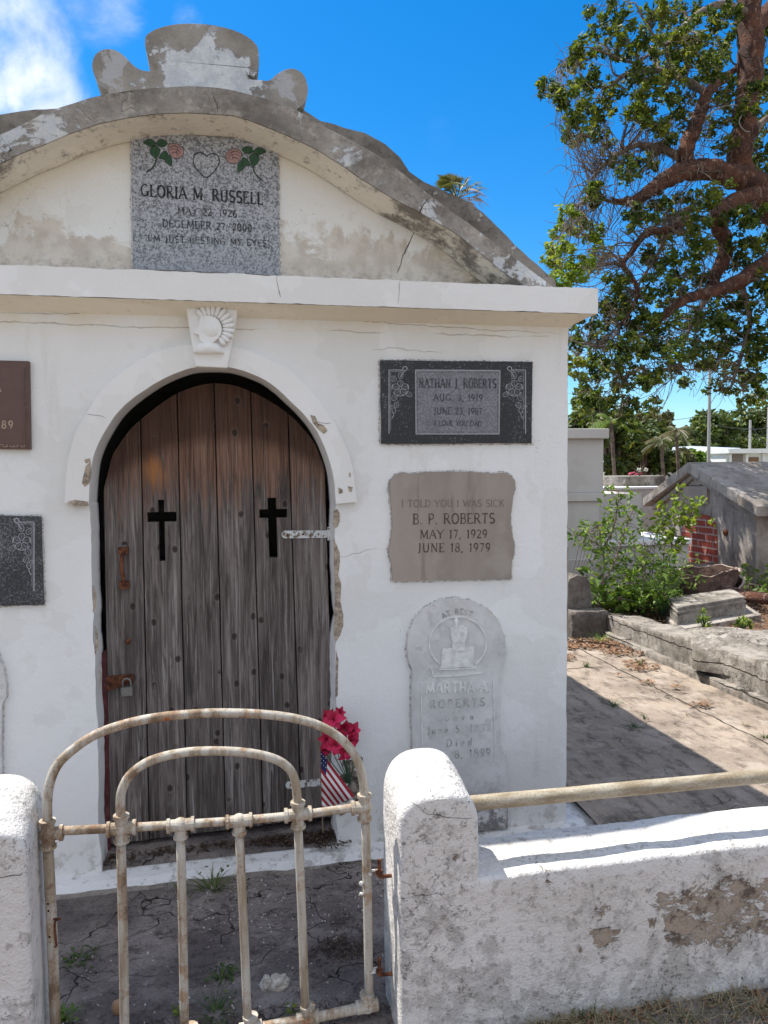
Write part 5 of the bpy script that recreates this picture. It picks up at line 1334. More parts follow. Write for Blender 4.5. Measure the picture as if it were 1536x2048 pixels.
# grey-white tomb close behind the mausoleum
yt1 = 4.3
def hyx(px, py): return hy(px, py, yt1)
gt = thing('box_tomb', 'tall pale grey stepped tomb with a flat capping, directly behind the mausoleum corner', 'tomb', (3.4, 5.3, .0))
xr = hy(1207, 930, yt1)[0]
zc0, zc1 = hy(1215, 877, yt1-.07)[2], hy(1219, 857, yt1-.07)[2]
b = MB(); b.box((1.9, yt1-.07, zc0), (hy(1219, 865, yt1-.07)[0], 6.4, zc1)); b.build('capping', 'pale_tomb_paint', gt, bevel=.008)
b = MB(); zb_ = hy(1200, 985, yt1)[2]; b.box((1.95, yt1, zb_), (xr, 6.3, zc0)); zb2 = hy(1200, 1002, yt1-.04)[2]
b.box((1.92, yt1-.045, zb2), (xr-.01, 6.35, zb_)); b.box((1.97, yt1-.01, .1), (hy(1197, 1060, yt1)[0], 6.3, zb2)); b.build('body', 'pale_tomb_paint', gt, bevel=.006)
b = MB(); zp = hy(1195, 1118, yt1-.09)[2]; b.box((1.9, yt1-.09, -.05), (hy(1195, 1140, yt1-.09)[0], 6.4, zp)); b.build('plinth', 'pale_tomb_paint', gt, bevel=.006)

# low white tomb with round cap and flowers
y2 = 7.75
wt = thing('low_tomb', 'low white stepped tomb with a round concrete cap, behind the shrubs', 'tomb', (5.6, 8.4, .05))
xa = hy(1150, 1000, y2)[0]; xb = hy(1326, 1000, y2)[0]; z1 = hy(1204, 975, y2)[2]
b = MB(); b.box((xa, y2-.03, z1-.035), (hy(1335, 975, y2)[0], 9.6, z1)); b.build('top_slab', 'white_house_paint', wt, bevel=.004)
b = MB(); b.box((xa, y2, .05), (xb, 9.5, z1-.035)); b.build('body', 'pale_tomb_paint', wt, bevel=.004)
xa2 = hy(1150, 1000, 4.75)[0]; lt = thing('ledger_tomb', 'low white flat-topped tomb almost hidden by the shrubs', 'tomb', (4.6, 5.2, .05))
z2 = hy(1384, 1078, 4.75)[2]; b = MB(); b.box((xa2, 4.75, z2-.055), (hy(1384, 1087, 4.75)[0], 6.2, z2)); b.build('ledge', 'white_house_paint', lt, bevel=.004)
b = MB(); b.box((xa2, 4.79, .0), (hy(1378, 1100, 4.79)[0], 6.15, z2-.055)); b.build('base', 'pale_tomb_paint', lt, bevel=.004)
b = MB(); b.box((xa2, 4.93, z2), (hy(1283, 1000, 4.93)[0], 6.1, hy(1283, 986, 4.93)[2])); b.build('upper_body', 'pale_tomb_paint', lt, bevel=.004)
cx_, cy_ = hy(1255, 963, 8.7)[0], 8.7; rr_ = (hy(1318, 963, 8.7)[0]-cx_); zb_ = hy(1262, 953, 8.0)[2]
b = MB(); b.tube([(cx_, cy_, z1-.02), (cx_, cy_, zb_)], rr_, 48); b.build('round_cap', 'kerb_concrete', wt, bevel=.004)
for (px, py, col, lab) in ((1269, 946, 'pink_flowers', 'pink flowers lying on the round cap of the low white tomb'), (1246, 944, 'cream_flowers', None), ):
    pass
vs_ = thing('grave_flowers', 'small pots of pink and cream flowers on the round cap of the low white tomb', 'flowers', (cx_, cy_-.3, zb_))
rr = random.Random(12)
for px, mt_ in ((1262, 'pink_flowers'), (1272, 'pink_flowers'), (1281, 'pink_flowers'), (1278, 'cream_flowers'), (1292, 'cream_flowers')):
    q = hy(px, 950, cy_-.3); b = MB()
    for k in range(9): b.ball((q[0]+rr.uniform(-.025, .025), cy_-.3+rr.uniform(-.02, .02), zb_+.03+rr.uniform(-.015, .03)+(.06 if mt_[0] == 'c' else 0)), (.016, .016, .014), 0, 7, 5)
    b.build('flower_head', mt_, vs_)
b = MB()
for k in range(6):
    q = hy(1279, 950, cy_-.3); a = lin(-1.0, 1.0, 6)[k]; b.tube([(q[0], cy_-.3, zb_), (q[0]+.1*sin(a), cy_-.3, zb_+.17*cos(a*.8)), (q[0]+.17*sin(a), cy_-.3, zb_+.22*cos(a))], [.006, .006, .001], 5)
b.build('stem', 'far_leaves_dry', vs_)

# gabled brick-fronted tomb: its front looks towards the walkway (-X)
XF = 5.74; ya, yb_ = 4.44, 6.52; ym = 5.6
bt = thing('brick_tomb', 'grey gabled stone tomb with a bricked-up arch in its front, dappled by tree shade', 'tomb', (7.0, ym, .1))
ze, za_ = .98, 1.47
b = MB(); b.prism([(ya+.05, .0), (ya+.05, ze), (ym, za_-.04), (yb_-.05, ze), (yb_-.05, .0)], XF, 9.6, axis='x'); b.build('wall', 'tomb_stone', bt)
b = MB()
def slope(y_, off): # roof slabs
    return None
sl_ = (za_+.05-1.03)/(ym-(ya-.12))
for sgn, ye in ((1, ya-.12), (-1, yb_+.12)):
    pts = [(ye, .93), (ye, 1.045), (ym, za_+.06), (ym, za_-.07)]
    b.prism(pts, XF-.13, 9.7, axis='x')
b.build('roof', 'tomb_stone', bt, bevel=.01)
b = MB()
for ye in (ya-.0, yb_+.0): b.prism([(ye, .885), (ye, .935), (ym, za_-.075), (ym, za_-.14)], XF-.06, XF+.01, axis='x')
b.build('moulding', 'tomb_stone', bt, bevel=.004)
def TX(px, py, x=XF): q = hx(px, py, x); return (q[1], q[2])
pn = [TX(1365, 1125), TX(1365, 1060), TX(1372, 1046), TX(1385, 1034), TX(1402, 1028), TX(1418, 1031), TX(1430, 1040), TX(1434, 1052), TX(1436, 1125)]
b = MB(); b.prism(pn, XF-.012, XF+.002, axis='x'); b.build('brick_panel', 'brick', bt)
tb = [TX(1367, 972, XF-.02), TX(1415, 972, XF-.02), TX(1415, 1008, XF-.02), TX(1368, 1007, XF-.02)]
b = MB(); b.prism(tb, XF-.03, XF+.002, axis='x'); b.build('name_tablet', 'marble_tan', bt, bevel=.004)
tb = [TX(1380, 970, XF-.01), TX(1384, 962, XF-.01), TX(1393, 957, XF-.01), TX(1401, 962, XF-.01), TX(1403, 970, XF-.01)]
b = MB(); b.prism(tb, XF-.02, XF+.002, axis='x'); b.build('gable_boss', 'marble_tan', bt, bevel=.003)
b = MB(); q = hx(1453, 1065, XF); b.ball((XF-.01, q[1], q[2]), (.03, .035, .04), 0, 10, 8); b.build('iron_ring', 'rust', bt)
# side pier left of the tomb front
b = MB(); b.box((XF+.4, yb_-.03, 0), (XF+.9, yb_+.35, .92)); b.build('side_block', 'tomb_stone', bt, bevel=.008)
# second flat dark tomb behind it, on the right
b = MB(); b.box((9.8, 3.6, .0), (12.6, 7.6, 1.52)); tag(b.build('flat_tomb', 'tomb_stone', bevel=.02), 'flat dark grey tomb behind the gabled brick-fronted tomb', 'tomb')

# grooved grave slab on its base
def solve_slab(px, zt, th):
    P_ = [hz(a, c, zt) for a, c in px]; return P_
zt = .30
c4 = [hz(1354, 1216, zt), hz(1492, 1194, zt), hz(1455, 1173, zt), hz(1340, 1199, zt)]
gs = thing('grave_slab', 'pale grooved stone grave block resting on a stepped base beyond the kerb', 'grave slab', tuple((c4[0]+c4[2])/2-np.array([0, 0, .2])))
u_ = (c4[1]-c4[0]); v_ = (c4[3]-c4[0]+c4[2]-c4[1])/2; 
def SP(u, v, z): p = c4[0]+u_*u+v_*v; return (p[0], p[1], z)
b = MB(); layers = [(.0, .155), (.0, .225), (.025, .232), (.025, .246), (.0, .252), (.0, .266), (.03, .272), (.03, .284), (.012, .289), (.02, .30)]
prev = None; first = None
for ins, z in layers:
    iu, iv = ins*.6, ins*1.3
    pts = []
    for k in range(12): pts.append(SP(iu+(1-2*iu)*k/12, iv, z))
    for k in range(6): pts.append(SP(1-iu, iv+(1-2*iv)*k/6, z))
    for k in range(12): pts.append(SP(1-iu-(1-2*iu)*k/12, 1-iv, z))
    for k in range(6): pts.append(SP(iu, 1-iv-(1-2*iv)*k/6, z))
    r_ = b.vs(pts)
    if prev is not None:
        for k in range(36): b.face((prev+k, prev+(k+1) % 36, r_+(k+1) % 36, r_+k))
    prev = r_
b.face([prev+k for k in range(36)])
b.build('block', 'kerb_concrete', gs, disp=(.007, 9), fixn=True)
b = MB(); b.hexa([SP(-.04, -.35, .05), SP(1.16, -.35, .05), SP(1.16, 1.2, .05), SP(-.04, 1.2, .05), SP(-.04, -.35, .157), SP(1.16, -.35, .157), SP(1.16, 1.2, .157), SP(-.04, 1.2, .157)]); b.build('base', 'tomb_stone', gs, bevel=.006)

# scalloped carved stones lying by the kerb at the right edge
def scallop(name, label, px, z, r, lobes):
    c = hz(px[0], px[1], z); root = thing(name, label, 'carved stone', (c[0], c[1], z-.08))
    b = MB(); nr, na = 26, 64; base = len(b.v)
    for j in range(nr+1):
        for i in range(na):
            a = 2*pi*i/na; q = j/nr; R_ = r*(1+.06*cos(lobes*a)); rr2 = R_*q
            b.v.append((c[0]+rr2*cos(a)*1.25, c[1]+rr2*sin(a), z-.05*q*q+.009*sin(q*38)*(q > .12)+.012*cos(a*2)*q))
    for j in range(nr):
        for i in range(na): a = base+j*na+i; a2 = base+j*na+(i+1) % na; b.face((a, a2, a2+na, a+na))
    e = len(b.v)
    for i in range(na): x, y, zz = b.v[base+nr*na+i]; b.v.append((x, y, z-.2))
    for i in range(na): b.face((base+nr*na+i, base+nr*na+(i+1) % na, e+(i+1) % na, e+i))
    b.build('carved_slab', 'kerb_concrete', root, smooth=True)
scallop('scalloped_stone', 'small scalloped stone with arc grooves beside the yellow-green sprig', (1432, 1258), .235, .24, 6)
scallop('scalloped_stone', 'large scalloped stone with ring grooves against the kerb at the right edge', (1545, 1272), .29, .46, 8)

# rotted terracotta planters
def planter(label, px, z, r, tilt, seed, h=.22):
    c = hz(px[0], px[1], z); root = thing('broken_planter', label, 'planter', (c[0], c[1], .1)); b = MB(); na = 56; hs = lin(0, 1, 9); base = len(b.v)
    def rimz(a): return .05*MN.noise(Vector((cos(a)*1.6, sin(a)*1.6, seed)))+.03*MN.noise(Vector((cos(a)*6, sin(a)*6, seed)))
    for si in (0, 1):
        for q in hs:
            for i in range(na):
                a = 2*pi*i/na; R_ = (r-(.022 if si else 0))*(.78+.22*q); zz = z-h+h*q+(rimz(a) if q > .6 else 0)+tilt*cos(a)*r
                b.v.append((c[0]+R_*cos(a)*1.25, c[1]+R_*sin(a)*1.0, zz))
    n9 = 9*na
    for si in (0, 1):
        for j in range(8):
            for i in range(na): a = base+si*n9+j*na+i; a2 = base+si*n9+j*na+(i+1) % na; b.face((a, a2, a2+na, a+na), 0)
    for i in range(na): a = base+8*na+i; a2 = base+8*na+(i+1) % na; b.face((a, a2, a2+n9, a+n9), 1)
    b.build('shell', ['terracotta_rot', 'rot_rim'], root, smooth=False, disp=(.008, 14))
    b = MB(); b.prism([(c[0]+r*.9*1.2*cos(a), c[1]+r*.9*sin(a)) for a in lin(0, 2*pi, 20)[:-1]], z-.12, z-.10, axis='z'); b.build('earth', 'soil', root)
    return c
planter('large broken round planter with a ragged rim in front of the brick arch', (1400, 1143), .42, .32, .10, 3, .30)
planter('smaller broken planter with a pale rim, right behind the grooved grave block', (1440, 1163), .33, .20, .06, 9, .2)
c = hz(1405, 1175, .2)
def litter(name, label, pts, n, sx_, sz_, mt, kind='stuff', zf=None, seed=1, thick=.0):
    r_ = np.random.default_rng(seed); V = []; Fc = []
    for (cx, cy, cz, rx, ry), k in zip(pts, n):
        for _ in range(k):
            a = r_.uniform(0, 2*pi); q = sqrt(r_.uniform(0, 1)); x = cx+rx*q*cos(a); y = cy+ry*q*sin(a); z = cz+r_.uniform(0, .012)+(.02*(1-q) if thick else 0)*r_.uniform(0, 1)
            if zf: z = zf(x, y)+r_.uniform(.001, .014)
            d = r_.uniform(0, 2*pi); l = sx_*r_.uniform(.5, 1.3); w_ = sz_*r_.uniform(.5, 1.2); tz = r_.uniform(-.6, .6); cz_ = r_.uniform(-.5, .8)
            u = np.array([cos(d), sin(d), tz])*l; v = np.array([-sin(d), cos(d), r_.uniform(-.5, .5)])*w_
            p = np.array([x, y, z+abs(tz)*l*.3]); k0 = len(V)
            V += [tuple(p-u), tuple(p-v+[0, 0, cz_*w_]), tuple(p+u), tuple(p+v+[0, 0, cz_*w_])]; Fc += [(k0, k0+1, k0+2), (k0, k0+2, k0+3)]
    me = bpy.data.meshes.new(name); me.from_pydata(V, [], Fc); me.materials.append(M[mt]); o = bpy.data.objects.new(name, me); link(o)
    return tag(o, label, None, None, kind)
h0 = lambda a, c: hz(a, c, .01)
def LP(px, py, rx, ry, z=.01): q = hz(px, py, z); return (q[0], q[1], z, rx, ry)
litter('leaf_litter', 'orange-brown dead leaves gathered along the far kerb and walkway cracks', [LP(1160, 1288, .45, .16), LP(1225, 1292, .25, .2), LP(1134, 1315, .06, .08), LP(1285, 1335, .14, .08), LP(1270, 1325, .1, .06), LP(1250, 1305, .2, .1), LP(1400, 1410, .08, .04), LP(1295, 1365, .06, .04), LP(1350, 1375, .05, .03), LP(1235, 1350, .03, .03)], [800, 380, 60, 120, 60, 150, 24, 20, 12, 8], .018, .009, 'dead_leaves', seed=2)
litter('leaf_litter', 'dark brown dead leaves and debris in the raised bed around the planters', [LP(1290, 1215, .7, .5, .15), LP(1400, 1190, .7, .5, .18), (4.3, 3.4, .14, .9, .8), LP(1480, 1190, .9, .6, .16)], [1800, 1200, 1200, 900], .022, .011, 'dead_brown', seed=3)
litter('leaf_litter', 'dark dry leaves blown against the foot of the plank door', [(.28, .07, -.012, .2, .05), (-.1, .08, -.012, .3, .03), (-.45, .06, -.012, .08, .04), (.38, .02, -.012, .1, .06)], [420, 200, 80, 120], .011, .005, 'dead_brown', seed=4)
litter('leaf_litter', 'dark pine-like debris on the paving beside the right gate pillar', [(.31, -.72, -.03, .11, .13), (.36, -.62, -.035, .06, .2), (.1, -.97, -.01, .35, .06), (-.25, -.93, -.012, .2, .05)], [700, 200, 380, 240], .014, .0018, 'dead_brown', seed=5)
fs = lambda x, y: -.012+.016*nz(x, y, 6)+.02*nz(x, y, 1.3, 4)-.07*sst(.75, -.2, x)
litter('leaf_litter', 'tan and brown fallen leaves over the soil in front of the boundary wall', [(1.3, -1.25, 0, 1.3, .22), (1.6, -1.3, 0, .9, .2)], [1100, 700], .011, .0055, 'dead_leaves', zf=fs, seed=6)
litter('dry_twigs', 'thin dry stalks scattered over the soil in front of the boundary wall', [(1.3, -1.22, 0, 1.2, .16), (1.4, -1.16, .0, 1.1, .07)], [1300, 500], .045, .0013, 'dry_grass', zf=fs, seed=7)
litter('gravel', 'pale grit and paint flakes scattered on the dark yard paving', [(0, -.55, -.035, .75, .38), (.2, -.3, -.045, .4, .2)], [260, 200], .004, .003, 'limestone', zf=lambda x, y: -.053+.045*sst(-.25, -1.05, y)+.006*nz(x, y, 7)+.005*nz(x, y, 2, 3), seed=8)
yfz = lambda x, y: -.055+.045*sst(-.25, -1.05, y)+.006*nz(x, y, 7)+.005*nz(x, y, 2, 3)

def blades(b, x, y, z, n, h, spread, w_, rnd, mi=0, droop=.5):
    for _ in range(n):
        a = rnd.uniform(0, 2*pi); r0 = rnd.uniform(0, spread*.25); L_ = h*rnd.uniform(.5, 1.15); out = rnd.uniform(.2, 1)*spread; ww = w_*rnd.uniform(.6, 1.2)
        px_, py_ = x+r0*cos(a), y+r0*sin(a); sd = (-sin(a)*ww, cos(a)*ww); P_ = []
        for i in range(5):
            t = i/4; rr2 = out*t**1.3; zz = z+L_*(t-droop*t*t*rnd.uniform(.8, 1.2)); k = (1-t)*.9+.1
            P_.append(((px_+cos(a)*rr2-sd[0]*k, py_+sin(a)*rr2-sd[1]*k, zz), (px_+cos(a)*rr2+sd[0]*k, py_+sin(a)*rr2+sd[1]*k, zz)))
        k0 = b.vs([q for p_ in P_ for q in p_])
        for i in range(4): b.face((k0+2*i, k0+2*i+1, k0+2*i+3, k0+2*i+2), mi)
def weed(label, px, py, z, n, h, sp, w_, mt='weed_leaves', seed=0, zf=None, leafy=0):
    q = hz(px, py, z)
    if zf: z = zf(q[0], q[1])
    b = MB(); rnd = random.Random(seed); blades(b, q[0], q[1], z-.003, n, h, sp, w_, rnd)
    for _ in range(leafy):
        a = rnd.uniform(0, 2*pi); r_ = rnd.uniform(.1, 1)*sp; zz = z+h*rnd.uniform(.1, .9)*(1-.5*r_/sp); l = w_*rnd.uniform(1.8, 3.2); d = rnd.uniform(0, 6.3)
        c_ = Vector((q[0]+r_*cos(a), q[1]+r_*sin(a), zz)); u = Vector((cos(d), sin(d), rnd.uniform(-.3, .5)))*l; v = Vector((-sin(d), cos(d), rnd.uniform(-.3, .3)))*l*.5
        k0 = b.vs([c_-u, c_-v, c_+u, c_+v]); b.face((k0, k0+1, k0+2)); b.face((k0, k0+2, k0+3))
    o = b.build('weed', mt); return tag(o, label, 'weed', 'weeds growing from the paving')
weed('green grass tuft in the walkway nearest the far litter pile', 1172, 1335, .0, 26, .09, .07, .003, seed=1)
weed('grass tuft growing out of the brown leaf heap on the walkway', 1278, 1328, .01, 22, .09, .1, .003, seed=2)
weed('leafy green tuft right on the mausoleum shadow edge', 1226, 1412, .0, 40, .07, .12, .003, seed=3, leafy=30)
weed('tiny sprig in the lit walkway just above the shadow edge', 1290, 1437, .0, 12, .06, .04, .002, seed=4)
weed('dark flat tuft inside the mausoleum shadow on the walkway', 1268, 1456, .0, 26, .03, .11, .003, seed=5)
weed('dry tuft on the walkway joint below the leaf heap', 1295, 1365, .0, 14, .04, .05, .002, 'dry_grass', seed=6)
weed('reddish dry tuft on the walkway joint in the middle', 1400, 1410, .0, 24, .05, .06, .002, 'dry_grass', seed=7)
weed('dry tuft on the walkway joint near the right edge', 1490, 1450, .0, 22, .04, .07, .002, 'dry_grass', seed=8)
weed('green tuft at the right edge of the picture by the kerb foot', 1530, 1476, .0, 24, .05, .08, .003, seed=9)
weed('straw-coloured tuft below the centre of the walkway', 1375, 1430, .0, 10, .03, .05, .002, 'dry_grass', seed=10)
weed('grass at the foot of the far rounded post', 1200, 1283, .01, 40, .12, .2, .003, 'shrub_leaves', seed=11, leafy=30)
weed('long-bladed weed on the yard paving right below the door step', 425, 1775, -.05, 34, .085, .14, .004, seed=12, zf=yfz, leafy=14)
weed('small flat weed seen between the first two gate bars', 160, 1912, -.03, 22, .03, .07, .004, seed=13, zf=yfz, leafy=26)
weed('dark weed in the paving between the third and fourth gate bars', 445, 1960, -.03, 22, .05, .06, .004, seed=14, zf=yfz, leafy=30)
weed('bright green seedling at the foot of the second gate bar', 360, 2022, -.01, 10, .04, .03, .003, 'bright_leaves', seed=15, zf=yfz, leafy=26)
weed('yellow-green sprig beside the bottom rail right of centre', 585, 2030, -.01, 12, .03, .06, .003, 'bright_leaves', seed=16, zf=yfz, leafy=16)
weed('green weed at the inner foot of the left gate pillar', 125, 2035, -.01, 24, .06, .06, .004, 'shrub_leaves', seed=17, zf=yfz, leafy=24)
weed('dark grass at the bottom rail between the gate bars', 430, 2025, -.01, 30, .05, .1, .003, seed=18, zf=yfz, leafy=14)
# grass before the boundary wall
b = MB(); rnd = random.Random(5)
for _ in range(230):
    x = rnd.uniform(.7, 2.1); y = -1.125-abs(rnd.gauss(0, .09)); blades(b, x, y, fs(x, y)-.002, rnd.randint(3, 8), rnd.uniform(.03, .10), .07, .0014, rnd, 1 if rnd.random() < .3 else 0)
b.build('grass', ['dry_grass', 'weed_leaves'])
tag(bpy.data.objects['grass'], 'thin dry grass along the foot of the boundary wall', None, None, 'stuff')
# stones on the yard paving
def stone(name, label, px, py, z, r, mt, seed, parent=None, zf=None, jit=.22):
    q = hz(px, py, z); zz = zf(q[0], q[1]) if zf else z; b = MB(); b.ball((q[0], q[1], zz+r[2]*.6), r, 0, 18, 12, jit=jit, seed=seed)
    return tag(b.build(name, mt, smooth=False), label, 'stone')
stone('limestone_rock', 'rough cream limestone lump, larger right one of the pair inside the gate', 558, 1976, -.02, (.030, .024, .024), 'limestone', 3, zf=yfz)
stone('limestone_rock', 'smaller left one of the pair of cream stones inside the gate', 534, 1978, -.02, (.018, .02, .022), 'limestone', 5, zf=yfz)
stone('pebble', 'smooth rounded brown pebble behind the first inner gate bar', 236, 2018, -.01, (.018, .016, .024), 'brown_pebble', 7, zf=yfz, jit=.04)
stone('paint_chip', 'pair of white plaster chips near the right gate post', 674, 1880, -.03, (.012, .01, .007), 'limestone', 9, zf=yfz)
# fallen log at the right edge
l0 = hz(1478, 1192, .22); l1 = hz(1570, 1205, .22)
b = MB(); b.tube([tuple(l0), tuple((l0+l1)/2+np.array([0, 0, .01])), tuple(l1)], [.05, .055, .05], 12); tag(b.build('fallen_log', 'red_bark', smooth=True, disp=(.008, 14)), 'short orange-barked log lying right of the grooved grave block', 'log')

# ---------------------------------------------------------------- foliage
def leaf_arrays(cent, rad, n, size, r_, flat=1.0, droop=.25, shape=.5):
    """n folded leaves scattered round each centre"""
    C_ = np.repeat(np.asarray(cent, float), n, 0); Rr = np.repeat(np.asarray(rad, float).reshape(-1), n)
    N = len(C_); d = r_.normal(size=(N, 3)); d /= np.linalg.norm(d, axis=1)[:, None]; q = r_.uniform(.15, 1, N)**.5
    P_ = C_+d*(Rr*q)[:, None]*np.array([1, 1, flat])
    a = r_.uniform(0, 2*pi, N); u = np.stack([np.cos(a), np.sin(a), r_.uniform(-.9, .3, N)-droop], 1); u /= np.linalg.norm(u, axis=1)[:, None]
    w_ = np.cross(u, r_.normal(size=(N, 3))); w_ /= np.linalg.norm(w_, axis=1)[:, None]
    nn = np.cross(u, w_); L_ = size*r_.uniform(.45, 1.6, N); wd = L_*shape*r_.uniform(.8, 1.1, N)
    V = np.empty((N, 6, 3)); U = u*L_[:, None]; Wv = w_*(wd*.5)[:, None]; B = nn*(L_*.12)[:, None]
    V[:, 0] = P_-U*.5; V[:, 1] = P_-U*.12-Wv+B; V[:, 2] = P_+U*.25-Wv*.8+B; V[:, 3] = P_+U*.55-B; V[:, 4] = P_+U*.25+Wv*.8+B; V[:, 5] = P_-U*.12+Wv+B
    idx = np.arange(N)[:, None]*6
    Fc = np.concatenate([idx+np.array([[0, 1, 2, 3]]), idx+np.array([[0, 3, 4, 5]])], 0)
    return V.reshape(-1, 3), Fc
def mesh_np(name, V, Fc, mt, parent=None):
    me = bpy.data.meshes.new(name); k = Fc.shape[1]
    me.vertices.add(len(V)); me.vertices.foreach_set('co', V.astype(np.float32).ravel())
    me.loops.add(Fc.size); me.loops.foreach_set('vertex_index', Fc.astype(np.int32).ravel())
    me.polygons.add(len(Fc)); me.polygons.foreach_set('loop_start', np.arange(0, Fc.size, k, dtype=np.int32)); me.polygons.foreach_set('loop_total', np.full(len(Fc), k, np.int32))
    me.update(); me.validate(); me.materials.append(M[mt]); o = bpy.data.objects.new(name, me); link(o, parent); return at(o)
# big red-barked tree at the right
tr = thing('large_tree', 'large spreading tree with peeling red bark overhanging the picture from the right', 'tree', (9.2, 7.0, 0))
def PD(px, py, y): return hy(px, py, y)
def limb(pts, radii, sub=6): # pts (px,py,y)
    P_ = [PD(*p) for p in pts]; C_ = catmull(P_, sub); n = len(C_); R_ = np.interp(np.linspace(0, 1, n), np.linspace(0, 1, len(radii)), radii)
    C_ = [tuple(np.array(c)+np.array([MN.noise(Vector((i*.5, k, 3.3)))*R_[i]*.22 for k in range(3)])) for i, c in enumerate(C_)]
    R_ = [r*(1+.15*MN.noise(Vector((i*.7, 2, 1)))) for i, r in enumerate(R_)]
    return C_, R_
Y0 = 6.5
LB = [
 ([(1700, 1250, Y0+.5), (1680, 900, Y0+.4), (1640, 620, Y0+.3), (1590, 470, Y0+.1), (1540, 395, Y0)], [.30, .27, .25, .24, .19]),
 ([(1500, -120, Y0), (1498, -20, Y0), (1500, 80, Y0), (1497, 170, Y0), (1490, 250, Y0), (1478, 320, Y0), (1500, 375, Y0), (1545, 400, Y0)], [.13, .135, .145, .145, .14, .14, .16, .18]),
 ([(1560, 400, Y0), (1500, 365, Y0-.1), (1440, 345, Y0-.15), (1390, 340, Y0-.2), (1345, 352, Y0-.3), (1305, 378, Y0-.3), (1275, 396, Y0-.35), (1245, 402, Y0-.4), (1225, 398, Y0-.4)], [.17, .15, .12, .115, .10, .08, .05, .025, .01]),
 ([(1372, 335, Y0-.2), (1372, 300, Y0-.25), (1385, 265, Y0-.25), (1400, 225, Y0-.2), (1420, 180, Y0-.1), (1452, 155, Y0+.1), (1480, 130, Y0+.3)], [.10, .09, .085, .075, .06, .045, .03]),
 ([(1545, 390, Y0-.1), (1500, 395, Y0-.2), (1455, 412, Y0-.25), (1432, 435, Y0-.3), (1445, 470, Y0-.3), (1450, 510, Y0-.3), (1430, 550, Y0-.25), (1430, 575, Y0-.2)], [.14, .11, .10, .085, .09, .085, .07, .05]),
 ([(1600, 500, Y0-.4), (1536, 525, Y0-.5), (1480, 562, Y0-.6), (1420, 585, Y0-.6), (1370, 600, Y0-.6), (1330, 630, Y0-.55), (1290, 665, Y0-.5)], [.12, .10, .085, .06, .05, .045, .03]),
 ([(1380, 440, Y0-.3), (1340, 458, Y0-.3), (1292, 468, Y0-.3), (1262, 505, Y0-.3), (1246, 530, Y0-.35), (1262, 552, Y0-.4), (1275, 585, Y0-.4), (1262, 620, Y0-.4), (1240, 650, Y0-.4)], [.045, .04, .04, .032, .03, .028, .026, .022, .014]),
 ([(1372, 435, Y0-.3), (1340, 450, Y0-.3), (1320, 500, Y0-.2), (1295, 540, Y0-.2), (1270, 580, Y0-.2)], [.035, .03, .022, .016, .01]),
 ([(1370, 320, Y0-.2), (1330, 300, Y0-.1), (1285, 290, Y0), (1240, 305, Y0), (1200, 340, Y0), (1180, 375, Y0)], [.055, .045, .032, .022, .014, .008]),
 ([(1310, 375, Y0-.3), (1280, 405, Y0-.3), (1230, 405, Y0-.35), (1190, 395, Y0-.35), (1150, 410, Y0-.35)], [.03, .028, .022, .014, .008]),
 ([(1420, 190, Y0), (1370, 160, Y0+.2), (1310, 140, Y0+.3), (1250, 150, Y0+.3), (1215, 175, Y0+.3), (1160, 165, Y0+.3), (1110, 175, Y0+.3)], [.045, .04, .03, .028, .02, .012, .006]),
 ([(1500, 30, Y0), (1440, 10, Y0-.3), (1380, 40, Y0-.4), (1330, 90, Y0-.4), (1300, 60, Y0-.4), (1270, 5, Y0-.4)], [.06, .045, .03, .018, .013, .01]),
 ([(1310, 100, Y0-.4), (1270, 125, Y0-.3), (1220, 110, Y0-.2), (1180, 95, Y0-.2), (1150, 100, Y0-.2)], [.02, .016, .012, .008, .005]),
 ([(1500, 60, Y0), (1540, 20, Y0+.3), (1580, -40, Y0+.5)], [.12, .10, .09]),
 ([(1480, 330, Y0), (1510, 260, Y0+.3), (1560, 220, Y0+.5)], [.05, .045, .04]),
 ([(1430, 560, Y0-.2), (1400, 620, Y0-.2), (1370, 680, Y0-.2), (1360, 740, Y0-.2)], [.04, .03, .02, .012]),
 ([(1480, 560, Y0-.6), (1500, 640, Y0-.5), (1480, 720, Y0-.5), (1460, 780, Y0-.5)], [.04, .03, .02, .012]),
 ([(1290, 665, Y0-.5), (1240, 690, Y0-.5), (1180, 690, Y0-.5), (1140, 680, Y0-.5)], [.02, .015, .010, .006]),
 ([(1240, 650, Y0-.4), (1220, 700, Y0-.4), (1240, 760, Y0-.4)], [.014, .010, .006]),
]
bt_ = MB(); bl2 = MB(); pool = []
for i, (p, r) in enumerate(LB):
    C_, R_ = limb(p, [q_*1.16 for q_ in r]); (bt_ if i < 7 or i == 13 else bl2).tube(C_, R_, 12 if i < 7 else 8)
    for c, rr2 in zip(C_[2:], R_[2:]): pool.append((np.array(c), rr2))
bt_.build('trunk', 'red_bark', tr, smooth=True)
R2_ = np.random.default_rng(21)
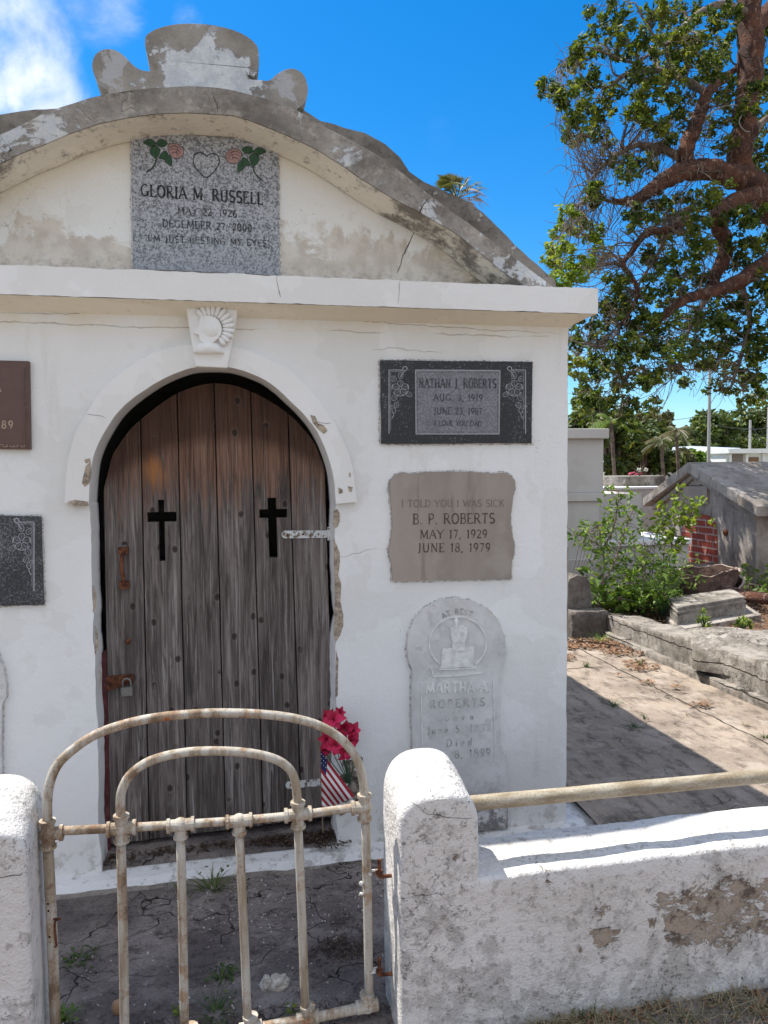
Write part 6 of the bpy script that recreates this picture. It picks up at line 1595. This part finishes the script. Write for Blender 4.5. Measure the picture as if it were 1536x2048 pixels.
# leaf masses as seen: px, py, radius in px, density, kind (0 dark, 1 bright)
masses = []
def mass(px, py, r, k=1.0, kind=0): masses.append((px, py, r, k, kind))
for a in [(1180, 16, 16), (1215, 15, 14), (1240, 48, 22), (1195, 66, 20), (1150, 98, 20), (1135, 125, 18), (1172, 120, 22), (1215, 95, 24), (1260, 85, 26), (1300, 30, 24), (1335, 20, 22), (1370, 30, 26), (1395, 70, 30), (1330, 70, 30), (1290, 110, 30), (1340, 130, 34), (1390, 120, 34), (1430, 90, 30), (1450, 40, 30), (1360, 95, 28), (1440, 130, 26), (1410, 150, 26), (1092, 172, 16), (1108, 182, 12), (1118, 200, 14), (1150, 195, 26), (1180, 165, 22), (1170, 225, 24), (1195, 245, 24), (1130, 262, 16), (1150, 240, 14), (1160, 275, 14), (1190, 268, 16), (1215, 195, 20), (1240, 170, 24), (1270, 190, 24), (1300, 210, 26), (1335, 180, 28), (1290, 160, 26), (1370, 210, 26), (1350, 245, 26), (1310, 250, 26), (1330, 285, 22), (1440, 210, 24), (1465, 235, 20), (1460, 180, 18), (1520, 130, 34), (1530, 190, 30), (1525, 60, 24), (1535, 250, 24), (1520, 330, 20), (1500, 310, 20), (1535, 300, 24), (1270, 230, 18), (1450, 290, 14), (1420, 260, 14), (1225, 305, 18), (1245, 330, 18), (1280, 310, 20), (1260, 345, 16), (1300, 330, 18), (1180, 385, 16), (1185, 400, 12), (1310, 300, 18)]: mass(*a)
for a in [(1138, 430, 18), (1150, 455, 18), (1120, 465, 18), (1108, 500, 20), (1130, 495, 20), (1105, 530, 18), (1128, 545, 20), (1160, 520, 20), (1150, 560, 20), (1120, 562, 16), (1180, 540, 18), (1175, 480, 18), (1195, 465, 16), (1200, 505, 18), (1165, 440, 14)]: mass(*a, kind=1)
for a in [(1270, 425, 20), (1300, 415, 20), (1320, 440, 24), (1380, 420, 28), (1400, 450, 26), (1410, 400, 24), (1440, 380, 20), (1345, 400, 22), (1290, 450, 20), (1240, 560, 26), (1300, 510, 24), (1340, 480, 28), (1360, 530, 30), (1320, 570, 28), (1390, 560, 30), (1400, 500, 26), (1470, 440, 26), (1500, 430, 26), (1530, 450, 28), (1490, 490, 26), (1520, 500, 26), (1480, 530, 22), (1280, 600, 26), (1230, 600, 26), (1240, 640, 26), (1290, 640, 22), (1330, 650, 26), (1380, 640, 28), (1420, 640, 30), (1470, 620, 32), (1520, 600, 32), (1530, 560, 26), (1500, 660, 32), (1530, 700, 32), (1450, 690, 30), (1400, 690, 26), (1350, 700, 28), (1300, 700, 28), (1250, 690, 28), (1200, 680, 26), (1170, 650, 20), (1200, 620, 22), (1150, 690, 22), (1145, 730, 24), (1170, 770, 26), (1200, 730, 28), (1160, 815, 24), (1210, 800, 24), (1245, 760, 26), (1260, 800, 22), (1290, 760, 24), (1300, 810, 16), (1245, 830, 16), (1300, 740, 20), (1340, 740, 20), (1420, 740, 22), (1470, 745, 26), (1520, 750, 28), (1440, 780, 20), (1490, 790, 22), (1525, 800, 22), (1400, 720, 20), (1370, 770, 10), (1280, 655, 20), (1340, 600, 24), (1450, 590, 24), (1250, 730, 22)]: mass(*a)
rnd = random.Random(77)
cents = [[], []]; rads = [[], []]; tips = []
for (px, py, r, k, kind) in masses:
    yy = Y0+rnd.uniform(-.9, .7)-(.3 if py > 550 else 0)
    c = PD(px, py, yy); dist = np.linalg.norm(c-CAM); Rm = r/F*dist
    nsub = max(5, int((r/7.5)**2*.95*k))
    tips.append((c, Rm))
    for _ in range(nsub):
        d = R2_.normal(size=3); d /= np.linalg.norm(d); q = R2_.uniform(.1, 1)**.5
        cents[kind].append(c+d*Rm*q*np.array([1, 1.6, .95])); rads[kind].append(.072*R2_.uniform(.7, 1.3))
# twigs: from the nearest limb to each mass, then fine sprays inside it
pp = np.array([p for p, r in pool]); tw = MB(); nodes = [(p, r) for p, r in pool]
for c, Rm in tips:
    dd = np.linalg.norm(pp-c, axis=1)+np.maximum(0, pp[:, 2]-c[2]-.2)*.0; i = int(np.argmin(dd)); s_ = pool[i][0]; L_ = dd[i]
    mid = (s_+c)/2+np.array([rnd.uniform(-.12, .12), rnd.uniform(-.1, .1), rnd.uniform(.0, .16)])*min(1, L_)
    q1 = s_*.7+mid*.3+R2_.normal(size=3)*.04; C_ = catmull([s_, q1, mid, (mid+c)/2+R2_.normal(size=3)*.05, c], 4); r0 = min(.016, pool[i][1]*.6)
    tw.tube(C_, list(np.linspace(r0, .004, len(C_))), 5, cap=False)
    for _ in range(12):
        a0 = C_[rnd.randint(len(C_)//3, len(C_)-1)]; e = c+R2_.normal(size=3)*Rm*np.array([.8, .8, .9])+np.array([0, 0, -.06]); m_ = (a0+e)/2+R2_.normal(size=3)*.05
        tw.tube(catmull([a0, m_, e], 3), [.0042, .004, .0036, .0032, .0028, .0024, .002], 4, cap=False)
# many bare drooping twigs in the lower and left part
for _ in range(760):
    px = rnd.uniform(1130, 1450); py = rnd.uniform(230, 760)
    if px < 1180 and (py < 200 or py > 600): continue
    if 1270 < px < 1400 and py > 745: continue
    s_, r_s = pool[rnd.randrange(len(pool))]
    c = PD(px, py, Y0+rnd.uniform(-.7, .5)); i = int(np.argmin(np.linalg.norm(pp-c, axis=1))); s_ = pool[i][0]; 
    if np.linalg.norm(s_-c) > 1.1: c = s_+(c-s_)*(1.1/np.linalg.norm(s_-c))
    e = c+np.array([rnd.uniform(-.12, .05), rnd.uniform(-.1, .1), -rnd.uniform(.05, .32)]); m1 = (s_+c)/2+R2_.normal(size=3)*.09
    C_ = catmull([s_, m1, c, c*.45+e*.55+R2_.normal(size=3)*.03, e], 4); tw.tube(C_, list(np.linspace(.0065, .0018, len(C_))), 4, cap=False)
for pts in ([(1180, 340), (1150, 345), (1120, 330), (1090, 350)], [(1200, 400), (1160, 370), (1130, 395), (1110, 375)], [(1180, 320), (1150, 290), (1110, 300)], [(1150, 250), (1125, 240), (1088, 255)], [(1200, 450), (1170, 430), (1130, 415), (1100, 405)], [(1180, 340), (1150, 330), (1130, 340), (1125, 350)], [(1170, 470), (1135, 450), (1100, 445), (1088, 440)]):
    P_ = catmull([PD(a, c_, Y0) for a, c_ in pts], 5); tw.tube(P_, list(np.linspace(.007, .002, len(P_))), 4, cap=False)
bl2.build('branch', 'grey_bark', tr, smooth=True); tw.build('twigs', 'grey_bark', tr)
# pale bare twig
b = MB(); P_ = catmull([PD(a, c_, Y0-.5) for a, c_ in [(1412, 234), (1440, 215), (1475, 211), (1485, 225), (1478, 245), (1490, 262), (1500, 263)]], 5); b.tube(P_, list(np.linspace(.011, .005, len(P_))), 6)
b.build('bare_twig', 'grey_pole', tr, smooth=True)
V, Fc = leaf_arrays(cents[0], rads[0], 25, .058, R2_, shape=.55); mesh_np('crown', V, Fc, 'tree_leaves', tr)
V, Fc = leaf_arrays(cents[1], rads[1], 26, .058, R2_, shape=.55); mesh_np('crown', V, Fc, 'bright_leaves', tr)
# part of the crown beyond the frame, which throws the dappled shade
cc_ = []
for _ in range(1500): cc_.append((rnd.uniform(3.6, 10.5), rnd.uniform(4.8, 10.5), rnd.uniform(3.6, 9.5)))
def outside(c):
    v = np.array(c)-CAM; px = 768+F*(v@rt)/(v@fw); py = 1024-F*(v@up)/(v@fw); return px > 1570 or py < -45
cc_ = [c for c in cc_ if outside(c) and MN.noise(Vector(c)*1.1) > .0]
V, Fc = leaf_arrays(cc_, [.17]*len(cc_), 14, .09, R2_, shape=.6); mesh_np('crown', V, Fc, 'tree_leaves', tr)

# shrubs in front of the tombs
def shrub(name, label, stems, n, size, mt, rad=.05, seed=1, stem_r=.008, cat='shrub'):
    r_ = np.random.default_rng(seed); rn = random.Random(seed)
    P0 = stems[0][0]; root = thing(name, label, cat, tuple(P0)); b = MB(); cs = []
    for pts in stems:
        C_ = catmull(pts, 6); b.tube(C_, list(np.linspace(stem_r, stem_r*.3, len(C_))), 6)
        for c in C_[len(C_)//4:]:
            for _ in range(2):
                e = np.array(c)+r_.normal(size=3)*rad*1.4; b.tube([tuple(c), tuple(e)], [.003, .0015], 4, cap=False); cs.append(e)
    b.build('stem', 'grey_bark', root)
    V, Fc = leaf_arrays(cs, [rad]*len(cs), n, size, r_, shape=.5); mesh_np('foliage', V, Fc, mt, root)
def px3(*p): return [hy(a, c, y_) for a, c, y_ in p]
shrub('shrub', 'tall arching shrub with a bare pale stem at the left of the planting', [px3((1195, 1205, 3.5), (1206, 1150, 3.5), (1205, 1100, 3.45), (1180, 1080, 3.4), (1150, 1065, 3.35)), px3((1205, 1100, 3.45), (1225, 1060, 3.5), (1235, 1010, 3.5), (1238, 980, 3.5)), px3((1205, 1110, 3.45), (1200, 1060, 3.5), (1215, 1040, 3.6)), px3((1200, 1180, 3.5), (1230, 1120, 3.5), (1250, 1060, 3.6), (1270, 1010, 3.6))], 5, .045, 'shrub_leaves', .055, 31, .011)
shrub('shrub', 'dense round leafy bush in the middle of the planting', [px3((1290, 1215, 3.6), (1290+dx, 1215+dy*.5, 3.6+dz), (1290+dx*1.3, 1215+dy, 3.6+dz*2)) for dx, dy, dz in ((-30, -90, .1), (0, -130, .0), (30, -110, -.1), (-45, -50, .0), (45, -60, -.1), (15, -140, .2), (-15, -110, .15), (60, -90, 0), (30, -50, -.2), (0, -70, -.2))], 8, .042, 'shrub_leaves', .07, 32)
shrub('shrub', 'slender upright shrub with large bright leaves before the brick arch', [px3((1330, 1160, 4.0), (1345, 1080, 4.0), (1352, 1030, 4.0), (1368, 1000, 4.0)), px3((1345, 1090, 4.0), (1330, 1060, 4.0), (1340, 1040, 4.0)), px3((1352, 1030, 4.0), (1375, 1028, 3.95), (1388, 1028, 3.9))], 5, .06, 'bright_leaves', .05, 33, .007)
shrub('shrub', 'low broad-leaved plant hidden between the bush and the kerb', [px3((1255, 1225, 3.4), (1245, 1205, 3.4), (1235, 1195, 3.3)), px3((1262, 1225, 3.4), (1275, 1195, 3.4), (1290, 1190, 3.3)), px3((1240, 1220, 3.5), (1215, 1190, 3.5), (1190, 1175, 3.5))], 5, .08, 'shrub_leaves', .05, 34, .005)
# fern-like sprouts with paired leaflets
def frond_plant(label, base, tips_, mt, seed, lf=.04):
    r_ = random.Random(seed); root = thing('fern_plant', label, 'plant', tuple(base)); b = MB(); s_ = MB()
    for tp in tips_:
        m_ = (np.array(base)*.4+np.array(tp)*.6)+np.array([0, 0, .04]); C_ = catmull([base, m_, tp], 8); s_.tube(C_, list(np.linspace(.006, .002, len(C_))), 5)
        for i, c in enumerate(C_[3:]):
            t = Vector(C_[min(i+4, len(C_)-1)])-Vector(C_[i+2]); t.normalize(); sd = t.cross(Vector((0, -1, .2))).normalized()
            for sg in (-1, 1):
                L_ = lf*(1.1-.5*i/len(C_))*r_.uniform(.8, 1.2); d = (sd*sg+t*.45+Vector((0, r_.uniform(-.3, .3), r_.uniform(-.2, .2)))).normalized(); q = Vector(c); n_ = d.cross(Vector((0, 0, 1))).normalized()*L_*.2
                k0 = b.vs([q, q+d*L_*.4+n_, q+d*L_, q+d*L_*.4-n_]); b.face((k0, k0+1, k0+2, k0+3))
    s_.build('stem', 'rose_leaf_green', root); b.build('foliage', mt, root)
frond_plant('fern-like sprout with paired leaflets above the kerb', hy(1325, 1235, 3.2), [hy(1330, 1150, 3.15), hy(1365, 1150, 3.1), hy(1300, 1165, 3.2), hy(1345, 1180, 3.0), hy(1310, 1200, 3.1)], 'shrub_leaves', 41, .055)
frond_plant('small yellow-green seedling in front of the grave block', hy(1408, 1262, 2.6), [hy(1404, 1222, 2.6), hy(1414, 1238, 2.55), hy(1395, 1240, 2.6), hy(1420, 1255, 2.5)], 'bright_leaves', 42, .05)
frond_plant('flat yellow-green sprig beside the large scalloped stone', hy(1485, 1262, 2.6), [hy(1475, 1243, 2.6), hy(1500, 1246, 2.6), hy(1488, 1240, 2.5), hy(1468, 1252, 2.6), hy(1505, 1255, 2.6)], 'bright_leaves', 43, .045)
shrub('shrub', 'low green creeper at the right edge behind the log', [px3((1500, 1185, 4.4), (1520, 1168, 4.4), (1545, 1160, 4.4)), px3((1490, 1180, 4.3), (1480, 1172, 4.3), (1500, 1165, 4.3)), px3((1510, 1230, 3.9), (1530, 1215, 3.9), (1545, 1205, 3.9))], 6, .055, 'shrub_leaves', .06, 35, .005)
# bare hanging twigs near the arching shrub
b = MB(); rnd = random.Random(19)
for px in (1150, 1158, 1165, 1172, 1180, 1187): b.tube(catmull([hy(1195, 1050, 3.4), hy(px+14, 1075, 3.4), hy(px, 1110+rnd.uniform(0, 30), 3.4), hy(px-6, 1130+rnd.uniform(0, 20), 3.4)], 4), .003, 4)
tag(b.build('dead_vine', 'grey_bark'), 'thin dead vine strands hanging from the arching shrub', 'vine')

# ---------------------------------------------------------------- background trees, palms, houses, poles
def bg_tree(name, label, px, py_top, py_bot, y, wpx, mt, seed, n=26, size=.16, group='trees behind the cemetery', base=None):
    r_ = np.random.default_rng(seed); c0 = hy(px, (py_top+py_bot)/2, y); dist = np.linalg.norm(c0-CAM); Rx = wpx/2/F*dist; top = hy(px, py_top, y)[2]; bot = max(.2, hy(px, py_bot, y)[2]); Rz = (top-bot)/2; cz = (top+bot)/2
    root = thing(name, label, 'tree', (c0[0], y, 0), group); cs = []
    lob = [(r_.normal(size=3)*np.array([Rx*.5, Rx*.4, Rz*.5])) for _ in range(9)]
    for _ in range(110):
        l = lob[r_.integers(9)]; d = r_.normal(size=3); d /= np.linalg.norm(d); p = np.clip(l, [-Rx*.65, -Rx*.6, -Rz*.65], [Rx*.65, Rx*.6, Rz*.65])+d*np.array([Rx, Rx, Rz])*.42*r_.uniform(.5, 1); cs.append(np.array([c0[0], y, cz])+p)
    b = MB(); b.tube([(c0[0], y, 0), (c0[0]+.1, y, cz*.5), (c0[0], y, cz)], [.05*Rx+.05, .04*Rx+.04, .03], 8)
    for c in cs[:24]: b.tube([(c0[0], y, cz*.6), tuple((np.array([c0[0], y, cz])+c)/2), tuple(c)], [.03*Rx+.02, .02*Rx+.01, .01], 5)
    b.build('trunk', 'grey_bark', root)
    V, Fc = leaf_arrays(cs, [Rx*.24]*len(cs), n, size, r_, shape=.55); mesh_np('crown', V, Fc, mt, root)
bgt = [('leafy_tree', 'dark bushy tree just right of the pale grey tomb', 1225, 830, 960, 12, 110, 'far_leaves'), ('leafy_tree', 'broad green tree between the grey tomb and the two palms', 1290, 850, 965, 14, 110, 'far_leaves'),
 ('leafy_tree', 'taller olive tree rising over the grey tomb capping', 1170, 780, 900, 13, 110, 'far_leaves'), ('leafy_tree', 'hazy dry-leaved tree behind the palms', 1300, 828, 930, 26, 90, 'far_leaves_dry'),
 ('leafy_tree', 'distant olive-green tree right of the palms', 1400, 845, 925, 34, 80, 'far_leaves'), ('leafy_tree', 'green tree mass above the white house roof', 1445, 828, 920, 36, 110, 'far_leaves'),
 ('leafy_tree', 'tall tree mass above the flat white building', 1510, 800, 915, 38, 120, 'far_leaves'), ('leafy_tree', 'distant tree showing in the gap under the overhanging boughs', 1350, 850, 920, 40, 80, 'far_leaves_dry'),
 ('leafy_tree', 'small shrubby tree left of the gabled tomb apex', 1320, 905, 965, 16, 60, 'far_leaves'), ('leafy_tree', 'thin dry shrubby tree before the white house', 1365, 900, 960, 18, 50, 'far_leaves_dry'),
 ('leafy_tree', 'low green bush seen over the tomb roof ridge', 1390, 908, 935, 22, 50, 'shrub_leaves')]
bgt += [('leafy_tree', 'background tree behind the mausoleum, hidden by '+('its left side', 'its crest and door', 'its right half', 'its right corner')[k_], p_, 760, 920, 24+k_*2, 190, 'far_leaves') for k_, p_ in enumerate((200, 480, 760, 1010))]
for i, (n_, l_, px, t_, bo, y_, w_, mt_) in enumerate(bgt): bg_tree(n_, l_, px, t_, bo, y_, w_, mt_, 60+i, n=30 if y_ < 20 else 22, size=.13 if y_ < 20 else .3)
litter('far_thicket', 'low green thicket closing the view beyond the tombs', [(hy(p_, 930, 30)[0], 44, 1.2, 3, 1.5) for p_ in range(1140, 1600, 50)], [200]*10, .4, .25, 'far_leaves', seed=91, thick=1)
def palm(name, label, px, py, y, r, fan, seed, mt, trunk_px=None, nf=18):
    rn = random.Random(seed); c = Vector(hy(px, py, y)); root = thing(name, label, 'palm tree', (c.x, y, 0)); b = MB(); b.tube(catmull([(c.x+(.3 if trunk_px else 0), y, 0), (c.x+.1, y, c.z*.5), tuple(c)], 5), [.035 if trunk_px else .12]*11, 8) ; b.build('trunk', 'grey_bark', root)
    b = MB(); dd = MB()
    for k in range(nf):
        a = 2*pi*k/nf+rn.uniform(-.2, .2); el = rn.uniform(-.5, 1.1); L_ = r*rn.uniform(.8, 1.1); d = Vector((cos(a)*cos(el), sin(a)*cos(el), sin(el))); tgt = b if el > (.25 if fan and cos(a) > 0 else -.15) else dd
        if fan:
            stem = c+d*L_*.45; tgt.tube([c, stem], .012, 4); u = d.cross(Vector((0, 0, 1))).normalized()
            for j in range(15):
                t = lin(-1.15, 1.15, 15)[j]; q = (d*cos(t)+u*sin(t)).normalized(); e = stem+q*L_*.55; e2 = e+Vector((0, 0, -L_*.18)); w_ = Vector((0, 0, 1)).cross(q).normalized()*.022*r
                k0 = tgt.vs([stem, (stem+e)/2+w_*.8+Vector((0, 0, .02)), e2, (stem+e)/2-w_*.8]); tgt.face((k0, k0+1, k0+2, k0+3))
        else:
            pts = [c+d*L_*t+Vector((0, 0, -L_*.55*t*t)) for t in lin(0, 1, 9)]; tgt.tube(pts, .012, 4)
            for i in range(1, 9):
                for sg in (-1, 1):
                    for o_ in (0, .5):
                        p_ = pts[i-1].lerp(pts[i], o_); tt_ = (pts[i]-pts[i-1]).normalized(); s2 = tt_.cross(Vector((0, 0, 1))).normalized()*sg; e = p_+(s2+tt_*.5).normalized()*L_*.26+Vector((0, 0, -L_*.12)); w_ = tt_*.02*r
                        k0 = tgt.vs([p_-w_, p_+w_, e]); tgt.face((k0, k0+1, k0+2))
    (b if fan else (b.v.__len__() and b)).build('fronds', mt, root)
    if dd.v and fan: dd.build('dead_fronds', 'dry_frond', root)
palm('fan_palm', 'fan palm crown peeping over the mausoleum parapet against the sky', 912, 398, 17, .95, True, 5, 'palm_leaves', None, 26)
palm('palm_tree', 'small palm tree nearest the tomb apex in the background', 1352, 862, 11, .42, False, 7, 'palm_leaves', True, 22)
palm('palm_tree', 'lower palm tree left of the two in the background', 1322, 884, 10.8, .38, False, 8, 'palm_leaves', True, 20)
palm('palm_tree', 'palm tree with arching fronds just above the grey tomb capping', 1222, 842, 10.5, .5, False, 9, 'shrub_leaves', True, 16)
# white house with metal roof
hs_ = thing('house', 'white house with a pale metal roof behind the tombs', 'house', (hy(1420, 930, 26)[0], 28, 0)); yh = 26
def HX(px, y_=yh): return hy(px, 920, y_)[0]
def HZ(py, y_=yh): return hy(1420, py, y_)[2]
b = MB(); b.box((HX(1330), yh, 0), (HX(1376), yh+4, HZ(908))); b.box((HX(1376), yh+.5, 0), (HX(1470), yh+5, HZ(905))); b.box((HX(1412), yh-.5, 0), (HX(1530), yh+.4, HZ(907))); b.build('wall', 'white_house_paint', hs_)
b = MB(); b.hexa([(HX(1366), yh-.6, HZ(905)), (HX(1462), yh-.6, HZ(899)), (HX(1466), yh+3, HZ(890)), (HX(1372), yh+3, HZ(896)), (HX(1366), yh-.6, HZ(903)), (HX(1462), yh-.6, HZ(897)), (HX(1466), yh+3, HZ(888)), (HX(1372), yh+3, HZ(894))]); b.build('roof', 'metal_roof', hs_)
b = MB(); b.box((HX(1384), yh-.02+.45, HZ(918)), (HX(1408), yh+.52, HZ(906))); b.build('window', 'window_glass', hs_)
b = MB(); b.box((HX(1428), yh-.53, HZ(922)), (HX(1435), yh-.49, HZ(905))); b.build('window', 'window_glass', hs_)
fb2 = thing('flat_building', 'flat-roofed white building with a brown door and brown sign at the right edge', 'building', (hy(1500, 930, 22)[0], 23, 0)); yh = 22
b = MB(); b.box((HX(1452, 22), 22, 0), (HX(1640, 22), 26, HZ(907, 22))); b.build('wall', 'white_house_paint', fb2)
b = MB(); b.box((HX(1448, 22), 21.7, HZ(907, 22)), (HX(1660, 22), 26.3, HZ(898, 22))); b.build('roof', 'white_house_paint', fb2)
b = MB(); b.box((HX(1461, 22), 21.96, .9), (HX(1485, 22), 22.01, HZ(909, 22))); b.build('door', 'brown_door', fb2)
b = MB(); b.box((HX(1497, 22), 21.95, HZ(929, 22)), (HX(1516, 22), 22.01, HZ(915, 22))); b.build('sign', 'brown_sign', fb2)
b = MB()
for a in (1455, 1488, 1522): b.box((HX(a, 22), 21.9, 0), (HX(a+5, 22), 22.0, HZ(908, 22)))
b.build('pilaster', 'white_house_paint', fb2)
b = MB()
for (x0, x1, y_, z_) in ((1310, 1375, 14, .95),): b.box((hy(x0, 950, y_)[0], y_, 0), (hy(x1, 950, y_)[0], y_+1.5, hy(1340, 943, y_)[2]))
tag(b.build('low_tomb_row', 'white_house_paint', bevel=.01), 'pale low tomb seen between the bushes left of the gable apex', 'tomb')
def pole(label, px, y_, py_top, r, group='utility poles'):
    q = hy(px, 930, y_); t_ = hy(px, py_top, y_); b = MB(); root = thing('utility_pole', label, 'pole', (q[0], y_, 0), group); b.tube([(q[0], y_, 0), (q[0], y_, t_[2])], [r*1.1, r*.8], 10); b.build('shaft', 'grey_pole', root)
    return (q[0], y_, t_[2])
a1 = pole('tall grey pole in front of the white house', 1417, 20, 700, .055); a2 = pole('shorter grey pole behind the flat white building', 1499, 24, 840, .055); a3 = pole('grey pole cut by the right edge of the picture', 1535, 24, 815, .055)
for lab, A_, B2 in (('upper overhead wire crossing the sky gap', hy(1180, 858, 40), hy(1560, 800, 40)), ('lower overhead wire crossing the sky gap', hy(1180, 868, 42), hy(1560, 826, 42)), ('thin wire running behind the poles', hy(1419, 848, 22), hy(1600, 842, 24)), ('guy wire slanting from the shorter pole', hy(1500, 845, 24), hy(1550, 895, 24))):
    P_ = [tuple(np.array(A_)*(1-t)+np.array(B2)*t-np.array([0, 0, .25*sin(pi*t)])) for t in lin(0, 1, 10)]
    b = MB(); b.tube(P_, .014, 5); tag(b.build('overhead_wire', 'wire'), lab, 'wire')
